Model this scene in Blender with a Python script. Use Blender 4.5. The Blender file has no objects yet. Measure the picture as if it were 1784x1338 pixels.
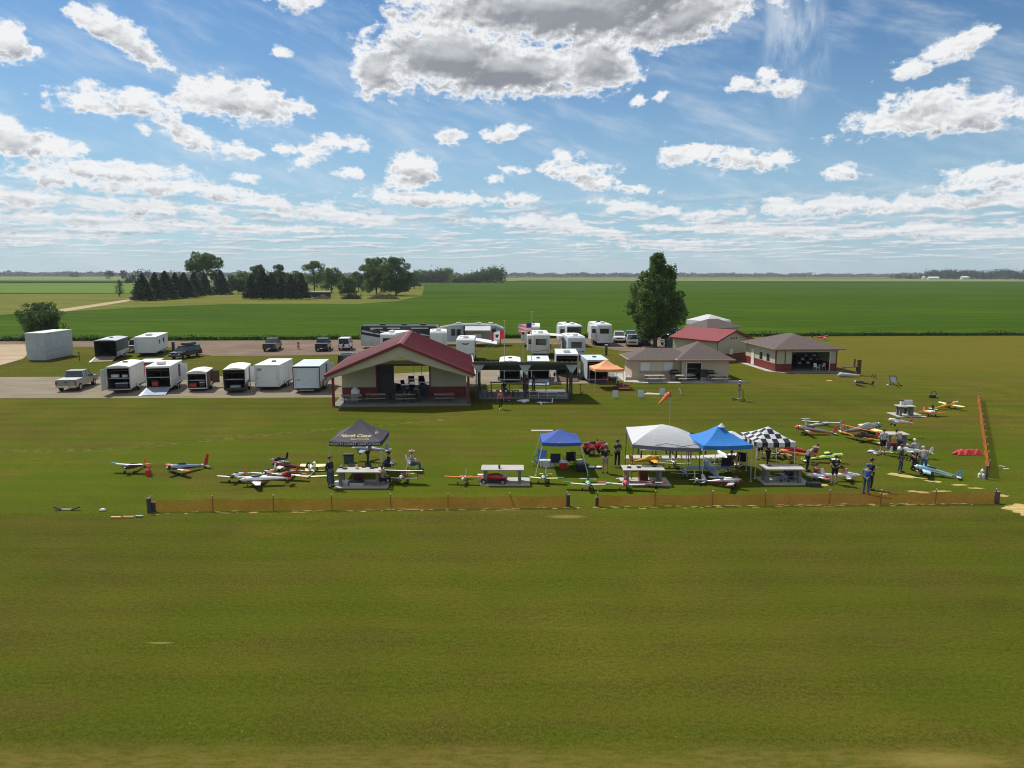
import bpy, bmesh, math, random
import numpy as np
from mathutils import Vector, Matrix, Euler
R = math.radians
sc = bpy.context.scene
C = sc.collection
rnd = random.Random(7)

# ------------------------------------------------------------------ camera
CAM_H, PITCH, FPX, PW, PH = 12.0, 8.76, 1237.0, 1784.0, 1338.0
cd = bpy.data.cameras.new('camera'); cam = bpy.data.objects.new('camera', cd); C.objects.link(cam)
cam.location = (0, 0, CAM_H)
cam.rotation_euler = (Matrix.Rotation(R(90 - PITCH), 3, 'X') @ Matrix.Rotation(R(0.13), 3, 'Z')).to_euler()
cd.sensor_width = 36; cd.lens = FPX / PW * 36; cd.clip_start = .1; cd.clip_end = 40000
sc.camera = cam
CM = cam.rotation_euler.to_matrix()

def ray(px, py):
    return (CM @ Vector((px - PW / 2, -(py - PH / 2), -FPX))).normalized()
def G(px, py, z=0.0):
    """ground (or height z) position seen at a photo pixel"""
    d = ray(px, py); t = (z - CAM_H) / d.z
    return (d.x * t, d.y * t)

# ------------------------------------------------------------------ light
HAZE = 7.5e-5
SUN_EL = 54.0
SDX, SDY = 0.73, -0.68           # direction the shadows run
sd = bpy.data.lights.new('sun', 'SUN'); sun = bpy.data.objects.new('sun', sd); C.objects.link(sun)
sd.energy = 5.0; sd.angle = R(.53); sd.color = (1, .955, .88)
_n = math.hypot(SDX, SDY); ce = math.cos(R(SUN_EL))
sdir = Vector((SDX / _n * ce, SDY / _n * ce, -math.sin(R(SUN_EL))))
sun.rotation_euler = sdir.to_track_quat('-Z', 'Y').to_euler()
sun.location = (-60, 60, 90)
sc.view_settings.view_transform = 'Standard'; sc.view_settings.look = 'None'
sc.view_settings.exposure = 0.0; sc.view_settings.gamma = 1.0; sc.view_settings.use_curve_mapping = False
sc.cycles.use_denoising = True; sc.cycles.filter_width = 1.05
sc.cycles.max_bounces = 6; sc.cycles.volume_bounces = 0; sc.cycles.transparent_max_bounces = 12
sc.cycles.sample_clamp_indirect = 4.0

# ------------------------------------------------------------------ node maths
class NB:
    def __init__(s, nt): s.nt = nt
    def n(s, t, **k):
        o = s.nt.nodes.new(t)
        for a, b in k.items(): setattr(o, a, b)
        return o
    def put(s, sock, v):
        if isinstance(v, bpy.types.NodeSocket): s.nt.links.new(v, sock)
        elif v is not None:
            try: sock.default_value = v
            except Exception: sock.default_value = tuple(v) + (1,)
    def M(s, op, a, b=None, c=None, clamp=False):
        o = s.n('ShaderNodeMath', operation=op, use_clamp=clamp)
        for i, v in enumerate((a, b, c)): s.put(o.inputs[i], v)
        return o.outputs[0]
    def V(s, op, a, b=None, c=None):
        o = s.n('ShaderNodeVectorMath', operation=op)
        s.put(o.inputs[0], a)
        if op == 'SCALE': s.put(o.inputs['Scale'], b)
        else:
            if b is not None: s.put(o.inputs[1], b)
            if c is not None: s.put(o.inputs[2], c)
        return o.outputs['Value'] if op in ('LENGTH', 'DOT_PRODUCT', 'DISTANCE') else o.outputs['Vector']
    def noise(s, v, scale, detail=4, rough=.55, dist=0, lac=2.0, col=False):
        o = s.n('ShaderNodeTexNoise'); s.put(o.inputs['Vector'], v)
        for k, q in (('Scale', scale), ('Detail', detail), ('Roughness', rough), ('Distortion', dist), ('Lacunarity', lac)): o.inputs[k].default_value = q
        return o.outputs['Color' if col else 'Fac']
    def step(s, x, a, b):
        o = s.n('ShaderNodeMapRange', interpolation_type='SMOOTHSTEP', clamp=True)
        s.put(o.inputs[0], x); o.inputs[1].default_value = a; o.inputs[2].default_value = b
        return o.outputs[0]
    def mix(s, f, a, b, mode='MIX'):
        o = s.n('ShaderNodeMix', data_type='RGBA', blend_type=mode)
        s.put(o.inputs[0], f); s.put(o.inputs[6], a); s.put(o.inputs[7], b)
        return o.outputs[2]
    def comb(s, x, y, z=0.0):
        o = s.n('ShaderNodeCombineXYZ')
        for i, v in enumerate((x, y, z)): s.put(o.inputs[i], v)
        return o.outputs[0]
    def sep(s, v):
        o = s.n('ShaderNodeSeparateXYZ'); s.put(o.inputs[0], v); return o.outputs
    def rgb(s, c):
        o = s.n('ShaderNodeRGB'); o.outputs[0].default_value = tuple(c) + (1,); return o.outputs[0]

# ------------------------------------------------------------------ world
w = bpy.data.worlds.new('World'); sc.world = w; w.use_nodes = True
nt = w.node_tree; nt.nodes.clear(); B = NB(nt)
sky = B.n('ShaderNodeTexSky', sky_type='NISHITA', sun_disc=False)
sky.sun_elevation = R(SUN_EL); sky.sun_rotation = math.atan2(-SDX, -SDY)
sky.altitude = 0; sky.air_density = 1.0; sky.dust_density = .6; sky.ozone_density = 1.6
tc = B.n('ShaderNodeTexCoord')
x, y, z = B.sep(tc.outputs['Generated'])
az = B.M('ARCTAN2', x, y); el = B.M('ARCSINE', z)
P = B.comb(az, el, 0.0)
def sky_px(px, py):
    d = ray(px, py); return math.atan2(d.x, d.y), math.asin(d.z)
# cumulus clouds of the day: (x, y, half width, half height, tilt deg) read off the sky
CL = [(1000, 8, 330, 62, 0), (1190, 30, 120, 42, -14), (780, 95, 155, 56, 0), (880, 122, 215, 46, 0), (1040, 110, 70, 52, 0), (655, 120, 45, 50, 0), (520, 2, 40, 14, 0),
      (172, 42, 38, 17, 25), (222, 68, 52, 20, 35), (258, 92, 32, 15, 30), (10, 72, 28, 24, 0), (66, 88, 16, 6, 0), (488, 91, 9, 5, 0),
      (160, 180, 60, 13, 3), (245, 180, 62, 17, 8), (290, 195, 25, 10, 20), (390, 170, 65, 33, 0), (455, 178, 60, 30, 8), (355, 185, 35, 18, 0), (526, 184, 20, 13, 10),
      (18, 240, 52, 32, 10), (80, 258, 52, 15, 5), (310, 220, 36, 9, 15), (345, 243, 50, 15, 18), (410, 260, 34, 8, 5), (247, 226, 12, 6, 0),
      (525, 280, 30, 15, -20), (500, 259, 20, 8, 15), (540, 264, 22, 13, 10), (580, 247, 32, 11, 0), (615, 252, 20, 14, 0), (612, 299, 28, 7, 0),
      (190, 296, 120, 17, 0), (85, 305, 45, 12, 0), (150, 318, 110, 12, 3), (300, 328, 160, 15, 3), (430, 310, 24, 9, 0), (40, 342, 60, 14, 4),
      (714, 290, 50, 25, 0), (735, 300, 34, 22, 0), (700, 312, 30, 12, 0), (785, 236, 23, 14, 0), (875, 230, 38, 10, -5), (855, 234, 14, 9, 0),
      (705, 322, 40, 13, 5), (730, 346, 112, 15, 2), (798, 348, 44, 12, 0), (900, 347, 36, 12, 0), (895, 296, 26, 7, 0), (855, 314, 14, 7, 0),
      (987, 275, 17, 13, 0), (1000, 296, 66, 16, 5), (1040, 315, 60, 16, 6), (1110, 328, 36, 8, 8), (1010, 268, 10, 8, 0),
      (1036, 349, 20, 8, 0), (1092, 361, 48, 11, 0), (1195, 272, 55, 19, 0), (1225, 265, 26, 15, 0), (1293, 274, 42, 16, 0), (1345, 279, 34, 14, 0), (1165, 368, 18, 6, 0),
      (1470, 298, 30, 12, 0), (1600, 118, 42, 11, -4), (1650, 92, 36, 20, -15), (1695, 72, 28, 14, -20), (1575, 210, 72, 22, -6), (1610, 182, 62, 24, -6), (1690, 195, 78, 26, -2), (1770, 195, 30, 9, -10),
      (1650, 208, 120, 18, -3), (1300, 144, 28, 7, -5), (1332, 135, 16, 14, 20), (1358, 154, 34, 9, 0), (1108, 174, 14, 10, 0), (1152, 168, 10, 6, 0),
      (1745, 303, 66, 14, 0), (1720, 322, 92, 9, 0), (1290, 372, 14, 4, 0), (1780, 345, 34, 17, 0), (1440, 356, 115, 14, 0), (1400, 368, 90, 9, 0), (1620, 350, 120, 15, -2),
      (945, 388, 80, 13, 3), (1015, 402, 78, 9, 5), (1255, 372, 50, 8, -3), (1180, 398, 44, 6, 0), (470, 352, 95, 9, 3), (560, 372, 110, 12, 3), (640, 384, 60, 8, 3), (385, 380, 30, 8, 0),
      (1250, 398, 70, 8, 0), (1370, 400, 60, 9, 0), (1560, 400, 130, 10, 0), (1700, 405, 120, 10, 0), (250, 362, 130, 12, 2), (90, 382, 140, 12, 0), (280, 396, 140, 10, 0), (470, 400, 100, 8, 0), (830, 385, 30, 6, 0), (1180, 425, 120, 6, 0), (60, 412, 120, 8, 0)]
grp = bpy.data.node_groups.new('cumulus_field', 'ShaderNodeTree')
grp.interface.new_socket('P', in_out='INPUT', socket_type='NodeSocketVector')
grp.interface.new_socket('Q', in_out='OUTPUT', socket_type='NodeSocketFloat')
g = NB(grp); gi = g.n('NodeGroupInput'); go = g.n('NodeGroupOutput')
acc = None
for (cx, cy, hw, hh, tl) in CL:
    a0, e0 = sky_px(cx, cy)
    k0 = .84 if cy < 280 else .72
    wx, wy = hw / FPX * k0, hh / FPX * k0
    c, s_ = math.cos(R(-tl)), math.sin(R(-tl))
    d = g.V('SUBTRACT', gi.outputs[0], (a0, e0, 0))
    if tl:
        xx = g.V('DOT_PRODUCT', d, (c / wx, s_ / wx, 0)); yy = g.V('DOT_PRODUCT', d, (-s_ / wy, c / wy, 0))
        q = g.M('SQRT', g.M('MULTIPLY_ADD', xx, xx, g.M('MULTIPLY', yy, yy)))
    else:
        q = g.V('LENGTH', g.V('MULTIPLY', d, (1 / wx, 1 / wy, 0)))
    # distance measured in a common unit so that small and large clouds erode alike
    k_ = (hh / 20.0) ** .62; q = g.M('MULTIPLY_ADD', q, k_, 1.0 - k_)
    if acc is None: acc = q
    else:
        o = g.n('ShaderNodeMath', operation='SMOOTH_MIN'); g.put(o.inputs[0], acc); g.put(o.inputs[1], q); o.inputs[2].default_value = .25; acc = o.outputs[0]
g.nt.links.new(acc, go.inputs[0])
def field(pv):
    o = B.n('ShaderNodeGroup'); o.node_tree = grp; B.put(o.inputs[0], pv); return o.outputs[0]
warp = B.V('SUBTRACT', B.noise(P, 16, 2, .5, col=True), (.5, .5, .5))
PW_ = B.V('MULTIPLY_ADD', warp, (.022, .010, 0), P)
UP = (-.002, .010, 0)
q0 = field(PW_)
q1 = field(B.V('ADD', PW_, UP))
NS = B.V('MULTIPLY', PW_, (1, 1.5, 1))
n0 = B.noise(NS, 30, 8, .6)
n1 = B.noise(B.V('ADD', NS, (-.0025, .0075, 0)), 30, 8, .6)
nf = B.M('MULTIPLY_ADD', B.noise(NS, 85, 4, .6), .28, B.M('MULTIPLY', n0, .72))
e0_ = B.M('MULTIPLY_ADD', B.M('SUBTRACT', nf, .5), 4.8, q0)
dens = B.step(e0_, 1.42, .78)
# low stratocumulus bank towards the horizon, laid out on a flat cloud deck
zc = B.M('MAXIMUM', z, .012)
deck = B.comb(B.M('DIVIDE', x, zc), B.M('DIVIDE', y, zc), 0.0)
lel = B.M('LOGARITHM', B.M('MAXIMUM', B.M('ADD', el, .012), .004), 2.718)
LB = B.comb(B.M('MULTIPLY', az, 17.0), B.M('MULTIPLY', lel, 8.5), 0.0)
bn = B.noise(LB, 1.0, 7, .60)
bn2 = B.noise(B.V('ADD', LB, (-.08, .34, 0)), 1.0, 7, .60)
band = B.M('MULTIPLY', B.step(el, .120, .070), B.step(el, .008, .030))
cover = B.M('MULTIPLY', B.step(bn, .45, .58), band)
bl = B.M('MULTIPLY_ADD', B.M('SUBTRACT', bn, bn2), 4.2, .56, clamp=True)
# thin cirrus
cr = B.comb(B.M('MULTIPLY_ADD', el, -.6, az), B.M('MULTIPLY_ADD', az, .35, el), 0.0)
cn = B.noise(B.V('MULTIPLY', cr, (3.2, 13, 1)), 1.5, 6, .62, .15)
cir = B.M('MULTIPLY', B.step(cn, .44, .78), .55)
cx_, cy_ = sky_px(1378, 75)
vd = B.V('MULTIPLY', B.V('SUBTRACT', B.V('MULTIPLY_ADD', warp, (.06, .05, 0), P), (cx_, cy_, 0)), (1 / .045, 1 / .085, 0))
vn = B.noise(B.V('MULTIPLY', P, (20, 6, 1)), 1.6, 6, .6, .25)
virga = B.M('MULTIPLY', B.step(B.V('LENGTH', vd), 1.25, .1), B.step(vn, .30, .66))
cir = B.M('MAXIMUM', cir, B.M('MULTIPLY', virga, 1.0))
# light: tops towards the sun bright, thick middles and flat bases grey
lit = B.M('MULTIPLY_ADD', B.M('SUBTRACT', q1, q0), .55, .82)
thick = B.step(e0_, .85, -.30)
deep = B.step(q0, .55, -.20)
lit = B.M('ADD', lit, B.M('MULTIPLY', B.M('MULTIPLY', B.M('SUBTRACT', n0, n1), 1.9), B.M('MULTIPLY_ADD', deep, -.72, 1.0)))
lit = B.M('MULTIPLY_ADD', thick, -.30, lit)
bx, by = sky_px(960, 40)
bigd = B.V('LENGTH', B.V('MULTIPLY', B.V('SUBTRACT', P, (bx, by, 0)), (1 / .34, 1 / .105, 0)))
big = B.M('MULTIPLY', B.step(bigd, 1.15, .65), B.step(q0, .80, .10))
soft = B.noise(B.V('MULTIPLY', P, (9, 22, 1)), 1.0, 3, .5)
lit = B.M('MULTIPLY_ADD', big, B.M('MULTIPLY_ADD', soft, 1.0, -.88), lit)
lit = B.M('ADD', lit, B.M('MULTIPLY', B.step(e0_, .62, 1.05), .6), clamp=True)
lit = B.M('MULTIPLY_ADD', B.M('MULTIPLY', soft, B.M('SUBTRACT', 1.0, lit)), .30, lit, clamp=True)
ccol = B.mix(lit, (.20, .215, .25, 1), (.90, .91, .92, 1))
bcol = B.mix(bl, (.33, .42, .50, 1), (.78, .80, .83, 1))
K = .125
skyc = B.V('SCALE', sky.outputs[0], K)
skyc = B.V('MULTIPLY', skyc, (.42, .62, .76))
veil = B.step(el, .34, .0)
skyc = B.mix(B.M('MULTIPLY', veil, .60), skyc, (.46, .65, .78, 1))
col = B.mix(cir, skyc, (.72, .79, .86, 1))
col = B.mix(B.M('MULTIPLY', cover, .85), col, bcol)
low = B.step(el, .02, .13)
ccol = B.mix(B.M('MULTIPLY', B.M('SUBTRACT', 1.0, low), .55), ccol, bcol)
col = B.mix(B.M('MULTIPLY', dens, .97), col, ccol)
# unseen bright clouds added overhead and behind the viewer to fill the shadows
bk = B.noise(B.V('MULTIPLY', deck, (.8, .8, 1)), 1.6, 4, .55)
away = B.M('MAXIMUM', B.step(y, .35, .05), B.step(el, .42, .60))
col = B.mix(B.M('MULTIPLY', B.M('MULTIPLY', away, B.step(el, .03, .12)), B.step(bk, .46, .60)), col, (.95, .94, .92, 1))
hz = B.step(el, .045, .004)
col = B.mix(B.M('MULTIPLY', hz, .45), col, (.55, .61, .67, 1))
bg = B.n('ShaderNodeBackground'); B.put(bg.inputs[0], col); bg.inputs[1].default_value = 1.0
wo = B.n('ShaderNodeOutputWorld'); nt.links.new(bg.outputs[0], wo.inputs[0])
w.cycles.sampling_method = 'MANUAL'; w.cycles.sample_map_resolution = 256

# ------------------------------------------------------------------ materials
MATS = {}
def mat(name, rgb, rough=.6, metal=0.0, var=.12, scale=3.0, bump=0.0, bscale=30, spec=.5, second=None, stretch=(1, 1, 1), alpha=None, trans=0.0, coat=0.0, fine=0.0):
    if name in MATS: return MATS[name]
    m = bpy.data.materials.new(name); m.use_nodes = True
    nt = m.node_tree; b = NB(nt); p = nt.nodes['Principled BSDF']
    t = b.n('ShaderNodeTexCoord'); g_ = b.n('ShaderNodeNewGeometry')
    v = b.V('MULTIPLY', g_.outputs['Position'], stretch)
    f = b.noise(v, scale, 5, .6)
    f = b.step(f, .3, .7)
    a = tuple(c * (1 - var) for c in rgb) + (1,); d = (tuple(min(1, c * (1 + var)) for c in rgb) + (1,)) if second is None else tuple(second) + (1,)
    cc = b.mix(f, a, d)
    if fine:
        f2 = b.noise(v, scale * 14, 2, .6); cc = b.mix(b.M('MULTIPLY', b.step(f2, .35, .65), fine), cc, tuple(c * .45 for c in rgb) + (1,))
    b.put(p.inputs['Base Color'], cc)
    b.put(p.inputs['Roughness'], b.M('MULTIPLY_ADD', f, .12, max(.02, rough - .06)))
    p.inputs['Metallic'].default_value = metal
    p.inputs['Specular IOR Level'].default_value = spec
    p.inputs['Coat Weight'].default_value = coat
    if bump:
        bn_ = b.n('ShaderNodeBump'); bn_.inputs['Strength'].default_value = bump; bn_.inputs['Distance'].default_value = .03
        b.put(bn_.inputs['Height'], b.noise(v, bscale, 3, .6)); nt.links.new(bn_.outputs[0], p.inputs['Normal'])
    if alpha is not None: p.inputs['Alpha'].default_value = alpha
    if trans:
        tr = b.n('ShaderNodeBsdfTranslucent'); b.put(tr.inputs[0], cc); ms = b.n('ShaderNodeMixShader'); ms.inputs[0].default_value = trans
        nt.links.new(p.outputs[0], ms.inputs[1]); nt.links.new(tr.outputs[0], ms.inputs[2]); nt.links.new(ms.outputs[0], nt.nodes['Material Output'].inputs[0])
    MATS[name] = m; return m
# ------------------------------------------------------------------ mesh helpers
class MB:
    def __init__(s): s.v = []; s.f = []; s.m = []
    def add(s, vs, fs, mi=0):
        o = len(s.v); s.v += [tuple(p) for p in vs]; s.f += [tuple(i + o for i in f) for f in fs]; s.m += [mi] * len(fs); return s
    def box(s, x0, x1, y0, y1, z0, z1, mi=0):
        return s.add([(x0, y0, z0), (x1, y0, z0), (x1, y1, z0), (x0, y1, z0), (x0, y0, z1), (x1, y0, z1), (x1, y1, z1), (x0, y1, z1)],
                     [(0, 3, 2, 1), (4, 5, 6, 7), (0, 1, 5, 4), (1, 2, 6, 5), (2, 3, 7, 6), (3, 0, 4, 7)], mi)
    def hexa(s, pts, mi=0):
        return s.add(pts, [(0, 3, 2, 1), (4, 5, 6, 7), (0, 1, 5, 4), (1, 2, 6, 5), (2, 3, 7, 6), (3, 0, 4, 7)], mi)
    def rings(s, rings, mi=0, caps=True, close=False):
        n = len(rings[0]); vs = [p for r in rings for p in r]; fs = []
        k = len(rings)
        for i in range(k - 1 + (1 if close else 0)):
            for j in range(n):
                a, b = i * n + j, i * n + (j + 1) % n; c, d = ((i + 1) % k) * n + (j + 1) % n, ((i + 1) % k) * n + j
                fs.append((a, b, c, d))
        if caps and not close:
            fs.append(tuple(range(n - 1, -1, -1))); fs.append(tuple((k - 1) * n + j for j in range(n)))
        return s.add(vs, fs, mi)
    def cyl(s, p0, p1, r0, r1=None, n=8, mi=0):
        r1 = r0 if r1 is None else r1
        p0, p1 = Vector(p0), Vector(p1); d = (p1 - p0)
        if d.length < 1e-6: return s
        d.normalize(); a = Vector((0, 0, 1)) if abs(d.z) < .9 else Vector((1, 0, 0))
        u = d.cross(a).normalized(); w_ = d.cross(u)
        R_ = lambda p, r: [p + (u * math.cos(t) + w_ * math.sin(t)) * r for t in [2 * math.pi * i / n for i in range(n)]]
        return s.rings([R_(p0, r0), R_(p1, r1)], mi)
    def path(s, pts, rs, n=8, mi=0):
        """one continuous tapered tube through points"""
        pts = [Vector(p) for p in pts]; rr = []
        for i, p in enumerate(pts):
            d = (pts[min(i + 1, len(pts) - 1)] - pts[max(i - 1, 0)]).normalized()
            a = Vector((0, 0, 1)) if abs(d.z) < .9 else Vector((0, 1, 0))
            u = d.cross(a).normalized(); w_ = d.cross(u)
            rr.append([p + (u * math.cos(t) + w_ * math.sin(t)) * rs[i] for t in [2 * math.pi * k / n for k in range(n)]])
        return s.rings(rr, mi)
    def ell(s, c, r, nu=10, nv=7, mi=0):
        rr = []
        for j in range(1, nv):
            ph = math.pi * j / nv
            rr.append([(c[0] + r[0] * math.sin(ph) * math.cos(2 * math.pi * i / nu), c[1] + r[1] * math.sin(ph) * math.sin(2 * math.pi * i / nu), c[2] - r[2] * math.cos(ph)) for i in range(nu)])
        return s.rings(rr, mi)
    def prism(s, poly, a, b, axis='x', mi=0):
        """polygon (u,v) extruded along an axis; for x: (y,z), for y: (x,z), for z: (x,y)"""
        f = {'x': lambda t, u, v: (t, u, v), 'y': lambda t, u, v: (u, t, v), 'z': lambda t, u, v: (u, v, t)}[axis]
        return s.rings([[f(a, u, v) for u, v in poly], [f(b, u, v) for u, v in poly]], mi)
    def quad(s, a, b, c, d, mi=0): return s.add([a, b, c, d], [(0, 1, 2, 3)], mi)
    def slab(s, pts, t=.02, mi=0):
        """thin plate of thickness t under a planar polygon"""
        p = [Vector(q) for q in pts]; n = (p[1] - p[0]).cross(p[2] - p[0]).normalized() * t
        return s.rings([[q - n for q in p], p], mi)
    def xf(s, M_):
        s.v = [tuple(M_ @ Vector(p)) for p in s.v]; return s
    def mesh(s, name, mats, smooth=False):
        me = bpy.data.meshes.new(name); me.from_pydata(s.v, [], s.f)
        for m in mats: me.materials.append(m)
        me.polygons.foreach_set('material_index', s.m)
        if smooth: me.polygons.foreach_set('use_smooth', [True] * len(s.f))
        bm = bmesh.new(); bm.from_mesh(me); bmesh.ops.recalc_face_normals(bm, faces=bm.faces); bm.to_mesh(me); bm.free()
        me.update(); return me
    def build(s, name, mats, parent=None, smooth=False, bevel=0, seg=1):
        if not isinstance(mats, (list, tuple)): mats = [mats]
        o = bpy.data.objects.new(name, s.mesh(name, mats, smooth)); C.objects.link(o)
        if parent is not None: o.parent = parent
        if bevel:
            md = o.modifiers.new('bevel', 'BEVEL'); md.width = bevel; md.segments = seg; md.limit_method = 'ANGLE'; md.angle_limit = R(35)
        return o

def thing(name, label, cat, loc=(0, 0, 0), rz=0.0, group=None):
    o = bpy.data.objects.new(name, None); C.objects.link(o); o.empty_display_size = .2
    o.location = loc if len(loc) == 3 else (loc[0], loc[1], 0); o.rotation_euler = (0, 0, R(rz))
    o['label'] = label; o['category'] = cat
    if group: o['group'] = group
    return o
def tag(o, label, cat, group=None, loc=None, rz=None):
    o['label'] = label; o['category'] = cat
    if group: o['group'] = group
    if loc is not None: o.location = loc if len(loc) == 3 else (loc[0], loc[1], 0)
    if rz is not None: o.rotation_euler = (0, 0, R(rz))
    return o
def struct(o, kind='structure'): o['kind'] = kind; return o
def kids(o): return [c for c in C.objects if c.parent == o]
def copy_tree(o, ch=None):
    if ch is None:
        ch = {}
        for q in C.objects:
            if q.parent: ch.setdefault(q.parent.name, []).append(q)
    def rec(a, par):
        c = a.copy(); C.objects.link(c)
        if par is not None: c.parent = par
        for q in ch.get(a.name, []): rec(q, c)
        return c
    return rec(o, None)
def place(o, loc, rz, label=None):
    o.location = loc if len(loc) == 3 else (loc[0], loc[1], 0); o.rotation_euler = (0, 0, R(rz))
    if label: o['label'] = label
    return o
def wheel(parent, x, y, r, w_, name='wheel', axis='x', rimc=None):
    """tyre lying on local ground, hub axis along x"""
    a = (x - w_ / 2, y, r); b = (x + w_ / 2, y, r)
    if axis == 'y': a = (x, y - w_ / 2, r); b = (x, y + w_ / 2, r)
    t = MB().cyl(a, b, r, n=16).build(name, M['rubber'], parent, bevel=.02 if r > .2 else 0)
    A, B_ = Vector(a), Vector(b); d = (B_ - A).normalized() * .012
    rb = MB(); rb.cyl(A - d, B_ + d, r * .56, n=12)
    rb.build('rim', rimc or M['rim'], t)
    return t

# ------------------------------------------------------------------ material library
M = {}
def mk(k, *a, **kw): M[k] = mat(k, *a, **kw)
mk('white', (.74, .75, .75), .38, var=.05, scale=1.2, second=(.66, .67, .66), coat=.2)
mk('offwhite', (.62, .61, .57), .45, var=.06, scale=1.0)
mk('greywhite', (.42, .45, .46), .5, var=.08, scale=1.2)
mk('bluewhite', (.55, .62, .66), .4, var=.05)
mk('roofwhite', (.80, .80, .78), .5, var=.06, scale=1.5, second=(.70, .69, .66))
mk('black', (.012, .012, .014), .4, var=.2)
mk('dark', (.03, .031, .034), .6, var=.25)
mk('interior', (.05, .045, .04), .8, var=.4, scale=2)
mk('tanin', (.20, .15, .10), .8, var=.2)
mk('rubber', (.018, .018, .018), .85, var=.2)
mk('rim', (.45, .46, .47), .35, metal=.7, var=.1)
mk('chrome', (.6, .6, .6), .2, metal=1.0, var=.05)
mk('alu', (.50, .51, .52), .38, metal=.6, var=.08)
mk('glass', (.012, .018, .024), .06, var=.1, spec=.8)
mk('redlight', (.35, .015, .012), .3, var=.05)
mk('lamp', (.7, .7, .66), .15, var=.05)
mk('amber', (.6, .2, .02), .3, var=.05)
mk('roof_red', (.165, .014, .024), .42, var=.08, scale=.8, stretch=(1, 1, 1), second=(.135, .012, .020))
mk('trim_red', (.17, .014, .018), .45, var=.08)
mk('wain_red', (.16, .017, .016), .55, var=.1)
mk('cream', (.44, .405, .29), .55, var=.05, scale=.8)
mk('cream2', (.56, .49, .36), .6, var=.06, scale=.8)
mk('tan', (.48, .38, .27), .65, var=.05, scale=.7)
mk('shingle', (.105, .078, .068), .85, var=.25, scale=5, fine=.5, bump=.4)
mk('concrete', (.40, .375, .33), .85, var=.10, scale=1.2, bump=.2, fine=.12)
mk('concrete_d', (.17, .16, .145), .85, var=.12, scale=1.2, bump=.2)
mk('wood', (.26, .16, .08), .75, var=.25, scale=4)
mk('wood_d', (.09, .045, .025), .75, var=.25, scale=4)
mk('wood_grey', (.30, .27, .22), .8, var=.15, scale=3)
mk('red', (.50, .025, .03), .35, var=.07, coat=.3)
mk('pinkred', (.62, .07, .10), .35, var=.07, coat=.3)
mk('maroon', (.14, .012, .02), .4, var=.08, coat=.3)
mk('orange', (.75, .16, .03), .5, var=.08)
mk('orange_cloth', (.90, .42, .20), .8, var=.06, trans=.25)
mk('yellow', (.75, .50, .03), .4, var=.06, coat=.2)
mk('amberyellow', (.70, .33, .02), .4, var=.08, coat=.2)
mk('paleyellow', (.72, .66, .30), .45, var=.06)
mk('green', (.03, .30, .09), .4, var=.08, coat=.2)
mk('lime', (.48, .72, .05), .4, var=.06, coat=.2)
mk('cyan', (.15, .33, .40), .4, var=.08, coat=.2)
mk('navy', (.02, .03, .09), .5, var=.1)
mk('blue', (.03, .10, .38), .4, var=.08, coat=.2)
mk('royal', (.05, .11, .42), .75, var=.06, trans=.25)
mk('brightblue', (.03, .22, .62), .7, var=.06, trans=.25)
mk('bluegrey', (.24, .30, .38), .4, var=.08)
mk('canvas_white', (.70, .71, .72), .8, var=.04, trans=.35)
mk('canvas_grey', (.13, .13, .16), .8, var=.06)
mk('canvas_dark', (.045, .04, .06), .75, var=.1, scale=2, trans=.1)
mk('silver', (.30, .29, .27), .3, metal=.5, var=.06, coat=.4)
mk('darkgrey', (.045, .05, .055), .3, metal=.4, var=.06, coat=.4)
mk('blackpaint', (.015, .015, .018), .25, metal=.3, var=.06, coat=.5)
mk('carblue', (.02, .07, .22), .25, metal=.4, var=.06, coat=.5)
mk('skin', (.42, .23, .15), .6, var=.06)
mk('hair', (.06, .045, .035), .8, var=.2)
mk('denim', (.05, .08, .16), .85, var=.15, scale=8)
mk('khaki', (.30, .25, .17), .85, var=.1)
mk('shirt_grey', (.30, .31, .34), .85, var=.1)
mk('shirt_black', (.014, .014, .016), .9, var=.1)
mk('shirt_blue', (.03, .13, .36), .85, var=.1)
mk('shirt_pale', (.34, .46, .52), .85, var=.1)
mk('shirt_pink', (.50, .10, .14), .85, var=.1)
mk('shirt_olive', (.055, .06, .055), .85, var=.1)
mk('pole', (.55, .56, .57), .4, metal=.5, var=.08)
mk('darkpole', (.05, .05, .05), .5, var=.1)
mk('gold', (.62, .50, .22), .5, var=.05)
mk('letter_grey', (.62, .60, .55), .5, var=.05)
mk('utility_green', (.06, .10, .085), .5, var=.1)
mk('bark', (.09, .065, .045), .9, var=.3, scale=4, bump=.5)
mk('straw', (.42, .31, .13), .9, var=.2, scale=6)

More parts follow.
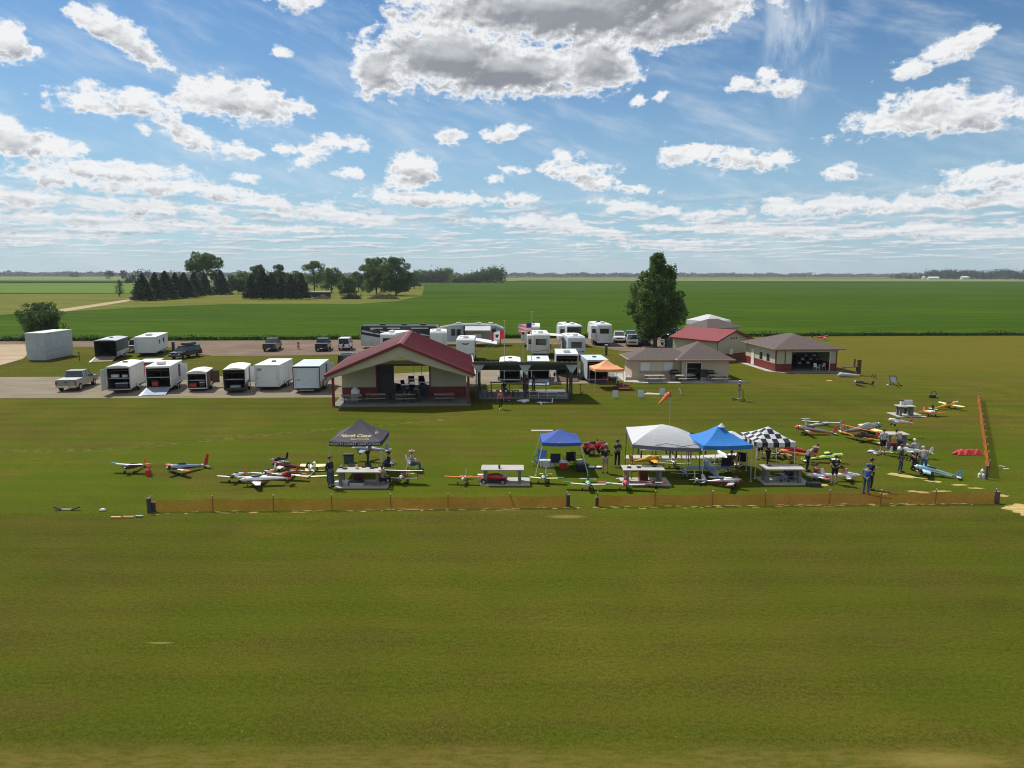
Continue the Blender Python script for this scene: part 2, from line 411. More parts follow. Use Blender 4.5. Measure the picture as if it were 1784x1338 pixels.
# ------------------------------------------------------------------ ground
def ground_mat(name, fn, tint=(1, 1, 1)):
    m = bpy.data.materials.new(name); m.use_nodes = True; b = NB(m.node_tree); p = m.node_tree.nodes['Principled BSDF']
    pos = b.n('ShaderNodeNewGeometry').outputs['Position']
    c, bump = fn(b, pos); b.put(p.inputs['Base Color'], b.mix(1.0, c, tuple(tint) + (1,), 'MULTIPLY')); p.inputs['Roughness'].default_value = 1.0; p.inputs['Specular IOR Level'].default_value = .02
    if bump is not None:
        bn_ = b.n('ShaderNodeBump'); bn_.inputs['Strength'].default_value = .5; bn_.inputs['Distance'].default_value = .05
        b.put(bn_.inputs['Height'], bump); m.node_tree.links.new(bn_.outputs[0], p.inputs['Normal'])
    return m
def lawn_fn(b, pos):
    big = b.noise(b.V('MULTIPLY', pos, (.03, .055, .03)), 1, 5, .6, .4)
    med = b.noise(b.V('MULTIPLY', pos, (.26, .50, .2)), 1, 7, .68, .5)
    streak = b.noise(b.V('MULTIPLY', pos, (.10, 2.2, .2)), 1, 4, .6)
    fine = b.noise(b.V('MULTIPLY', pos, (1, 1.3, 1)), 5, 6, .8)
    c = b.mix(b.step(big, .38, .62), (.084, .100, .011, 1), (.178, .162, .024, 1))
    c = b.mix(b.M('MULTIPLY', b.step(med, .46, .60), .62), c, (.116, .150, .010, 1))
    c = b.mix(b.M('MULTIPLY', b.step(med, .47, .34), .75), c, (.122, .092, .028, 1))
    pt = b.noise(b.V('MULTIPLY', pos, (.085, .17, .1)), 1, 6, .62, .8)
    c = b.mix(b.M('MULTIPLY', b.step(pt, .50, .58), .80), c, (.098, .140, .008, 1)); c = b.mix(b.M('MULTIPLY', b.step(pt, .47, .38), .70), c, (.145, .118, .030, 1))
    c = b.mix(b.M('MULTIPLY', b.step(streak, .46, .60), .16), c, (.052, .060, .011, 1))
    c = b.mix(b.M('MULTIPLY', b.step(streak, .46, .32), .14), c, (.200, .180, .035, 1))
    c = b.mix(b.M('MULTIPLY', b.step(fine, .47, .58), .50), c, (.045, .050, .010, 1))
    c = b.mix(b.M('MULTIPLY', b.step(fine, .46, .36), .38), c, (.20, .19, .05, 1))
    blade = b.noise(b.V('MULTIPLY', pos, (1, .55, 1)), 15, 4, .85)
    c = b.mix(b.M('MULTIPLY', b.step(blade, .50, .57), .50), c, (.034, .040, .008, 1))
    c = b.mix(b.M('MULTIPLY', b.step(blade, .46, .39), .42), c, (.23, .215, .07, 1))
    fl = b.noise(pos, 22, 2, .8); c = b.mix(b.M('MULTIPLY', b.step(fl, .64, .74), .30), c, (.30, .27, .10, 1))
    x_, y_, z_ = b.sep(pos)
    mow = b.M('SINE', b.M('MULTIPLY_ADD', y_, 2.6, b.M('MULTIPLY', big, 9))); mow2 = b.M('SINE', b.M('MULTIPLY_ADD', x_, 1.1, b.M('MULTIPLY_ADD', y_, .25, b.M('MULTIPLY', big, 5))))
    c = b.mix(b.M('MULTIPLY', b.M('MULTIPLY_ADD', mow, .5, .5), .13), c, (.22, .21, .035, 1)); c = b.mix(b.M('MULTIPLY', b.M('MULTIPLY_ADD', mow2, .5, .5), .10), c, (.045, .060, .008, 1))
    # greener, lusher turf on the flight line; drier beyond the buildings on the right; worn turf at the near edge
    sc_ = b.M('ADD', b.noise(b.V('MULTIPLY', pos, (1.6, 3.2, 1)), 1, 4, .7), 0.0)
    for (pa, pb) in (((-40, 786), (190, 784)), ((190, 784), (330, 771)), ((330, 771), (480, 756)), ((480, 756), (790, 730))):
        A_, B2 = Vector(G(*pa)), Vector(G(*pb)); L_ = (B2 - A_).length; u_ = (B2 - A_) / L_
        d_ = b.V('SUBTRACT', b.V('MULTIPLY', pos, (1, 1, 0)), (A_.x, A_.y, 0))
        al = b.V('DOT_PRODUCT', d_, (u_.x, u_.y, 0)); ac = b.M('ABSOLUTE', b.V('DOT_PRODUCT', d_, (-u_.y, u_.x, 0)))
        ins = b.M('MULTIPLY', b.M('MULTIPLY', b.M('GREATER_THAN', al, 0.0), b.M('LESS_THAN', al, L_)), b.step(b.M('MULTIPLY_ADD', sc_, 1.2, ac), 1.55, .7))
        c = b.mix(b.M('MULTIPLY', ins, b.M('MULTIPLY', b.step(sc_, .50, .60), .65)), c, (.26, .24, .11, 1))
        c = b.mix(b.M('MULTIPLY', ins, b.M('MULTIPLY', b.step(sc_, .50, .38), .60)), c, (.045, .065, .018, 1))
    lush = b.M('MULTIPLY', b.step(y_, 33, 38), b.step(y_, 60, 46))
    c = b.mix(b.M('MULTIPLY', lush, b.M('MULTIPLY_ADD', b.step(pt, .40, .60), .35, .12)), c, (.095, .150, .008, 1))
    dry = b.M('MULTIPLY', b.step(y_, 62, 105), b.step(x_, 10, 45))
    c = b.mix(b.M('MULTIPLY', dry, .45), c, (.215, .175, .035, 1))
    rw = b.M('MULTIPLY', b.step(b.M('ADD', y_, b.M('MULTIPLY', b.noise(b.V('MULTIPLY', pos, (.3, .3, 1)), 1, 4), 4)), 38.5, 34.5), 1.0)
    c = b.mix(b.M('MULTIPLY', rw, .34), c, (.074, .078, .012, 1))
    ne = b.step(b.M('ADD', y_, b.M('MULTIPLY', b.noise(b.V('MULTIPLY', pos, (.6, 1.2, 1)), 1, 5), 1.2)), 17.6, 16.7)
    dn = b.step(b.noise(b.V('MULTIPLY', pos, (1.5, 6, 1)), 1, 4, .7), .38, .62)
    c = b.mix(b.M('MULTIPLY', ne, b.M('MULTIPLY_ADD', dn, .55, .2)), c, (.20, .155, .05, 1))
    for (px, py, rx, ry, k) in [(985, 900, 1.2, .35, .6), (278, 1120, .6, .07, .8), (1650, 1325, 2.2, .45, .45)]:
        gx, gy = G(px, py); d = b.V('LENGTH', b.V('MULTIPLY', b.V('SUBTRACT', b.V('MULTIPLY', pos, (1, 1, 0)), (gx, gy, 0)), (1 / rx, 1 / ry, 0)))
        d = b.M('MULTIPLY_ADD', med, .8, d); c = b.mix(b.M('MULTIPLY', b.step(d, 1.4, .7), k), c, (.34, .26, .10, 1))
    return c, b.M('MULTIPLY_ADD', fine, .5, fl)
def crop_fn(b, pos):
    big = b.noise(b.V('MULTIPLY', pos, (.003, .012, .01)), 1, 4, .6, .3)
    st = b.noise(b.V('MULTIPLY', pos, (.03, .28, .1)), 1, 5, .65)
    fine = b.noise(b.V('MULTIPLY', pos, (.6, .8, 1)), 1, 3, .7)
    c = b.mix(b.step(big, .35, .65), (.048, .100, .007, 1), (.072, .135, .010, 1))
    c = b.mix(b.M('MULTIPLY', b.step(st, .42, .62), .65), c, (.034, .078, .007, 1)); c = b.mix(b.M('MULTIPLY', b.step(st, .44, .34), .5), c, (.095, .165, .014, 1))
    c = b.mix(b.M('MULTIPLY', b.step(fine, .45, .7), .3), c, (.095, .160, .018, 1))
    return c, fine
def field_fn(c0, c1, sx=.004, sy=.02):
    def f(b, pos):
        a = b.noise(b.V('MULTIPLY', pos, (sx, sy, .1)), 1, 5, .6); s_ = b.noise(b.V('MULTIPLY', pos, (.05, .3, .1)), 1, 4, .6)
        c = b.mix(b.step(a, .35, .65), tuple(c0) + (1,), tuple(c1) + (1,))
        return b.mix(b.M('MULTIPLY', b.step(s_, .4, .65), .35), c, tuple(q * .65 for q in c0) + (1,)), None
    return f
def pave_fn(c0, c1):
    def f(b, pos):
        a = b.noise(b.V('MULTIPLY', pos, (.15, .3, .1)), 1, 6, .65); s_ = b.noise(pos, 6, 3, .7)
        tr = b.noise(b.V('MULTIPLY', pos, (.04, 1.2, .1)), 1, 3, .5)
        c = b.mix(b.step(a, .32, .66), tuple(c0) + (1,), tuple(c1) + (1,))
        c = b.mix(b.M('MULTIPLY', b.step(tr, .5, .65), .35), c, tuple(q * .7 for q in c0) + (1,))
        return b.mix(b.M('MULTIPLY', b.step(s_, .5, .7), .25), c, tuple(q * .55 for q in c0) + (1,)), s_
    return f
def sheet(name, pts, z, m, kind='structure'):
    mb = MB(); mb.add([(p[0], p[1], z) for p in pts], [tuple(range(len(pts)))])
    o = mb.build(name, m); o['kind'] = kind
    return o
def px_sheet(name, pxs, z, m): return sheet(name, [G(a, b_) for a, b_ in pxs], z, m)

FAR = 9000
mb = MB(); xs = [-FAR, -600, -100, 0, 100, 600, FAR]; ys = [-FAR, -200, 0, 60, 150, 500, FAR]
mb.add([(a, b_, 0) for b_ in ys for a in xs], [(j * 7 + i, j * 7 + i + 1, (j + 1) * 7 + i + 1, (j + 1) * 7 + i) for j in range(6) for i in range(6)])
g_o = mb.build('ground', ground_mat('lawn', lawn_fn, (.71, .71, .54))); struct(g_o)
m_crop = ground_mat('crop', crop_fn, (.72, .70, .45))
m_mead = ground_mat('meadow', field_fn((.105, .125, .020), (.155, .150, .035), .02, .05))
m_f1 = ground_mat('field_light', field_fn((.085, .150, .022), (.120, .180, .035)))
m_f2 = ground_mat('field_pale', field_fn((.13, .18, .05), (.17, .20, .06)))
m_f3 = ground_mat('field_dark', field_fn((.022, .050, .010), (.032, .064, .012)))
m_grav = ground_mat('gravel', pave_fn((.15, .11, .085), (.21, .158, .118)))
m_asph = ground_mat('asphalt', pave_fn((.27, .23, .185), (.35, .30, .245)), (.74, .73, .66))
m_dirt = ground_mat('dirt', pave_fn((.36, .27, .18), (.42, .33, .22)))
# crop as a standing slab of leaves half a metre tall
CZ = .55
def crop_slab(name, pts, m, h=CZ):
    n = len(pts); mb = MB(); mb.add([(p[0], p[1], 0) for p in pts] + [(p[0], p[1], h) for p in pts], [tuple(range(n, 2 * n))] + [(i, (i + 1) % n, n + (i + 1) % n, n + i) for i in range(n)])
    return struct(mb.build(name, m))
cedge = [(-400, 116), G(0, 594), G(300, 593), G(620, 591), G(900, 589), G(1200, 587), G(1500, 585), G(1784, 584.5), (420, 155)]
cback = [(1700, 1300), (300, 1300), G(905, 489), G(880, 492.5), G(800, 492.5), G(740, 495), G(738, 506), G(735, 517), G(690, 527), G(620, 532), G(400, 532), G(250, 538), G(0, 552), (-600, 215)]
crop_slab('crop_field', cedge + cback, m_crop)
px_sheet('meadow', [(-400, 575), (0, 556), (250, 542), (400, 536), (620, 536), (690, 531), (745, 520), (748, 500), (700, 496), (230, 500), (0, 503), (-600, 503)], .006, m_mead)
px_sheet('far_field', [(-1500, 514), (0, 510.5), (230, 511.5), (300, 505), (500, 489), (-2500, 487)], .10, m_f1)
sheet('distant_field', [(-6000, 1250), (5000, 1350), (7000, 2600), (-7000, 2500)], .12, m_f2)
sheet('dark_field', [(-700, 860), (150, 1150), (1500, 1290), (1800, 1490), (200, 1300), (-1500, 960)], .9, m_f3)
px_sheet('dirt_track', [(-60, 554), (0, 550.5), (110, 538), (185, 527), (232, 520.5), (232, 523.5), (190, 530.5), (115, 542.5), (0, 555), (-60, 559)], .02, m_dirt)
px_sheet('field_border', [(-900, 512.5), (0, 510.3), (232, 510.3), (232, 512.0), (0, 512.2), (-900, 515)], .03, m_f3)
px_sheet('gravel_road', [(-500, 640), (0, 637), (38, 626), (60, 612), (130, 604.5), (300, 605), (340, 615), (370, 620), (450, 620.5), (590, 617.5), (690, 612), (850, 597.5), (905, 597.5), (1035, 603), (1080, 611), (1200, 616), (1310, 612), (1300, 589), (1200, 589), (900, 590.5), (620, 592.5), (300, 594), (0, 595), (-500, 597)], .008, m_grav)
px_sheet('bare_dirt', [(-200, 637), (0, 636), (40, 625), (52, 612), (50, 600), (-200, 602)], .012, m_dirt)
px_sheet('parking_apron', [(-500, 660), (0, 657), (600, 655), (830, 644), (1097, 644), (1097, 661), (1040, 668), (860, 669), (700, 690), (590, 692.5), (300, 693.5), (0, 694), (-500, 696)], .012, m_asph)

# dry worn strips of turf by the fences
ms = ground_mat('dry_turf', field_fn((.36, .27, .10), (.48, .36, .15), 1.5, 3))
def patch(px, py, wpx, hpx, seed, tl=0.0):
    r_ = random.Random(seed); pts = []
    for i in range(22):
        t = 2 * math.pi * i / 22; k = 1 + r_.uniform(-.32, .32)
        dx, dy = wpx * k * math.cos(t), hpx * k * math.sin(t); pts.append(G(px + dx, py + dy + dx * tl))
    return pts
mb = MB(); rp = random.Random(3)
for i, (a, b_, c_, d_, tl) in enumerate([(1772, 885, 24, 6, .05), (1790, 893, 24, 6, .1), (1575, 829, 32, 2.4, .13), (1627, 839, 15, 1.6, .1), (1672, 845, 17, 1.3, .03), (1600, 857, 20, 1.6, .1), (1640, 856, 16, 1.2, 0), (1745, 864, 14, 2, .1), (1437, 845, 8, 2.4, 0), (1540, 860, 8, 2, .1), (1445, 655 + 8, 5, .8, 0), (1700, 851, 16, 1.1, .05)]):
    pts = patch(a, b_, c_, d_, i, tl); mb.add([(p[0], p[1], .006 + .0006 * i) for p in pts], [tuple(range(22))])
for i in range(150):
    u = rp.random(); X = 262 + u * 1468
    Y = 893.5 - u * 17 + rp.uniform(-1.5, 3)
    pts = patch(X, Y, rp.uniform(1.5, 9), rp.uniform(.25, .7), 100 + i); mb.add([(p[0], p[1], .004 + .0001 * i) for p in pts], [tuple(range(22))])
struct(mb.build('dry_turf', ms))
# ------------------------------------------------------------------ trees
def leaf_mat(name, c0, c1, scale=.8, tr=.25):
    m = bpy.data.materials.new(name); m.use_nodes = True; b = NB(m.node_tree); p = m.node_tree.nodes['Principled BSDF']
    pos = b.n('ShaderNodeNewGeometry').outputs['Position']
    a = b.step(b.noise(pos, scale, 3, .6), .35, .65); f = b.step(b.noise(pos, scale * 9, 2, .6), .35, .65)
    c = b.mix(a, tuple(c0) + (1,), tuple(c1) + (1,)); c = b.mix(b.M('MULTIPLY', f, .35), c, tuple(q * 1.6 for q in c1) + (1,))
    b.put(p.inputs['Base Color'], c); p.inputs['Roughness'].default_value = .6; p.inputs['Specular IOR Level'].default_value = .3
    t = b.n('ShaderNodeBsdfTranslucent'); b.put(t.inputs[0], c); s_ = b.n('ShaderNodeMixShader'); s_.inputs[0].default_value = tr
    l = m.node_tree.links; l.new(p.outputs[0], s_.inputs[1]); l.new(t.outputs[0], s_.inputs[2]); l.new(s_.outputs[0], m.node_tree.nodes['Material Output'].inputs[0])
    return m
L_pop = leaf_mat('leaf_poplar', (.062, .110, .024), (.105, .165, .040), .7, .35)
L_dec = leaf_mat('leaf_broad', (.058, .115, .018), (.105, .165, .030), .25, .35)
L_oak = leaf_mat('leaf_dense', (.042, .088, .016), (.072, .125, .024), .25, .3)
L_ever = leaf_mat('needles', (.020, .042, .016), (.032, .058, .022), .6, .12)
L_far = leaf_mat('leaf_far', (.020, .042, .014), (.032, .058, .018), .05, .1)
L_crop = leaf_mat('leaf_crop', (.040, .095, .018), (.070, .135, .026), 1.0)
L_brush = leaf_mat('brush', (.13, .13, .05), (.20, .18, .08), .6)

def leaves_mesh(name, P_, size, m, seed=0, flat=.35):
    """leaf-sized faces at the points P_, randomly turned"""
    r_ = np.random.default_rng(seed); n = len(P_); P_ = np.asarray(P_)
    d = r_.normal(size=(n, 3)); d[:, 2] += flat; d /= np.linalg.norm(d, axis=1)[:, None]
    a = r_.normal(size=(n, 3)); u = np.cross(d, a); u /= np.linalg.norm(u, axis=1)[:, None]; v = np.cross(d, u)
    s_ = size * r_.uniform(.6, 1.35, size=(n, 1))
    V4 = np.stack([P_ - u * s_, P_ + v * s_ * .6, P_ + u * s_, P_ - v * s_ * .6], 1).reshape(-1, 3)
    me = bpy.data.meshes.new(name); me.from_pydata(V4.tolist(), [], np.arange(4 * n).reshape(-1, 4).tolist()); me.materials.append(m)
    return me
def clump_points(clumps, n, seed, shell=.55):
    r_ = np.random.default_rng(seed); c = np.array([q[:3] for q in clumps]); rad = np.array([q[3:6] for q in clumps])
    wgt = (rad[:, 0] * rad[:, 1] * rad[:, 2]) ** .67; idx = r_.choice(len(c), size=n, p=wgt / wgt.sum())
    d = r_.normal(size=(n, 3)); d /= np.linalg.norm(d, axis=1)[:, None]
    k = shell + (1 - shell) * r_.uniform(0, 1, size=(n, 1)) ** .6
    k *= 1 + .12 * r_.normal(size=(n, 1))
    return c[idx] + d * k * rad[idx]
def mkcrown(kind, h, wd, seed, n, leaf):
    """clumps of foliage filling a crown of height h and width wd"""
    r_ = random.Random(seed); cl = []
    if kind == 'poplar':
        prof = lambda t: (math.sin(math.pi * min(1, t * .60 + .36)) ** .7) * (1 - .35 * max(0, t - .55) / .45) * min(1, .50 + t * 2.2) if t < .97 else .1
        for i in range(150):
            t = r_.random() ** .9; z = h * (.15 + .83 * t); rr = wd / 2 * prof(t) * r_.uniform(.35, .95); a = r_.uniform(0, 6.283)
            s_ = wd * r_.uniform(.07, .125) * (1 - .45 * t); cl.append((rr * math.cos(a), rr * math.sin(a), z, s_, s_, s_ * 1.25))
        cl += [(0, 0, h * .54, wd * .24, wd * .24, h * .34), (wd * .27, -.3, h * .80, .45, .45, 1.6), (-.2, 0, h * .95, .7, .7, 1.0), (.4, .2, h * .90, .9, .9, 1.1)]
    elif kind == 'broad':
        for i in range(34):
            a = r_.uniform(0, 6.283); t = r_.random(); z = h * (.36 + .56 * t); rr = wd / 2 * math.sqrt(max(.05, 1 - ((t - .42) / .62) ** 2)) * r_.uniform(.3, .92)
            s_ = wd * r_.uniform(.09, .16); cl.append((rr * math.cos(a), rr * math.sin(a), z, s_, s_, s_ * .8))
    elif kind == 'low':
        for i in range(46):
            a = r_.uniform(0, 6.283); t = r_.random(); z = h * (.14 + .78 * t); rr = wd / 2 * math.sqrt(max(.08, 1 - (t - .35) ** 2 * 1.7)) * r_.uniform(.25, .93)
            s_ = wd * r_.uniform(.08, .15); cl.append((rr * math.cos(a), rr * math.sin(a), z, s_, s_, s_ * .85))
        cl.append((0, 0, h * .5, wd * .34, wd * .34, h * .3))
    pts = clump_points(cl, n, seed)
    pts[:, 2] = np.maximum(pts[:, 2], .15)
    return leaves_mesh('crown', pts, leaf, {'poplar': L_pop, 'broad': L_dec, 'low': L_oak}[kind], seed, .5), cl
def trunk_mesh(h, r0, cl, seed, nlimb=9, base=.12):
    mb = MB(); r_ = random.Random(seed)
    mb.path([(0, 0, -.1), (0, 0, h * .25), (.15, .1, h * .5), (.1, 0, h * .82)], [r0 * 1.25, r0, r0 * .65, r0 * .15], 9)
    for c in r_.sample(cl, min(nlimb, len(cl))):
        z0 = min(h * r_.uniform(base + .05, .5), c[2] * .85); t = z0 / h
        mb.path([(0, 0, z0), (c[0] * .5, c[1] * .5, (z0 + c[2]) / 2 - .1), (c[0], c[1], c[2])], [r0 * .5 * (1 - t), r0 * .28, r0 * .07], 6)
    return mb
def tree(kind, loc, h, wd, seed, n, leaf, label, name='tree', group=None, m=None, rz=0):
    t = thing(name, label, 'tree', loc, rz, group)
    me, cl = mkcrown(kind, h, wd, seed, n, leaf)
    if m: me.materials[0] = m
    o = bpy.data.objects.new('crown', me); C.objects.link(o); o.parent = t
    trunk_mesh(h, max(.12, h * .018), cl, seed).build('trunk', M['bark'], t)
    return t
def evergreen(h, wd, seed, n, leaf):
    r_ = np.random.default_rng(seed); pts = []
    lay = int(h * 1.5)
    z = r_.uniform(0, 1, n) ** 1.25; th = r_.uniform(0, 2 * np.pi, n)
    k = .78 + .22 * np.sin(z * lay * 6.283 / 1.0 + np.sin(th * 3 + seed) * 1.5)
    lob = 1 + .13 * np.sin(th * 5 + seed + z * 9)
    rr = (1 - z ** 1.5) ** .85 * wd / 2 * k * lob * r_.uniform(.45, 1.05, n)
    P_ = np.stack([rr * np.cos(th), rr * np.sin(th), h * (.10 + .90 * z) - rr * .18], 1)
    return leaves_mesh('crown', P_, leaf, L_ever, seed, .9)

# the poplar by the campers
gx, gy = G(1141, 606)
tree('poplar', (gx, gy), 15.4, 10.2, 5, 36000, .17, 'tall dark green poplar standing over the parked pickups', 'poplar_tree')
gx, gy = G(66, 592)
tree('low', (gx, gy + 1), 6.7, 8.4, 8, 9000, .17, 'round bushy tree behind the white box trailer at the gravel edge', 'round_tree')

# row of evergreens along the farmyard: (x, foot y, height m, width m)
protos = []
for k in range(4):
    t = thing('evergreen_tree', 'proto', 'tree', (0, 0), 0, 'evergreens of the farm windbreak')
    o = bpy.data.objects.new('crown', evergreen(10, 8.0 - .4 * k, 40 + k, 5200, .34)); C.objects.link(o); o.parent = t
    MB().path([(0, 0, -.1), (0, 0, 8)], [.24, .06], 7).build('trunk', M['bark'], t)
    protos.append(t)
EV = [(250, 524, 12.5, 'western end'), (272, 523, 12.2, ''), (290, 521.5, 13.2, ''), (307, 520, 13.5, ''), (322, 519, 13.0, ''), (340, 517, 12.5, ''), (358, 515, 12.5, ''), (386, 513.5, 15, ''),
      (440, 521, 12.5, ''), (459, 521, 13.5, ''), (474, 521, 12.5, ''), (492, 521, 11.5, ''), (508, 521, 11.8, ''), (526, 521, 12.2, '')]
EVL = ['leftmost dark evergreen of the farm windbreak, beside the dirt track', 'second evergreen from the left end of the windbreak', 'third evergreen from the left end of the windbreak', 'fourth evergreen from the left end of the windbreak', 'fifth evergreen from the left of the windbreak', 'evergreen standing just left of the big light green cottonwood', 'evergreen at the foot of the big light green cottonwood', 'tall lone evergreen right of the cottonwood beside the white farm shed',
       'leftmost evergreen of the second group, bare trunk showing', 'tallest evergreen of the second group', 'third evergreen of the second group', 'fourth evergreen of the second group', 'fifth evergreen of the second group', 'pointed evergreen at the right end of the second group by the low shed']
used = [0, 0, 0, 0]
for i, (px, py, h, _) in enumerate(EV):
    k = i % 4; o = protos[k] if not used[k] else copy_tree(protos[k]); used[k] = 1
    x_, y_ = G(px, py); place(o, (x_, y_), i * 67, EVL[i]); s_ = h / 10 ; o.scale = (s_ * [1.15, .98, 1.22, 1.05, 1.3][i % 5],) * 2 + (s_ * [.96, 1.03, 1.0, .92][i % 4],)
# broadleaf trees of the farmyard: px, py(foot), h, w, seed, n, leaf, material, label
BL_ = [(356, 512, 26, 22, 1, 12000, .42, L_dec, 'broad', 'tall light green cottonwood rising above the evergreen row'),
       (415, 512, 11, 15, 2, 6000, .42, L_oak, 'low', 'low broadleaf tree between the two evergreen groups'),
       (425, 507, 14, 17, 12, 6000, .45, L_dec, 'low', 'broadleaf tree behind the gap between evergreen groups'),
       (452, 511, 18, 13, 3, 6500, .42, L_oak, 'low', 'dark broadleaf tree behind the left of the second evergreen group'),
       (487, 511, 18.5, 12, 4, 6500, .42, L_oak, 'low', 'dark broadleaf tree rising in the middle of the second evergreen group'),
       (512, 510, 15, 14, 14, 6000, .42, L_oak, 'low', 'broadleaf tree behind the right of the second evergreen group'),
       (548, 511, 20.5, 17, 5, 5200, .40, L_dec, 'broad', 'open crowned tree with gaps behind the low shed'),
       (578, 510, 17, 15, 6, 6500, .42, L_dec, 'low', 'rounded mid green tree right of the low shed'),
       (606, 515, 11.5, 12, 7, 6000, .40, L_dec, 'low', 'small broadleaf tree above the brush pile'),
       (625, 508, 13.5, 15, 17, 6000, .42, L_oak, 'low', 'low dark tree left of the huge dense oak'),
       (656, 514, 22, 21, 8, 15000, .42, L_dec, 'low', 'left half of the huge dense tree clump, lighter green'),
       (690, 515, 22, 20, 9, 15000, .42, L_oak, 'low', 'right half of the huge dense tree clump, darker green'),
       (722, 503, 15, 12, 10, 3000, .45, L_oak, 'low', 'thin tree leaning out right of the huge tree clump')]
for (px, py, h, wd, sd_, n, lf, m_, kd, lb) in BL_:
    tree(kd, G(px, py), h, wd, sd_, n, lf, lb, 'broadleaf_tree', 'broadleaf trees round the farmyard', m_)
tree('poplar', G(209, 517.5), 9.0, 5.0, 31, 900, .24, 'sparse young tree alone beside the dirt track', 'sapling_tree', None, L_ever)
for (px, py, h, wd, sd_, lb) in [(192, 487.5, 20, 20, 51, 'larger of two far round trees on the left plain'), (216, 487.5, 20, 16, 52, 'smaller right one of two far round trees on the left plain'), (126, 483.5, 17, 16, 53, 'left one of a tiny pair of trees near the horizon'), (134, 483.5, 18, 15, 54, 'right one of a tiny pair of trees near the horizon'), (229, 493, 10, 17, 55, 'low greyish willow left of the windbreak'), (1557 + 28, 486.6, 16, 14, 56, 'lone far tree left of the distant white farm')]:
    tree('low', G(px, py), h, wd, sd_, 500, 1.1, lb, 'far_tree', None, L_far)

# belts of far woodland that read as one mass
def belt(name, pxs, h, dens, leaf, seed, label, depth=25, m=None, hv=.5):
    r_ = np.random.default_rng(seed); P_ = []
    pts = [G(a, b_) for a, b_ in pxs]
    for (a, b_) in zip(pts[:-1], pts[1:]):
        L = math.dist(a, b_); n = max(4, int(L * dens)); t = r_.uniform(0, 1, n)
        x_ = a[0] + (b_[0] - a[0]) * t; y_ = a[1] + (b_[1] - a[1]) * t
        hh = h * (.62 + hv * np.sin(t * L / (h * 1.7) + seed) * .35 + hv * .35 * np.sin(t * L / (h * .63) + 2 * seed) + .12 * r_.normal(size=n))
        z_ = np.abs(hh) * r_.uniform(0, 1, n) ** .6
        P_.append(np.stack([x_ + r_.normal(size=n) * 3, y_ + r_.uniform(0, depth, n), z_ + .3], 1))
    me = leaves_mesh(name, np.concatenate(P_), leaf, m or L_far, seed, .2)
    o = bpy.data.objects.new(name, me); C.objects.link(o); o['kind'] = 'stuff'; o['label'] = label; o['category'] = 'woodland'
    return o
belt('farm_belt', [(722, 492.6), (785, 492.6)], 23, 70, 1.5, 2, 'belt of trees right of the huge tree clump', 30, L_oak)
belt('farm_belt', [(787, 493.4), (876, 493.4)], 22, 70, 1.5, 5, 'second belt of rounded trees across the crop field', 30, L_oak)
belt('woodland_belt', [(400, 503), (640, 502)], 15, 30, .8, 6, 'thicket behind the farmyard trees', 25, L_oak)
belt('woodland_belt', [(228, 488), (345, 488)], 18, 14, 1.8, 7, 'low woods behind the evergreen row', 40)
belt('woodland_belt', [(1625, 486.4), (1665, 486.4), (1700, 486.7), (1800, 487.2), (1900, 488)], 36, 22, 2.6, 8, 'dark shelter belt on the right skyline behind the distant farm', 60)
belt('woodland_belt', [(1560, 486.2), (1600, 486.3), (1630, 486.3)], 20, 9, 2.0, 9, 'trees around the distant white farm buildings', 40)
WL = ['short wood at the far left skyline', 'low skyline woods between the farm belt and the poplar', 'skyline woods just right of the poplar', 'skyline woods above the brown roofed garage', 'skyline woods at the right behind the distant farm', 'low skyline woods left of the evergreens', 'faint farthest woods across the left skyline', 'faint farthest woods across the middle skyline', 'faint farthest woods across the right skyline']
for i, (a, b_, py, h) in enumerate([(-120, 45, 481.0, 17), (880, 1130, 482.2, 24), (1150, 1420, 482.4, 27), (1420, 1560, 482.8, 26), (1560, 1950, 483.2, 32), (40, 300, 480.6, 16), (-300, 600, 480.2, 20), (600, 1300, 480.9, 26), (1300, 2000, 481.9, 26)]):
    xs_ = np.linspace(a, b_, 5); belt('skyline_woods', [(q, py + (q - a) * .002) for q in xs_], h, 3.0, 4.8 + i * .4, 20 + i, WL[i], 120)
# crop plants on the near edge of the field
P_ = []; r_ = np.random.default_rng(4)
for a, b_ in zip(cedge[:-1], cedge[1:]):
    L = math.dist(a, b_); n = int(L * 42); t = r_.uniform(0, 1, n)
    P_.append(np.stack([a[0] + (b_[0] - a[0]) * t, a[1] + (b_[1] - a[1]) * t + r_.normal(size=n) * .35 + .1, r_.uniform(.05, 1, n) * (.75 + .25 * np.sin(t * L * .5))], 1))
me = leaves_mesh('crop_plants', np.concatenate(P_), .17, L_crop, 3, .2); o = bpy.data.objects.new('crop_plants', me); C.objects.link(o)
struct(o, 'stuff'); o['label'] = 'ragged leafy edge of the green crop field along the gravel'; o['category'] = 'crop'

# brush heaps
def heap(px, py, wm, hm, n, seed, m, label, sticks):
    r_ = np.random.default_rng(seed); t = thing('brush_pile', label, 'brush pile', G(px, py), 0)
    a = r_.uniform(0, 6.283, n); rr = np.sqrt(r_.uniform(0, 1, n)) ; zz = np.abs((1 - rr ** 1.6)) * hm * (.7 + .3 * np.sin(a * 3 + seed)) * r_.uniform(.3, 1, n)
    me = leaves_mesh('brush', np.stack([rr * wm / 2 * np.cos(a), rr * 3 * np.sin(a), zz + .05], 1), .32, m, seed, .6)
    o = bpy.data.objects.new('brush', me); C.objects.link(o); o.parent = t
    mb = MB()
    for i in range(sticks):
        p = Vector((r_.uniform(-wm / 2.4, wm / 2.4), r_.uniform(-2, 1), .1)); q = p + Vector((r_.normal() * 1.6, r_.normal(), r_.uniform(.6, hm * .9)))
        mb.cyl(p, q, .10, .04, 5)
    struct(mb.build('branches', M['bark'], t), 'stuff')
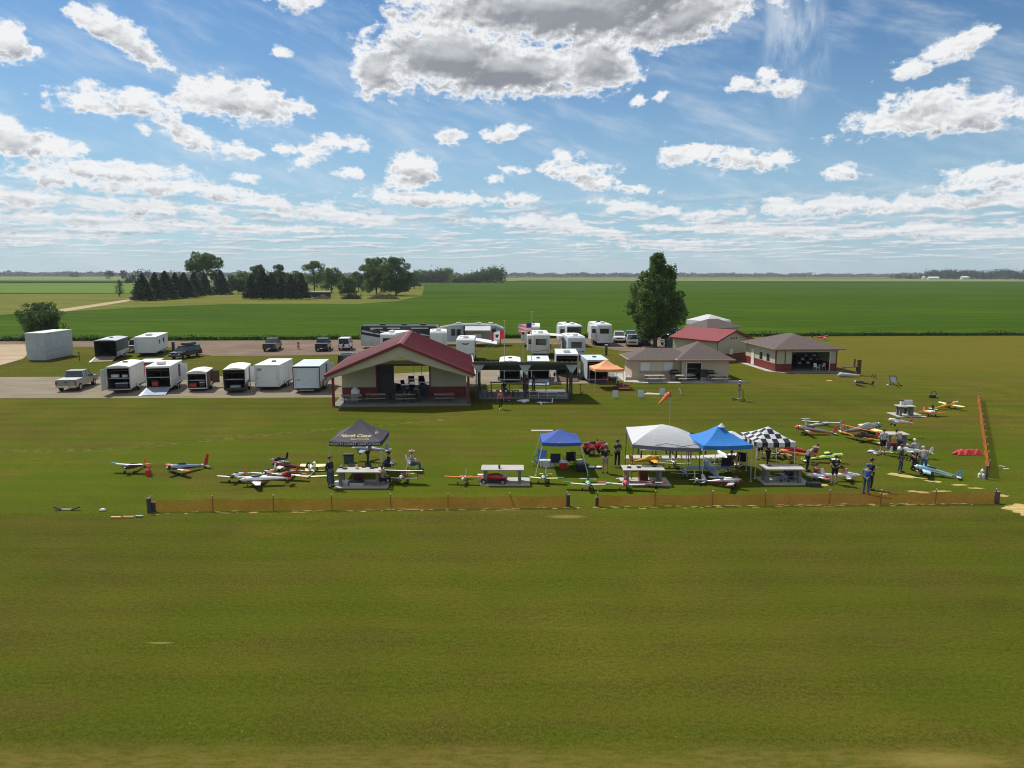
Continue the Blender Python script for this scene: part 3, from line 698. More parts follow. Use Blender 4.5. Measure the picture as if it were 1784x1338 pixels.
heap(612, 521, 10, 3.8, 1400, 1, L_far, 'dark tangle of cut branches below the farm trees', 120)
heap(668, 521, 16, 4.2, 2600, 2, L_brush, 'large pale weedy mound in front of the huge tree clump', 6)
heap(562, 521, 9, 2.4, 900, 3, L_brush, 'small weedy mound in front of the low shed', 3)
t = thing('farm_shed', 'long low dark shed with a pale roof beside the evergreens', 'shed', G(554, 518), 2)
MB().box(-5.7, 5.7, 0, 5, 0, 2.5).build('wall', M['dark'], t)
MB().prism([(-.5, 2.5), (5.4, 3.0), (5.4, 3.2), (-.5, 2.75)], -6.0, 6.0).build('roof', M['concrete_d'], t)
t = thing('farm_shed', 'small bright white farm shed glimpsed through the evergreens', 'shed', G(377, 508), 2)
MB().prism([(-2.5, 0), (2.5, 0), (2.5, 8), (0, 9.6), (-2.5, 8)], 0, 6, 'y').build('wall', M['white'], t)
MB().prism([(-2.8, 8.0), (0, 9.8), (2.8, 8.0), (2.8, 8.3), (0, 10.1), (-2.8, 8.3)], -.3, 6.3, 'y').build('roof', M['roofwhite'], t)
for (px, py, L, h, lb) in [(1609, 486.4, 12, 10, 'round white grain bin of the distant farm'), ]:
    t = thing('grain_bin', lb, 'grain bin', G(px, py)); MB().cyl((0, 0, 0), (0, 0, h * .7), L / 2, n=20).build('bin_wall', M['white'], t); MB().cyl((0, 0, h * .7), (0, 0, h), L / 2 * 1.05, .3, 20).build('bin_roof', M['roofwhite'], t)
for (px, py, L, h, lb) in [(1627, 486.6, 34, 8, 'long white shed of the distant farm beside the grain bin'), (1684, 486.6, 30, 10, 'white roofed barn among the right skyline trees')]:
    t = thing('farm_barn', lb, 'barn', G(px, py)); MB().box(-L / 2, L / 2, 0, 12, 0, h * .6).build('wall', M['offwhite'], t)
    MB().prism([(-.6, h * .58), (6, h), (12.6, h * .58), (12.6, h * .64), (6, h * 1.06), (-.6, h * .64)], -L / 2 - .5, L / 2 + .5).build('roof', M['roofwhite'], t)

# weeds and small blooms scattered in the near turf
r_ = np.random.default_rng(77); P_ = []
for i in range(60):
    gx, gy = G(r_.uniform(0, 1784), 1200 + 100 * r_.beta(5, 2)); k = 7; P_.append(np.stack([gx + r_.normal(size=k) * .05, gy + r_.normal(size=k) * .05, r_.uniform(.01, .05, k)], 1))
me = leaves_mesh('weeds', np.concatenate(P_), .018, L_oak, 5, 1.5); o = bpy.data.objects.new('weeds', me); C.objects.link(o)
struct(o, 'stuff'); o['label'] = 'small dark weed tufts scattered through the near lawn'; o['category'] = 'weeds'
P_ = []
for i in range(110):
    gx, gy = G(r_.uniform(0, 1784), r_.uniform(690, 1300)); P_.append([[gx, gy, .03]])
me = leaves_mesh('lawn_flowers', np.concatenate(P_), .016, M['straw'], 6, 2); o = bpy.data.objects.new('lawn_flowers', me); C.objects.link(o)
struct(o, 'stuff'); o['label'] = 'tiny pale flowers dotted over the lawn'; o['category'] = 'flowers'
# ------------------------------------------------------------------ buildings
def corr_lines(mb, x0, x1, y, z0f, z1f, step=.42, t=.012, mi=0):
    """raised ribs of sheet steel on a wall facing -y"""
    n = int((x1 - x0) / step)
    for i in range(1, n):
        x_ = x0 + (x1 - x0) * i / n
        mb.box(x_ - .025, x_ + .025, y - t, y, z0f(x_), z1f(x_), mi)
def roof_ribs(mb, a, b, c, d, n, r=.02, mi=0):
    """standing ribs from edge a-b to edge d-c"""
    a, b, c, d = map(Vector, (a, b, c, d)); nn = (b - a).cross(d - a).normalized()
    if nn.z < 0: nn = -nn
    for i in range(1, n):
        p = a + (b - a) * i / n + nn * r * .6; q = d + (c - d) * i / n + nn * r * .6
        mb.cyl(p, q, r, n=4, mi=mi)

def picnic_table(loc, rz, label, group, top='wood_grey', first=[None], L=1.9):
    if first[0] is None or top != first[0][1]:
        t = thing('picnic_table', label, 'picnic table', loc, rz, group)
        mb = MB()
        for k in range(5): mb.box(-L / 2, L / 2, -.36 + k * .148, -.36 + k * .148 + .135, .71, .755)
        mb.build('tabletop', M[top], t)
        for s_ in (-1, 1):
            mb = MB()
            for k in range(2): mb.box(-L / 2, L / 2, s_ * .72 - .14 + k * .145, s_ * .72 - .14 + k * .145 + .13, .42, .46)
            mb.build('bench', M[top], t)
        for x_ in (-L * .36, L * .36):
            mb = MB(); mb.cyl((x_, -.25, .71), (x_, -.62, .0), .035, n=6); mb.cyl((x_, .25, .71), (x_, .62, .0), .035, n=6); mb.cyl((x_, -.78, .40), (x_, .78, .40), .03, n=6)
            mb.build('leg_frame', M['darkpole'], t)
        first[0] = (t, top); return t
    t = copy_tree(first[0][0]); place(t, loc, rz, label); t['group'] = group; return t

# main pavilion: open gable end on posts, enclosed steel walls behind
def pavilion():
    fx, fy = G(698, 708.5); fy = 64.2; fx = -10.15
    t = thing('gable_pavilion', 'big red metal roofed pavilion with cream gable and open porch facing the field', 'building', (fx, fy), 4.5)
    W, L, ze, za = 6.75, 14.6, 3.0, 5.85       # half width, length, eave z, ridge z
    ov = .35; zf = lambda x_: za - (za - ze) * abs(x_) / W
    # roof: two sheets with thickness and ribs
    mb = MB()
    for s_ in (-1, 1):
        mb.hexa([(0, -ov, za - .12), (s_ * W, -ov, ze - .12), (s_ * W, L, ze - .12), (0, L, za - .12), (0, -ov, za), (s_ * W, -ov, ze), (s_ * W, L, ze), (0, L, za)])
        roof_ribs(mb, (0, -ov, za), (0, L, za), (s_ * W, L, ze), (s_ * W, -ov, ze), 32, .022)
    r_ = mb.build('roof', M['roof_red'], t)
    mb = MB(); mb.prism([(-.28, za - .09), (0, za + .05), (.28, za - .09)], -ov - .03, L + .03, 'y'); mb.build('ridge_cap', M['canvas_pink'] if 'canvas_pink' in M else M['trim_red'], r_)
    for s_ in (-1, 1):
        MB().hexa([(0, -ov - .06, za - .26), (s_ * W, -ov - .06, ze - .24), (s_ * W, -ov - .004, ze - .24), (0, -ov - .004, za - .26), (0, -ov - .06, za + .03), (s_ * W, -ov - .06, ze + .03), (s_ * W, -ov - .004, ze + .03), (0, -ov - .004, za + .03)]).build('rake_trim', M['trim_red'], r_)
        MB().box(min(s_ * W, s_ * (W + .12)), max(s_ * W, s_ * (W + .12)), -ov, L, ze - .14, ze + .02).build('gutter', M['trim_red'] if s_ < 0 else M['cream'], r_)
    # cream gable band hanging under the front rake
    mb = MB(); n = 32
    for s_ in (-1, 1):
        z2 = lambda x_: (za - 1.32) - (za - 1.32 - (ze - .42)) * abs(x_) / W
        mb.hexa([(0, -.18, z2(0)), (s_ * W * .985, -.18, z2(W * .985)), (s_ * W * .985, -.06, z2(W * .985)), (0, -.06, z2(0)), (0, -.18, zf(0) - .14), (s_ * W * .985, -.18, zf(W * .985) - .14), (s_ * W * .985, -.06, zf(W * .985) - .14), (0, -.06, zf(0) - .14)])
    corr_lines(mb, -W * .95, W * .95, -.18, lambda q: z2(q) + .02, lambda q: zf(q) - .15, .45)
    mb.build('gable_panel', M['cream'], t)
    MB().hexa([(-W * .98, -.05, ze - .45), (0, -.05, za - 1.38), (0, 4.2, za - 1.38), (-W * .98, 4.2, ze - .45), (-W * .98, -.05, ze - .40), (0, -.05, za - 1.33), (0, 4.2, za - 1.33), (-W * .98, 4.2, ze - .40)]).hexa([(W * .98, -.05, ze - .45), (0, -.05, za - 1.38), (0, 4.2, za - 1.38), (W * .98, 4.2, ze - .45), (W * .98, -.05, ze - .40), (0, -.05, za - 1.33), (0, 4.2, za - 1.33), (W * .98, 4.2, ze - .40)]).build('porch_ceiling', M['cream'], t)
    for x_ in (-6.15, 6.15): MB().box(x_ - .11, x_ + .11, .05, .27, 0, ze - .2).build('post', M['wain_red'], t)
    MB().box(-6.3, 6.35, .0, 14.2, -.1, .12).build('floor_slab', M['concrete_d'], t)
    # enclosed room: front walls left and right of a wide opening, back wall with a matching opening
    yw, hw, ox0, ox1 = 4.2, 6.0, -2.6, 2.4
    cw = lambda q: (za - 1.40) - ((za - 1.40) - (ze - .47)) * abs(q) / W
    for (a, b_) in ((-hw, ox0), (ox1, hw)):
        mb = MB(); mb.hexa([(a, yw, 1.15), (b_, yw, 1.15), (b_, yw + .12, 1.15), (a, yw + .12, 1.15), (a, yw, cw(a)), (b_, yw, cw(b_)), (b_, yw + .12, cw(b_)), (a, yw + .12, cw(a))])
        corr_lines(mb, a, b_, yw, lambda q: 1.16, lambda q: cw(q) - .02, .45); mb.build('wall', M['cream'], t)
        MB().box(a, b_, yw - .02, yw + .12, .12, 1.145).build('wainscot', M['wain_red'], t)
    MB().box(ox0 - .14, ox0, yw - .05, yw + .14, .12, 3.4).build('door_jamb', M['trim_red'], t)
    MB().box(ox1, ox1 + .14, yw - .05, yw + .14, .12, 3.4).build('door_jamb', M['trim_red'], t)
    MB().box(ox0, -1.02, yw + .3, yw + .36, .12, 3.2).build('sliding_door', M['dark'], t)
    MB().box(ox0, ox1, yw - .04, yw + .13, 3.22, 3.38).build('door_header', M['trim_red'], t)
    MB().hexa([(ox0, yw, 3.38), (ox1, yw, 3.38), (ox1, yw + .1, 3.38), (ox0, yw + .1, 3.38), (ox0, yw, cw(ox0)), (ox1, yw, cw(ox1)), (ox1, yw + .1, cw(ox1)), (ox0, yw + .1, cw(ox0))]).build('wall', M['cream'], t)
    for x_ in (-hw, hw - .12): MB().box(x_, x_ + .12, yw + .125, 14.0, .12, 2.6).build('side_wall', M['cream'], t)
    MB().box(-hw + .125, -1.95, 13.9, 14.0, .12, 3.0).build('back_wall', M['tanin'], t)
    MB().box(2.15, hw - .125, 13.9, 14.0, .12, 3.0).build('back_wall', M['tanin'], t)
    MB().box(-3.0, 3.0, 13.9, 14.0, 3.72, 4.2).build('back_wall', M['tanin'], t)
    mb = MB(); [mb.box(x_ - .02, x_ + .02, 13.95, 13.99, .2, 3.7) for x_ in (.35, 1.2)]; mb.build('mullion', M['darkpole'], t)
    return t
pv = pavilion(); PVM = Matrix.Translation(pv.location) @ Matrix.Rotation(R(4.5), 4, 'Z')
def pv_pt(x_, y_, z_=.12): return tuple(PVM @ Vector((x_, y_, z_)))
for i, (x_, y_, rz, lb) in enumerate([(-4.7, 1.4, 6, 'picnic table at the left corner of the pavilion porch, water jug behind it'), (-2.55, 1.9, 2, 'second picnic table from the left on the pavilion porch'), (.25, 1.6, 2, 'picnic table with folding chairs in the middle of the pavilion porch'), (3.9, 1.7, 3, 'picnic table at the right end of the pavilion porch with gear on it')]):
    picnic_table(pv_pt(x_, y_), 4.5 + rz, lb, 'picnic tables on the pavilion porch')
t = thing('water_cooler', 'white plastic water jug standing behind the left porch picnic table', 'water jug', pv_pt(-4.55, 2.9))
MB().path([(0, 0, 0), (0, 0, .95), (0, 0, 1.1), (0, 0, 1.15)], [.42, .42, .3, .12], 14).build('tank', M['white'], t, smooth=True); MB().cyl((0, 0, 1.15), (0, 0, 1.27), .2, n=12).build('lid', M['bluewhite'], t)
# tables and dark clutter inside the hall
for i in range(3):
    t = thing('folding_table', ['white topped folding table inside the hall, seen through the opening', 'white folding table at the back opening of the hall', 'white folding table to the right inside the hall'][i], 'table', pv_pt([-.1, .7, 2.0][i], [7.5, 11.2, 9.0][i]), 4.5, 'folding tables inside the hall')
    MB().box(-.9, .9, -.38, .38, .72, .76).build('tabletop', M['white'], t)
    for x_ in (-.7, .7): MB().cyl((x_, -.3, 0), (x_, -.3, .72), .02, n=6).cyl((x_, .3, 0), (x_, .3, .72), .02, n=6).cyl((x_, -.3, .1), (x_, .3, .1), .02, n=6).build('leg_frame', M['darkpole'], t)

def camp_chair(loc, rz, label, cloth='shirt_black', group='folding chairs', cache={}):
    if cloth in cache:
        t = copy_tree(cache[cloth]); place(t, loc, rz, label); t['group'] = group; return t
    t = thing('camp_chair', label, 'chair', loc, rz, group)
    MB().slab([(-.28, -.25, .42), (.28, -.25, .42), (.26, .22, .36), (-.26, .22, .36)], .02).build('seat', M[cloth], t)
    MB().slab([(-.27, .2, .38), (.27, .2, .38), (.3, .36, .98), (-.3, .36, .98)], .025).build('backrest', M[cloth], t)
    mb = MB()
    for s_ in (-1, 1):
        mb.cyl((s_ * .33, -.28, 0), (-s_ * .28, -.2, .42), .014, n=5); mb.cyl((s_ * .33, .28, 0), (-s_ * .28, .24, .42), .014, n=5)
        mb.cyl((s_ * .33, -.28, 0), (s_ * .3, .22, .42), .014, n=5); mb.cyl((s_ * .3, .26, 0), (s_ * .3, .37, 1.0), .014, n=5); mb.cyl((s_ * .31, -.28, .62), (s_ * .3, .28, .62), .02, n=5); mb.cyl((s_ * .33, -.26, 0), (s_ * .31, -.28, .62), .014, n=5)
    mb.build('frame', M['darkpole'], t); cache[cloth] = t
    return t
for i, (x_, y_, rz, lb) in enumerate([(-.9, 1.0, 150, 'black folding chair left of the middle porch table'), (1.25, 1.3, 30, 'black folding chair right of the middle porch table'), (.9, 2.8, 200, 'black folding chair behind the middle porch table'), (1.9, 2.6, 10, 'black folding chair in the hall doorway beside the seated people'), (-.6, 6.2, 40, 'black chair just inside the hall opening'), (.7, 6.4, 170, 'black chair in front of the white table in the hall'), (1.5, 9.8, 20, 'black chair at the far table inside the hall'), (-.3, 9.0, 60, 'black chair left of the far table inside the hall'), (2.3, 7.2, 100, 'black chair by the right jamb inside the hall'), (.2, 11.8, 15, 'black chair at the back opening of the hall'), (1.2, 12.6, 190, 'last black chair outside the back opening of the hall')]):
    camp_chair(pv_pt(x_, y_), rz, lb)

# shade canopy of sheet metal right of the pavilion
def canopy():
    x0, y0 = G(832, 697); x1, _ = G(997, 697); y0 = 67.6
    t = thing('shade_canopy', 'flat metal shade canopy on raked dark posts right of the pavilion', 'shade canopy', (x0, y0), 1.0)
    W = x1 - x0
    mb = MB(); n = 42
    for i in range(n):
        a, b_ = -.5 + (W + 1.0) * i / n, -.5 + (W + 1.0) * (i + 1) / n; k = .05 * (i % 2)
        mb.hexa([(a, -.5, 3.74 + k), (b_, -.5, 3.74 + k), (b_, 4.9, 2.42 + k), (a, 4.9, 2.42 + k), (a, -.5, 3.78 + k), (b_, -.5, 3.78 + k), (b_, 4.9, 2.46 + k), (a, 4.9, 2.46 + k)])
    mb.build('roof_sheet', M['alu'], t)
    mb = MB()
    for y_ in (-.3, 1.2, 2.8, 4.3): mb.box(-.4, W + .4, y_ - .06, y_ + .06, 3.42 - .245 * y_, 3.60 - .245 * y_)
    mb.build('purlin', M['darkpole'], t)
    for x_ in (.1, W / 2, W - .1):
        MB().box(x_ - .09, x_ + .09, -.12, .06, 0, 3.5).build('post', M['dark'], t); MB().box(x_ - .09, x_ + .09, 4.1, 4.28, 0, 2.55).build('post', M['dark'], t)
        MB().prism([(x_ - .62, 3.48), (x_ + .62, 3.48), (x_, 2.55)], -.2, -.13, 'y').build('gusset', M['greywhite'], t)
    for x_ in (.1, W - .1):
        MB().cyl((x_, -.1, 2.9), (x_ + (.45 if x_ < 1 else -.45), -1.1, .0), .07, n=6).cyl((x_ - .2, -.1, 2.9), (x_ - .25, -.9, .0), .06, n=6).build('brace', M['dark'], t)
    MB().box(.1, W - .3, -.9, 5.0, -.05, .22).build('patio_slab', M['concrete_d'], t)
    MB().box(.1, W - .3, -1.0, -.91, -.05, .30).build('slab_edge', M['dark'], t)
    for s_ in (0, 1):
        mb = MB(); a, b_ = (.6, W / 2 - .7) if s_ == 0 else (W / 2 + .4, W - .7)
        mb.cyl((a, -.8, .95), (b_, -.8, .95), .02, n=5); mb.cyl((a, -.8, .6), (b_, -.8, .6), .015, n=5)
        for k in range(5): mb.cyl((a + (b_ - a) * k / 4, -.8, .2), (a + (b_ - a) * k / 4, -.8, .95), .02, n=5)
        if s_: mb.build('railing', M['pole'], t)
    return t
cv = canopy(); CVM = Matrix.Translation(cv.location) @ Matrix.Rotation(R(1), 4, 'Z')
def cv_pt(x_, y_, z_=.22): return tuple(CVM @ Vector((x_, y_, z_)))
def high_table(loc, rz, label, W=1.5):
    t = thing('high_table', label, 'table', loc, rz, 'high wooden tables under the shade canopy')
    MB().box(-W / 2, W / 2, -.35, .35, 1.0, 1.06).build('tabletop', M['wood_grey'], t)
    for x_ in (-W / 2 + .1, W / 2 - .18): MB().box(x_, x_ + .08, -.3, -.22, 0, 1).box(x_, x_ + .08, .22, .3, 0, 1).box(x_, x_ + .08, -.22, .22, .3, .38).build('leg_frame', M['wood_d'], t)
high_table(cv_pt(1.9, 3.2), 3, 'high wooden table near the left post of the shade canopy')
high_table(cv_pt(4.0, 2.6), 0, 'high wooden table in the middle of the shade canopy', 2.0)
high_table(cv_pt(6.2, 3.0), -3, 'high wooden table near the right post of the shade canopy')
def stool(loc, rz, label, first=[None]):
    if first[0] is not None:
        return place(copy_tree(first[0]), loc, rz, label)
    t = thing('bar_stool', label, 'stool', loc, rz, 'wooden stools under the shade canopy'); first[0] = t
    MB().box(-.24, .24, -.2, .2, .62, .67).build('seat', M['wood'], t)
    for a in (-1, 1): MB().cyl((a * .2, -.17, .62), (a * .24, -.2, 0), .028, n=6).cyl((a * .2, .17, .62), (a * .24, .2, 0), .028, n=6).cyl((a * .22, -.18, .25), (a * .22, .18, .25), .02, n=6).build('leg_frame', M['wood_d'], t)
for i, (x_, y_, lb) in enumerate([(1.2, .5, 'wooden stool alone at the left front of the canopy patio'), (3.2, .6, 'wooden stool left of the middle canopy post'), (3.75, .5, 'wooden stool beside the middle canopy post'), (5.4, .5, 'wooden stool at the right front of the canopy patio'), (2.6, 3.9, 'wooden stool behind the high tables of the canopy')]): stool(cv_pt(x_, y_), i * 9, lb)
t = thing('wooden_box', 'brown wooden box standing on the canopy patio left of the middle post', 'box', cv_pt(2.15, .55), 3)
MB().box(-.33, .33, -.25, .25, 0, .62).build('crate', M['wood'], t, bevel=.02); MB().box(-.35, .35, -.27, .27, .62, .66).build('lid', M['wood_d'], t)
t = thing('patio_bench', 'low grey bench along the right edge of the canopy patio', 'bench', cv_pt(6.9, .7), 0)
MB().box(-.9, .9, -.2, .2, .40, .46).build('seat', M['greywhite'], t)
for x_ in (-.75, .7): MB().box(x_, x_ + .06, -.18, .18, 0, .40).build('leg', M['dark'], t)

# tan concession building with hip roofs
def hip(mb, x0, x1, y0, y1, ze, zr, run=None, mi=0, t_=.0):
    """hip roof over a rectangle, ridge along the longer side"""
    w_, d_ = x1 - x0, y1 - y0; r_ = min(w_, d_) / 2 if run is None else run
    if w_ >= d_: A, B_ = (x0 + r_, (y0 + y1) / 2, zr), (x1 - r_, (y0 + y1) / 2, zr)
    else: A, B_ = ((x0 + x1) / 2, y0 + r_, zr), ((x0 + x1) / 2, y1 - r_, zr)
    c = [(x0, y0, ze), (x1, y0, ze), (x1, y1, ze), (x0, y1, ze)]
    v = c + [A, B_] + [(p[0], p[1], p[2] - .02) for p in c]
    if w_ >= d_: f = [(0, 1, 5, 4), (2, 3, 4, 5), (1, 2, 5), (3, 0, 4)]
    else: f = [(1, 2, 5, 4), (3, 0, 4, 5), (0, 1, 4), (2, 3, 5)]
    f += [(6, 9, 8, 7), (0, 6, 7, 1), (1, 7, 8, 2), (2, 8, 9, 3), (3, 9, 6, 0)]
    mb.add(v, f, mi); return A, B_
def fascia(x0, x1, y0, y1, z0, z1, m, par, name='fascia', t_=.05):
    mb = MB(); mb.box(x0 - t_, x1 + t_, y0 - t_, y0 - .002, z0, z1); mb.box(x0 - t_, x1 + t_, y1 + .002, y1 + t_, z0, z1); mb.box(x0 - t_, x0 - .002, y0, y1, z0, z1); mb.box(x1 + .002, x1 + t_, y0, y1, z0, z1)
    return mb.build(name, m, par)
def concession():
    x0, y0 = G(1103, 663.8); x1, _ = G(1269, 663.8)
    t = thing('concession_building', 'small tan building with brown hip roofs and two shuttered serving windows', 'building', (x0, y0), 1.5)
    W = x1 - x0; xs_ = W * .47
    H = 2.32
    MB().box(0, xs_ + .4, .75, 5.4, .06, H).build('wall', M['tan'], t)
    # right wing with a dark garage opening
    o0, o1 = xs_ + 1.0, xs_ + 2.65
    mb = MB(); mb.box(xs_ + .4, o0, 0, .14, .06, H); mb.box(o1, W, 0, .14, .06, H); mb.box(o0, o1, 0, .14, 2.06, H); mb.box(xs_ + .4, xs_ + .54, .14, 6.2, .06, H); mb.box(W - .14, W, .14, 6.2, .06, H); mb.box(xs_ + .54, W - .14, 6.06, 6.2, .06, H)
    mb.build('wall', M['tan'], t)
    MB().box(xs_ + .55, W - .15, .16, 6.04, .06, .09).build('floor', M['concrete_d'], t)
    MB().box(o0 - .09, o0, -.03, .12, .06, 2.12).box(o1, o1 + .09, -.03, .12, .06, 2.12).box(o0, o1, -.03, .12, 2.06, 2.14).build('door_frame', M['white'], t)
    MB().box(o0 + .02, o1 - .02, 1.5, 1.56, 1.2, 1.26).box(o0 + .02, o1 - .02, 1.5, 1.9, .6, .66).build('shelf', M['greywhite'], t)
    for (a, b_) in ((.95, 2.0), (4.05 - .35, 4.9 - .25)):
        f = MB().box(a - .04, b_ + .04, .70, .745, 1.07, 2.10).build('serving_window', M['tan'], t)
        mb = MB(); mb.box(a, b_, .675, .698, 1.11, 2.06); [mb.box(a, b_, .668, .676, 1.11 + .12 * k, 1.125 + .12 * k) for k in range(1, 8)]; mb.build('shutter', M['white'], f)
    MB().box(2.04, 3.66, .70, .745, 1.07, 2.10).build('panel', M['cream2'], t)
    MB().box(.8, 4.95, .55, .74, 1.0, 1.06).build('counter', M['concrete'], t)
    ov = .45
    mb = MB(); hip(mb, -ov - .1, xs_ + 2.6, .75 - ov, 5.4 + ov, H + .16, 3.5); r1 = mb.build('roof', M['shingle'], t)
    fascia(-ov - .1, xs_ + .2, .75 - ov, 5.4 + ov, H - .02, H + .15, M['cream2'], r1)
    fascia(-ov - .15, xs_ + .15, .7 - ov, 5.45 + ov, H + .04, H + .09, M['trim_red'], r1, 'gutter', .06)
    mb = MB(); hip(mb, xs_ - .25, W + ov + .1, -ov, 6.2 + ov, H + .20, 4.25); r2 = mb.build('roof', M['shingle'], t)
    fascia(xs_ - .25, W + ov + .1, -ov, 6.2 + ov, H + .02, H + .19, M['cream2'], r2)
    fascia(xs_ - .31, W + ov + .15, -ov - .06, 6.25 + ov, H + .07, H + .12, M['trim_red'], r2, 'gutter', .06)
    mb = MB(); mb.box(-ov, xs_ + .2, .8 - ov, 5.4, H - .035, H - .02); mb.box(xs_ - .2, W + ov, -ov + .06, 6.2, H + .0, H + .018); mb.build('soffit', M['cream2'], t)
    MB().add([(-1.2, -1.0, .05), (1.8, -1.9, .05), (W + 1.8, -1.6, .05), (W + 1.8, .2, .05), (W, .3, .05), (W, 6, .05), (-1.2, 6, .05)], [tuple(range(7))]).xf(Matrix.Identity(4)).build('patio_slab', M['concrete'], t)
    return t, W
cn_, CW_ = concession(); CNM = Matrix.Translation(cn_.location) @ Matrix.Rotation(R(1.5), 4, 'Z')
def cn_pt(x_, y_, z_=.05): return tuple(CNM @ Vector((x_, y_, z_)))
pc = [None]
for i, (x_, y_, rz, lb) in enumerate([(2.2, -.9, 3, 'pale picnic table in front of the left serving window of the tan building'), (5.75, -.8, 12, 'pale picnic table in front of the dark doorway of the tan building'), (9.6, -.75, 5, 'pale picnic table at the right end of the tan building')]):
    picnic_table(cn_pt(x_, y_), rz, lb, 'picnic tables in front of the tan building', 'concrete', pc, 2.2)
def grill(loc, rz, label, s_=1.0):
    t = thing('barbecue_grill', label, 'grill', loc, rz)
    MB().path([(-.45 * s_, 0, .85), (-.4 * s_, 0, .95), (.4 * s_, 0, .95), (.45 * s_, 0, .85)], [.12, .30 * s_, .30 * s_, .12], 12).build('grill_body', M['blackpaint'], t)
    for a in (-.35, .35): MB().cyl((a * s_, -.2, .8), (a * s_, -.25, 0), .025, n=6).cyl((a * s_, .2, .8), (a * s_, .25, 0), .025, n=6).build('leg', M['darkpole'], t)
    MB().box(.45 * s_, .85 * s_, -.22, .22, .82, .86).build('side_shelf', M['darkpole'], t); MB().cyl((-.3 * s_, -.3, 1.02), (.3 * s_, -.3, 1.02), .02, n=6).build('handle', M['chrome'], t)
grill(cn_pt(5.0 - .3, .15), 8, 'black barbecue grill with a light lid in the corner of the tan building')
grill(cn_pt(8.85, -.05), 0, 'black barbecue smoker against the right wall of the tan building', .9)
t = thing('smoker_cabinet', 'tall black cabinet smoker beside the dark doorway of the tan building', 'smoker', cn_pt(8.0, -.30), 0)
MB().box(-.42, .42, -.02, .25, .45, 1.3).build('cabinet', M['black'], t, bevel=.03)
for a in (-.35, .35): MB().cyl((a, 0, .45), (a, 0, 0), .025, n=6).build('leg', M['darkpole'], t)
# steps/railing at the left of the tan building
t = thing('step_ramp', 'small pale step with a tilted board at the left side of the tan building', 'step', cn_pt(-.5, 1.0), 0)
MB().box(-.3, .4, -.6, .9, 0, .35).build('step', M['concrete'], t); MB().hexa([(-.35, -.7, 0), (-.25, -.7, 0), (-.25, .9, 0), (-.35, .9, 0), (-.35, -.7, .3), (-.25, -.7, .3), (-.25, .9, 1.0), (-.35, .9, 1.0)]).build('side_board', M['white'], t)

# red roofed shed turned away
def red_shed():
    ang = 34.7; ox, oy = 28.2, 98.3
    t = thing('red_roof_shed', 'cream shed with a red metal gable roof behind the tan building', 'building', (ox, oy), ang)
    W, L, ze, za = 7.9, 8.6, 2.95, 4.35        # gable end along local x (0..W), ridge runs to -x? no: along +y
    mb = MB()
    for a, s_ in ((0, 1), (W, -1)):
        mb.hexa([(a, -.4, ze - .1), (W / 2, -.4, za - .1), (W / 2, L, za - .1), (a, L, ze - .1), (a, -.4, ze), (W / 2, -.4, za), (W / 2, L, za), (a, L, ze)])
        roof_ribs(mb, (a, -.4, ze), (a, L, ze), (W / 2, L, za), (W / 2, -.4, za), 22, .02)
    r_ = mb.build('roof', M['pinkred'] if False else mat('shed_roof_red', (.24, .038, .042), .55, var=.06), t)  # paler red than the pavilion roof
    for a in (0, W):
        MB().hexa([(a, -.46, ze - .2), (W / 2, -.46, za - .2), (W / 2, -.405, za - .2), (a, -.405, ze - .2), (a, -.46, ze + .02), (W / 2, -.46, za + .02), (W / 2, -.405, za + .02), (a, -.405, ze + .02)]).build('rake_trim', M['trim_red'], r_)
    MB().box(-.1, .0, -.4, L, ze - .22, ze).build('gutter', M['trim_red'], r_)
    i_ = .55
    mb = MB(); mb.prism([(i_, 1.0), (W - i_, 1.0), (W - i_, ze + .02), (W / 2, za - .18), (i_, ze + .02)], 0, .1, 'y'); mb.box(i_, i_ + .1, .1, L - .3, 1.0, ze + .05); mb.box(W - i_ - .1, W - i_, .1, L - .3, 1.0, ze + .05)
    for k in range(9): mb.box(i_ - .012, i_, .8 + k * .85, .86 + k * .85, 1.0, ze)
    mb.build('wall', M['cream'], t)
    MB().box(i_ - .02, W - i_ + .02, -.02, .1, 0, .99).box(i_ - .02, i_ + .1, .1, L - .3, 0, .99).box(W - i_ - .1, W - i_ + .02, .1, L - .3, 0, .99).build('wainscot', M['wain_red'], t)
    MB().box(i_ - .04, i_ + .06, -.04, .0, 0, ze).build('corner_trim', M['trim_red'], t)
    for k in (-1, 0, 1): MB().cyl((W / 2 + k * .55, -.03, 3.15), (W / 2 + k * .55, .02, 3.15), .14, n=10).build('vent', M['dark'], t)
    MB().box(W / 2 - .9, W / 2 - .3, -.2, -.005, .9, 1.7).build('meter_box', M['white'], t); MB().box(W / 2 - .75, W / 2 - .5, -.22, -.205, 1.75, 2.05).build('wall_lamp', M['alu'], t)
red_shed()
# white tent top and grey roof beyond the red roofed shed
t = thing('storage_canopy', 'white canopy top peeking over the red roofed shed', 'canopy', G(1233, 596), 30)
x_ = 5.0
MB().add([(-3, -2.5, 4.0), (3, -2.5, 4.0), (3, 2.5, 4.0), (-3, 2.5, 4.0), (0, -.5, 5.0), (0, .5, 5.0), (-3, -2.5, 3.2), (3, -2.5, 3.2), (3, 2.5, 3.2), (-3, 2.5, 3.2)], [(0, 1, 4), (1, 2, 5, 4), (2, 3, 5), (3, 0, 4, 5), (0, 6, 7, 1), (1, 7, 8, 2), (2, 8, 9, 3), (3, 9, 6, 0)]).build('cloth', M['canvas_white'], t)
for a in (-2.9, 2.9):
    for b_ in (-2.4, 2.4): MB().cyl((a, b_, 0), (a, b_, 3.9), .05, n=6).build('leg', M['pole'], t)
t = thing('grey_roof_shed', 'grey shingled roof just visible beyond the red roofed shed', 'shed', G(1262, 603), 30)
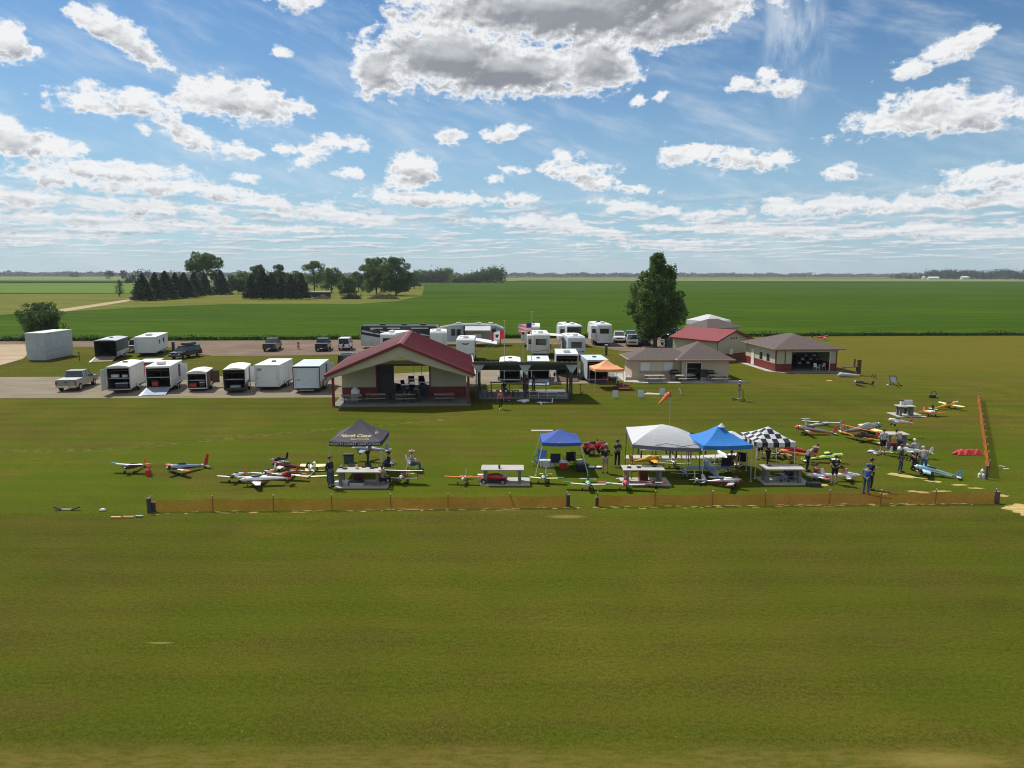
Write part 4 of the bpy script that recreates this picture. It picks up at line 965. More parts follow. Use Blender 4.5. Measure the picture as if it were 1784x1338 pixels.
mb = MB(); hip(mb, -4.2, 4.2, 0, 6, 3.1, 4.5); mb.build('roof', M['shingle'], t); MB().box(-3.8, 3.8, .4, 5.6, 0, 3.08).build('wall', M['cream'], t)

# hangar with brown hip roof and red wainscot
def hangar():
    ox, oy = G(1350.5, 647.6)
    t = thing('hip_roof_garage', 'cream and dark red garage with brown hip roof and wide open door', 'building', (ox, oy), 4.0)
    W, L, H = 7.85, 9.6, 2.78
    o0, o1 = 2.05, 6.95
    def wallset(z0, z1, nm, m, t0=0.0):
        mb = MB(); mb.box(-t0, o0, -t0, .12, z0, z1); mb.box(o1, W + t0, -t0, .12, z0, z1); mb.box(-t0, .12, .12, L, z0, z1); mb.box(W - .12, W + t0, .12, L, z0, z1); mb.box(.12, W - .12, L - .12, L, z0, z1)
        return mb.build(nm, m, t)
    wallset(1.0, H, 'wall', M['cream']); wallset(.0, .995, 'wainscot', M['wain_red'], .03)
    MB().box(o0, o1, 0, .12, 2.52, H).build('wall', M['cream'], t)
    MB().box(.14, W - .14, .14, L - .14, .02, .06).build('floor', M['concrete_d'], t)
    mb = MB(); mb.box(-.06, .06, -.07, -.035, 0, H); mb.box(W - .06, W + .06, -.07, -.035, 0, H); mb.box(1.15, 1.24, -.07, -.035, 0, H); mb.box(-.07, -.035, .0, .06, 0, H); mb.box(-.02, W + .02, -.10, -.04, H - .1, H); mb.build('corner_trim', M['trim_red'], t)
    MB().box(o0, o1, -.04, .1, 2.46, 2.515).box(o1 - .0, o1 + .08, -.04, -.005, 0, 2.5).build('door_frame', M['white'], t)
    # side wall: door and two windows on the -x face
    MB().box(-.06, -.032, 6.6, 7.55, .05, 2.2).build('side_door', M['offwhite'], t)
    for y_ in (2.2, 4.4):
        f = MB().box(-.045, -.004, y_ - .5, y_ + .5, 1.02, 2.12).build('window', M['offwhite'], t)
        MB().box(-.06, -.047, y_ - .44, y_ - .03, 1.08, 2.06).box(-.06, -.047, y_ + .03, y_ + .44, 1.08, 2.06).build('pane', M['glass'], f)
    mb = MB(); hip(mb, -.55, W + .75, -.6, L + .5, H + .12, 4.45); r_ = mb.build('roof', M['shingle'], t)
    fascia(-.55, W + .75, -.6, L + .5, H + .0, H + .115, M['offwhite'] if False else M['cream2'], r_)
    fascia(-.6, W + .8, -.65, L + .55, H + .05, H + .11, M['trim_red'], r_, 'gutter')
    MB().box(-.5, W + .7, -.55, L + .45, H + .002, H + .01).build('soffit', M['cream2'], t)
    MB().add([(1.2, -1.6, .04), (2.0, -2.1, .04), (W + .8, -1.95, .04), (W + .8, .05, .04), (.2, .0, .04)], [(0, 1, 2, 3, 4)]).build('apron_slab', M['concrete_d'], t)
    MB().add([(-1.0, L, .035), (-1.0, .3, .035), (.9, -1.5, .035), (2.0, -2.2, .035), (2.2, -2.1, .035), (1.2, -1.2, .035), (-.1, .0, .035), (-.1, L, .035)], [(0, 1, 6, 7), (1, 2, 5, 6), (2, 3, 4, 5)]).build('walkway', M['concrete'], t)
    # shelving dimly seen inside
    mb = MB()
    for k in range(4): mb.box(o1 - 2.6, o1 - .1, 3.2, 3.7, .5 + .5 * k, .54 + .5 * k)
    mb.box(o1 - 2.6, o1 - 2.55, 3.2, 3.7, .06, 2.1); mb.box(o1 - .15, o1 - .1, 3.2, 3.7, .06, 2.1); mb.build('shelf', M['darkpole'], t)
    return t
hg = hangar(); HGM = Matrix.Translation(hg.location) @ Matrix.Rotation(R(4), 4, 'Z')
def hg_pt(x_, y_, z_=.06): return tuple(HGM @ Vector((x_, y_, z_)))
def plastic_chair(loc, rz, label, m='white', first={}):
    if m in first: return place(copy_tree(first[m]), loc, rz, label)
    t = thing('plastic_chair', label, 'chair', loc, rz, 'plastic chairs'); first[m] = t
    MB().slab([(-.25, -.24, .44), (.25, -.24, .44), (.23, .22, .42), (-.23, .22, .42)], .025).build('seat', M[m], t)
    mb = MB(); mb.slab([(-.24, .22, .42), (.24, .22, .42), (.22, .34, .90), (-.22, .34, .90)], .02); mb.build('backrest', M[m], t)
    mb = MB(); [mb.box(a - .02, a + .02, -.24, .26, .63, .66) for a in (-.28, .28)]; mb.build('armrest', M[m], t)
    for a in (-1, 1):
        for b_ in (-1, 1): MB().cyl((a * .25, b_ * .22, .64 if b_ < 0 else .45), (a * .29, b_ * .28, 0), .022, n=6).build('leg', M[m], t)
plastic_chair(hg_pt(5.55, .4), 15, 'white plastic chair in the mouth of the open garage')
plastic_chair(hg_pt(6.55, .9), -70, 'white plastic chair leaning by the right door post inside the garage')
rb = random.Random(11)
for i in range(7):
    x_, z_ = o_ = (4.75 + .38 * i, [.56, 1.06, 1.56, .56, 1.06, 1.56, 1.06][i])
    t = thing('storage_box', ['grey storage box on the low shelf of the garage', 'white storage box on the middle shelf of the garage', 'blue storage box on the upper shelf of the garage', 'pale storage box low in the garage shelf centre', 'silver toolbox on the middle shelf of the garage', 'white carton high on the garage shelf', 'blue crate at the right end of the garage shelf'][i], 'box', hg_pt(x_, 3.45, z_ - .02), 4, 'boxes on the garage shelf')
    m_ = ['greywhite', 'white', 'bluegrey', 'offwhite', 'alu', 'white', 'bluegrey'][i]
    MB().box(-.16, .16, -.2, .2, 0, .26).build('bin', M[m_], t, bevel=.015); MB().box(-.175, .175, -.215, .215, .262, .30).build('lid', M['alu' if i % 2 else 'dark'], t)
# ------------------------------------------------------------------ vehicles and trailers
def cargo_trailer(loc, rz, W, L, H, label, body='white', trim='dark', roof='roofwhite', rear='open', zf=.48, arch=False, ac=False, vent=True, door=None, group='enclosed cargo trailers', shelf=True, side_trim=None, axles=1, floorm='dark', name='cargo_trailer', wins=()):
    """enclosed trailer, open or closed rear at y=0 facing -y"""
    t = thing(name, label, 'trailer', loc, rz, group); w_ = W / 2; T = .06
    mb = MB(); mb.box(-w_, -w_ + T, 0, L, zf, H); mb.box(w_ - T, w_, 0, L, zf, H); mb.box(-w_ + T, w_ - T, L - T, L, zf, H)
    k = 1
    while k * 1.2 < L: mb.box(w_ - .004, w_ + .006, k * 1.2, k * 1.2 + .03, zf + .004, H - .03, 1); mb.box(-w_ - .006, -w_ + .004, k * 1.2, k * 1.2 + .03, zf + .004, H - .03, 1); k += 1
    mb.build('body_wall', [M[body], M['alu']], t)
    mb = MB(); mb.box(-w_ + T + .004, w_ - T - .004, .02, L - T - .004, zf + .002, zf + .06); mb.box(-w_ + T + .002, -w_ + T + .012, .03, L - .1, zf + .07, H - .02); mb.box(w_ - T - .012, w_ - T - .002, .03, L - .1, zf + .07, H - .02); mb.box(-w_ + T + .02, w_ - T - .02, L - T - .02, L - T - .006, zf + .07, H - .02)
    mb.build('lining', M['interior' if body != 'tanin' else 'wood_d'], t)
    n = 7; up = .16 if arch else .05
    top = [(-w_ - .02 + (W + .04) * i / n, H + up * math.sin(math.pi * i / n)) for i in range(n + 1)]
    if arch: r_ = MB().prism([(-w_ - .02, H - .02)] + [(a, b_ + .02) for a, b_ in top] + [(w_ + .02, H - .02)], -.04, L + .04, 'y').build('roof', M[roof], t)
    else: r_ = MB().box(-w_ - .02, w_ + .02, -.04, L + .04, H + .001, H + .07).build('roof', M[roof], t, bevel=.02)
    if vent: MB().box(-.2, .2, L * .5 - .2, L * .5 + .2, H + up, H + up + .14).build('roof_vent', M['dark' if not ac else 'greywhite'], r_)
    if ac: MB().box(-.38, .38, L * .30 - .45, L * .30 + .45, H + .07, H + .40).build('roof_air_conditioner', M['offwhite'], r_, bevel=.05)
    # rear frame
    mb = MB(); mb.box(-w_ - .015, -w_ + .07, -.05, -.002, zf - .05, H); mb.box(w_ - .07, w_ + .015, -.05, -.002, zf - .05, H); mb.box(-w_ + .07, w_ - .07, -.05, -.002, H - .13, H); mb.box(-w_ + .07, w_ - .07, -.06, -.002, zf - .08, zf + .01)
    f = mb.build('rear_frame', M[trim], t)
    for s_ in (-1, 1): MB().box(s_ * (w_ - .03) - .03, s_ * (w_ - .03) + .03, -.07, -.052, zf + .1, zf + .25).build('tail_light', M['redlight'], f)
    MB().box(-w_ + .04, w_ - .04, .05, L - .05, zf - .14, zf - .004).build('chassis', M['dark'], t)
    if side_trim: MB().box(w_ + .002, w_ + .014, .02, L - .02, zf, zf + (H - zf) * .3).box(-w_ - .014, -w_ - .002, .02, L - .02, zf, zf + (H - zf) * .3).build('stone_guard', M[side_trim], t)
    for k in range(axles):
        y_ = L * .45 + k * .85 - (axles - 1) * .42
        for s_ in (-1, 1):
            wheel(t, s_ * (w_ + .10), y_, .34, .20)
            MB().path([(s_ * (w_ + .11), y_ - .48, .46), (s_ * (w_ + .11), y_ - .3, .72), (s_ * (w_ + .11), y_ + .3, .72), (s_ * (w_ + .11), y_ + .48, .46)], [.10, .11, .11, .10], 6).build('fender', M['alu' if body != 'greywhite' else 'dark'], t)
    tg = MB(); tg.cyl((-w_ * .7, L, zf - .07), (0, L + 1.1, zf - .07), .05, n=6); tg.cyl((w_ * .7, L, zf - .07), (0, L + 1.1, zf - .07), .05, n=6); tg.cyl((0, L + .8, zf + .3), (0, L + .8, .0), .04, n=6); tg.build('tongue', M['dark'], t)
    if rear == 'ramp':
        MB().hexa([(-w_ + .08, -.02, zf - .02), (w_ - .08, -.02, zf - .02), (w_ - .08, -H * .82, .02), (-w_ + .08, -H * .82, .02), (-w_ + .08, -.02, zf + .05), (w_ - .08, -.02, zf + .05), (w_ - .08, -H * .82, .08), (-w_ + .08, -H * .82, .08)], 0).build('ramp_door', M[floorm], t)
        MB().hexa([(-w_ + .02, -.02, zf - .04), (-w_ + .08, -.02, zf - .04), (-w_ + .08, -H * .83, .01), (-w_ - .25, -H * .83, .01), (-w_ + .02, -.02, zf + .06), (-w_ + .08, -.02, zf + .06), (-w_ + .08, -H * .83, .06), (-w_ - .25, -H * .83, .03)]).build('ramp_edge', M['white'], t)
    elif rear == 'doors':
        for s_ in ((-1, 1) if door != 'left' else (-1,)):
            d = MB().box(0, w_ - .05, -.05, 0, 0, H - zf - .12); d.xf(Matrix.Translation((s_ * (w_ + .02), -.05, zf)) @ Matrix.Rotation(R(-152 if s_ > 0 else 0) if s_ > 0 else R(-100), 4, 'Z'))
            o = d.build('rear_door', M[body], t)
    elif rear == 'closed':
        d = MB().box(-w_ + .075, w_ - .075, -.045, -.001, zf + .02, H - .135).build('ramp_door', M[body if body != 'maroonwhite' else 'white'], t)
        mb = MB()
        for s_ in (-1, 1): mb.cyl((s_ * (w_ - .22), -.07, zf + .1), (s_ * (w_ - .22), -.07, H - .3), .015, n=5); mb.box(s_ * (w_ - .22) - .05, s_ * (w_ - .22) + .05, -.085, -.075, zf + .7, zf + .95)
        mb.build('latch_bar', M['alu'], d)
    for s_ in (-1, 1): MB().box(s_ * (w_ + .008) - .006, s_ * (w_ + .008) + .006, .3, .42, H - .25, H - .19).build('marker_light', M['amber'], t)
    if rear != 'closed' and shelf:
        for k, (z_, dd) in enumerate([(zf + (H - zf) * .46, 1.2), (zf + (H - zf) * .78, 1.0)]):
            MB().box(-w_ + T + .02, w_ - T - .02, .25 + dd * .5 * k, .25 + dd * .5 * k + .5, z_, z_ + .05).build('shelf', M['greywhite' if k == 0 else 'wood'], t)
    if door == 'side':
        MB().box(-.03, 0, 0, .75, 0, H - zf - .3).xf(Matrix.Translation((w_ + .02, L * .78, zf + .1)) @ Matrix.Rotation(R(-60), 4, 'Z')).build('side_door', M[body], t)
        MB().box(w_ + .001, w_ + .008, L * .62, L * .78, zf + .1, H - .2).build('door_opening', M['black'], t)
    for (y_, z_, sy, sz) in wins:
        f = MB().box(w_ + .001, w_ + .02, y_ - sy / 2, y_ + sy / 2, z_, z_ + sz).build('window', M['dark'], t); MB().box(w_ + .021, w_ + .026, y_ - sy / 2 + .05, y_ + sy / 2 - .05, z_ + .05, z_ + sz - .05).build('pane', M['glass'], f)
    return t
def cargo_item(tr_loc, rz, off, size, m, label, name='cargo_box', cat='box'):
    Mx = Matrix.Translation((tr_loc[0], tr_loc[1], 0)) @ Matrix.Rotation(R(rz), 4, 'Z'); p = Mx @ Vector(off)
    t = thing(name, label, cat, tuple(p), rz, 'gear inside the open trailers'); a, b_, c_ = size
    MB().box(-a / 2, a / 2, 0, b_, 0, c_ * .78).build('bin', M[m], t, bevel=.02); MB().box(-a / 2 - .015, a / 2 + .015, -.015, b_ + .015, c_ * .78 + .002, c_).build('lid', M['dark' if m != 'dark' else 'greywhite'], t)
A = G(208, 678, .48); a1 = cargo_trailer(A, 13, 2.15, 5.2, 2.72, 'cream sided cargo trailer with its rear doors open, leftmost of the front trailer row', body='offwhite', trim='greywhite', rear='doors', door='left', arch=True)
cargo_item(A, 13, (-.45, .4, 1.62), (.7, .5, .4), 'white', 'white bundle on the shelf of the leftmost front row trailer'); cargo_item(A, 13, (.5, .35, 1.62), (.5, .5, .35), 'bluewhite', 'pale blue tub on the shelf of the leftmost front row trailer')
cargo_item(A, 13, (.1, .5, .56), (1.2, .5, .5), 'dark', 'dark case on the floor of the leftmost front row trailer')
A = G(277, 675, .50); cargo_trailer(A, 12.6, 2.35, 5.4, 2.62, 'white cargo trailer with ramp down and rooftop air conditioner, second in front row', body='white', trim='white', rear='ramp', ac=True, door='side', vent=False, side_trim='alu', floorm='bluegrey', axles=2)
cargo_item(A, 12.6, (-.5, .5, .56), (.6, .6, .6), 'red', 'red equipment case at the top of the ramp of the second front row trailer')
A = G(344, 676, .38); cargo_trailer(A, 12, 1.9, 3.5, 1.98, 'small brown and cream low trailer with open back, third in the front row', body='wood_d', trim='offwhite', roof='offwhite', rear='open', arch=True, door='side', vent=False, zf=.38)
cargo_item(A, 12, (-.5, .3, .46), (.7, .5, .45), 'red', 'bright red tub in the small brown trailer'); cargo_item(A, 12, (.4, .3, .46), (.5, .4, .5), 'dark', 'dark box in the small brown trailer')
A = G(409, 678, .46); cargo_trailer(A, 13, 2.05, 4.9, 2.44, 'white cargo trailer with black side stripes and open back, fourth in front row', body='white', trim='dark', rear='open', arch=True, door='side', side_trim='black', vent=False)
cargo_item(A, 13, (0, .5, .54), (1.0, .5, .3), 'greywhite', 'grey flat case in the fourth front row trailer')
A = G(466.5, 673, .45); cargo_trailer(A, 4, 2.55, 5.8, 2.62, 'large closed plain white cargo trailer, fifth in the front row', body='white', trim='offwhite', rear='closed', axles=2, side_trim=None)
trl5 = [o for o in C.objects if o.get('label', '').startswith('large closed plain white')][0]
MB().box(-1.0, -.55, -.055, -.047, 2.05, 2.35).build('rear_decal', M['bluegrey'], trl5); MB().box(-1.05, -.8, -.055, -.047, 1.35, 1.38).build('rear_decal', M['dark'], trl5)
A = G(534.7, 677, .45); trl6 = cargo_trailer(A, 5.5, 2.68, 6.0, 2.70, 'closed white trailer with black edges and maroon sides, nearest the pavilion', body='bluewhite', trim='dark', roof='bluewhite', rear='closed', axles=2, side_trim='maroon', vent=False, door='side')
A = G(185, 622.4, .42); cargo_trailer(A, 15, 2.75, 6.6, 2.72, 'dark charcoal cargo trailer with gaping black interior and ramp down, back lawn', body='dark', trim='black', roof='greywhite', rear='ramp', arch=True, shelf=False, axles=2, floorm='tanin', side_trim='alu')
A = G(254, 614, .55); t = cargo_trailer(A, 15, 2.9, 8.6, 2.75, 'white camper trailer with two small dark windows on the back lawn', body='white', trim='white', rear='closed', zf=.55, axles=2, ac=True, vent=True, wins=((2.5, 1.6, .7, .6), (5.4, 1.6, .8, .7)), name='camper_trailer', group=None)
MB().box(-.95, -.65, -.055, -.047, 1.30, 1.40).build('rear_decal', M['blue'], trl6); MB().box(-.7, .75, -.35, -.12, .30, .36).build('rear_step', M['alu'], trl6)
# red trailer between the first two
t = thing('red_trailer', 'small red and white trailer parked behind the first two front row trailers', 'trailer', G(258, 664), 12)
MB().box(-1.0, 1.0, 0, 3.2, .45, 2.1).build('body_wall', M['maroon'], t, bevel=.05); MB().box(-1.02, 1.02, -.02, 3.22, 2.102, 2.2).build('roof', M['white'], t); MB().box(-.75, .75, -.03, -.004, .6, 1.9).build('rear_door', M['red'], t)
for s_ in (-1, 1): wheel(t, s_ * .95, 1.6, .32, .2)
# white tarp covered box trailer at far left
t = thing('box_trailer', 'tall pale grey box trailer with a skirt at the edge of the dirt lot', 'trailer', G(80.7, 628.4), 3)
MB().box(-2.6, 0, 0, 6.9, 1.35, 3.75).build('body_wall', M['greywhite'], t, bevel=.03)
MB().box(-2.65, .05, -.05, 6.95, 3.752, 3.86).build('roof', M['offwhite'], t)
mb = MB(); mb.hexa([(-2.53, .08, .05), (-.09, .08, .05), (-.09, 6.8, .05), (-2.53, 6.8, .05), (-2.57, .03, 1.34), (-.03, .03, 1.34), (-.03, 6.87, 1.34), (-2.57, 6.87, 1.34)])
mb.build('skirt', M['bluewhite'] if False else M['greywhite'], t)
mb = MB()
for k in range(4): mb.cyl((-.155 + .01, .9 + 1.55 * k, .28), (-.08 + .01, .9 + 1.55 * k, .28), .62, n=16) if False else mb.path([(-.14, .35 + 1.6 * k, .15), (-.06, .75 + 1.6 * k, .95), (-.05, 1.2 + 1.6 * k, 1.1), (-.06, 1.6 + 1.6 * k, .9), (-.12, 1.8 + 1.6 * k, .2)], [.03] * 5, 5)
mb.build('skirt_rib', M['white'], t)
MB().box(-2.6, -1.0, .02, .028, 1.45, 3.6).build('end_door', M['greywhite'], t) if False else MB().cyl((-1.2, -.03, 1.4), (-1.2, -.03, 3.7), .04, n=6).build('door_seam', M['bluewhite'], t)

# pickup trucks, cars
def prof_body(mb, poly, W, taper=.0):
    mb.prism(poly, -W / 2, W / 2, 'x')
def pickup(loc, rz, color, label, L=5.7, W=1.98, H=1.9, cap=False, suv=False, box=False, name='pickup_truck', boxy=False, group=None, rack=False):
    """nose towards +y"""
    t = thing(name, label, 'pickup' if not suv else 'car', loc, rz, group); w_ = W / 2; r = .39 if not suv else .36; bz = .45
    belt = 1.12 if not suv else 1.0; y0, y1 = -L * .0, L
    hood = L * .72; cab0 = L * .36 if not suv else L * .03; wy = (L * .17, L * .81)
    mb = MB()
    def arch(cy): return [(cy - r - .10, bz), (cy - r * .8, bz + r * .62), (cy, bz + r * .85), (cy + r * .8, bz + r * .62), (cy + r + .10, bz)]
    poly = [(0, bz)] + arch(wy[0]) + arch(wy[1]) + [(L, bz), (L + .02, belt - .25), (L - .12, belt - .04), (hood, belt + .05), (hood - .02, belt + .06), (0, belt + .06)]
    if suv or cap:
        mb.prism(poly, -w_, w_, 'x')
    else:
        # bed with an open box: side panels, front body
        mb.prism([(0, bz)] + arch(wy[0]) + [(cab0, bz), (cab0, belt + .06), (0, belt + .06)], -w_, -w_ + .12, 'x')
        mb.prism([(0, bz)] + arch(wy[0]) + [(cab0, bz), (cab0, belt + .06), (0, belt + .06)], w_ - .12, w_, 'x')
        mb.prism([(cab0 + .002, bz)] + arch(wy[1]) + [(L, bz), (L + .02, belt - .25), (L - .12, belt - .04), (hood, belt + .05), (cab0 + .002, belt + .06)], -w_, w_, 'x')
        mb.box(-w_ + .12, w_ - .12, .02, .10, bz + .06, belt + .05); mb.box(-w_ + .12, w_ - .12, .1, cab0, bz + .12, bz + .2)
    mb.build('body', M[color], t, bevel=.05, seg=2)
    if not (suv or cap): MB().box(-w_ + .125, w_ - .125, .11, cab0 - .01, bz + .201, bz + .24).box(-w_ + .13, w_ - .13, cab0 - .04, cab0 - .002, bz + .24, belt + .04).build('bed_liner', M['dark'], t)
    if cap:
        MB().box(-w_ + .02, w_ - .02, .05, cab0, belt + .07, belt + .14).build('tonneau_cover', M['greywhite' if color == 'silver' else 'dark'], t, bevel=.02)
    # greenhouse: glass body and painted roof + pillars
    c0, c1 = cab0 + .04, hood + .02; z0, z1 = belt + .062, H
    in_ = .14; f0, f1 = (.10 if not suv else .16), (.62 if not boxy else .18)
    if boxy: f0 = .02; in_ = .06
    G_ = MB().hexa([(-w_ + .05, c0, z0), (w_ - .05, c0, z0), (w_ - .05, c1, z0), (-w_ + .05, c1, z0), (-w_ + in_ + .05, c0 + f0, z1 - .05), (w_ - in_ - .05, c0 + f0, z1 - .05), (w_ - in_ - .05, c1 - f1, z1 - .05), (-w_ + in_ + .05, c1 - f1, z1 - .05)])
    cabo = G_.build('cab_glass', M['glass'], t)
    MB().box(-w_ + in_ + .02, w_ - in_ - .02, c0 + f0 - .05, c1 - f1 + .05, z1 - .052, z1 + .02).build('roof', M[color], t, bevel=.03)
    mb = MB()
    for s_ in (-1, 1):
        lo = lambda y_: (s_ * (w_ - .045), y_, z0); hi = lambda y_: (s_ * (w_ - in_ - .045), y_, z1 - .04)
        mb.cyl(lo(c0 + .02), hi(c0 + f0 + .02), .055, n=5); mb.cyl(lo(c1 - .02), hi(c1 - f1), .045, n=5)
        md = (c0 + c1) / 2 - .15; mb.cyl(lo(md), hi(md + .05), .05, n=5)
        if suv: mb.cyl(lo(c0 + 1.0), hi(c0 + 1.05), .06, n=5)
    mb.build('pillar', M[color], t)
    for s_ in (-1, 1): MB().box(s_ * (w_ + .09) - .09, s_ * (w_ + .09) + .09, hood - .32, hood - .18, belt + .03, belt + .23).build('mirror', M['black'], t, bevel=.02)
    bc = 'chrome' if color in ('silver', 'white', 'carblue') else 'dark'
    rb_ = MB().box(-w_ + .03, w_ - .03, -.12, -.002, bz - .02, bz + .2).build('rear_bumper', M[bc], t, bevel=.03)
    MB().box(-.2, .2, -.13, -.122, bz + .02, bz + .16).build('licence_plate', M['offwhite'], rb_)
    fb = MB().box(-w_ + .03, w_ - .03, L + .022, L + .14, bz - .04, bz + .22).build('front_bumper', M[bc], t, bevel=.03)
    MB().box(-w_ * .55, w_ * .55, L + .021, L + .045, bz + .26, belt - .22).build('grille', M['black'], t)
    for s_ in (-1, 1):
        MB().box(s_ * (w_ - .22) - .16, s_ * (w_ - .22) + .16, L - .03, L + .035, belt - .40, belt - .22).build('headlight', M['lamp'], t)
        MB().box(s_ * (w_ - .07) - .07, s_ * (w_ - .07) + .07, -.018, .02, belt - .40, belt - .02).build('tail_light', M['redlight'], t)
    if not suv: MB().box(-.16, .16, -.016, -.004 + .02, belt - .14, belt - .06).build('tailgate_handle', M['black'], t)
    for y_ in wy:
        for s_ in (-1, 1): wheel(t, s_ * (w_ - .13), y_, r, .27)
    if suv == 'spare': wheel(t, 0, 0, .35, .22, 'spare_wheel').location = (0, -.16, .55)
    if box: MB().prism([(-.5, H + .09), (.5, H + .09), (.55, H + .2), (.4, H + .42), (-.4, H + .42), (-.55, H + .2)], cab0 + .5, cab0 + 2.6, 'y').build('roof_box', M['dark'], t, bevel=.03); 
    if rack or box: MB().box(-.75, .75, cab0 + .9, cab0 + .95, H + .03, H + .08).box(-.75, .75, cab0 + 2.0, cab0 + 2.05, H + .03, H + .08).build('roof_rack', M['darkpole'], t)
    if suv == 'spare':
        pass
    return t
pickup(G(116, 683), 10, 'silver', 'silver pickup alone at the left of the pale parking strip', cap=True)
pickup(G(469, 613), 8, 'darkgrey', 'dark grey pickup on the gravel left of the red post', cap=True)
pickup(G(560, 613), 9, 'blackpaint', 'black pickup on the gravel beside the white jeep', cap=True)
pickup(G(599, 611), 5, 'white', 'white boxy off road car with spare wheel beside the black pickup', L=4.2, W=1.8, H=1.95, suv='spare', boxy=True, name='off_road_car')
pickup(G(343, 620), 168, 'blackpaint', 'black estate car with roof box facing the front trailer row', L=4.9, W=1.9, H=1.75, suv=True, box=True, name='estate_car').location
pickup(G(601, 643), 4, 'blackpaint', 'black car with white roof lines half hidden by the left eave of the pavilion', L=4.6, W=1.85, H=1.75, suv=True, boxy=True, name='parked_car', rack=True)
pickup(G(231, 615), 14, 'silver', 'silver pickup squeezed between the charcoal trailer and the white camper', name='pickup_truck')
pickup((G(1102, 600)[0], G(1102, 604)[1] + 5), 172, 'silver', 'grey fronted pickup just left of the poplar trunk, nearest the campers', cap=False)
pickup((G(1085, 598)[0], G(1090, 599)[1] + 7), 175, 'white', 'white pickup behind the campers, left end of the row under the poplar')
pickup((G(1107, 596)[0], G(1107, 598)[1] + 7.5), 170, 'carblue', 'bright blue pickup partly under the left of the poplar')
pickup((G(1124, 600)[0], G(1124, 603)[1] + 5), 172, 'blackpaint', 'black pickup in the shade under the left of the poplar')
pickup((G(1157, 601)[0], G(1157, 602)[1]), -30, 'white', 'white boxy car right of the poplar trunk', L=4.4, W=1.85, H=1.85, suv=True, boxy=True, name='parked_car')
pickup((G(1176, 594)[0], G(1176, 596)[1] + 3), -60, 'darkgrey', 'dark car behind the green utility box near the red roofed shed', L=4.6, W=1.85, H=1.7, suv=True, name='parked_car')
pickup((G(1165, 590)[0], G(1165, 592)[1] + 5), -75, 'carblue', 'dark blue car roof behind the poplar and the white car', L=4.6, W=1.85, H=1.7, suv=True, name='parked_car')
t = thing('utility_box', 'dark green utility box beside the left corner of the red roofed shed', 'utility box', G(1173, 608), 5)
MB().box(-1.1, 1.1, 0, 1.2, .1, 1.75).build('cabinet', M['utility_green'], t, bevel=.03); MB().box(-1.2, 1.2, -.1, 1.3, 0, .1).build('base', M['concrete'], t); MB().box(-.02, .02, -.015, -.003, .15, 1.7).build('door_seam', M['black'], t); MB().box(1.3, 2.0, .1, 1.1, 0, 1.3).build('side_cabinet', M['dark'], t)

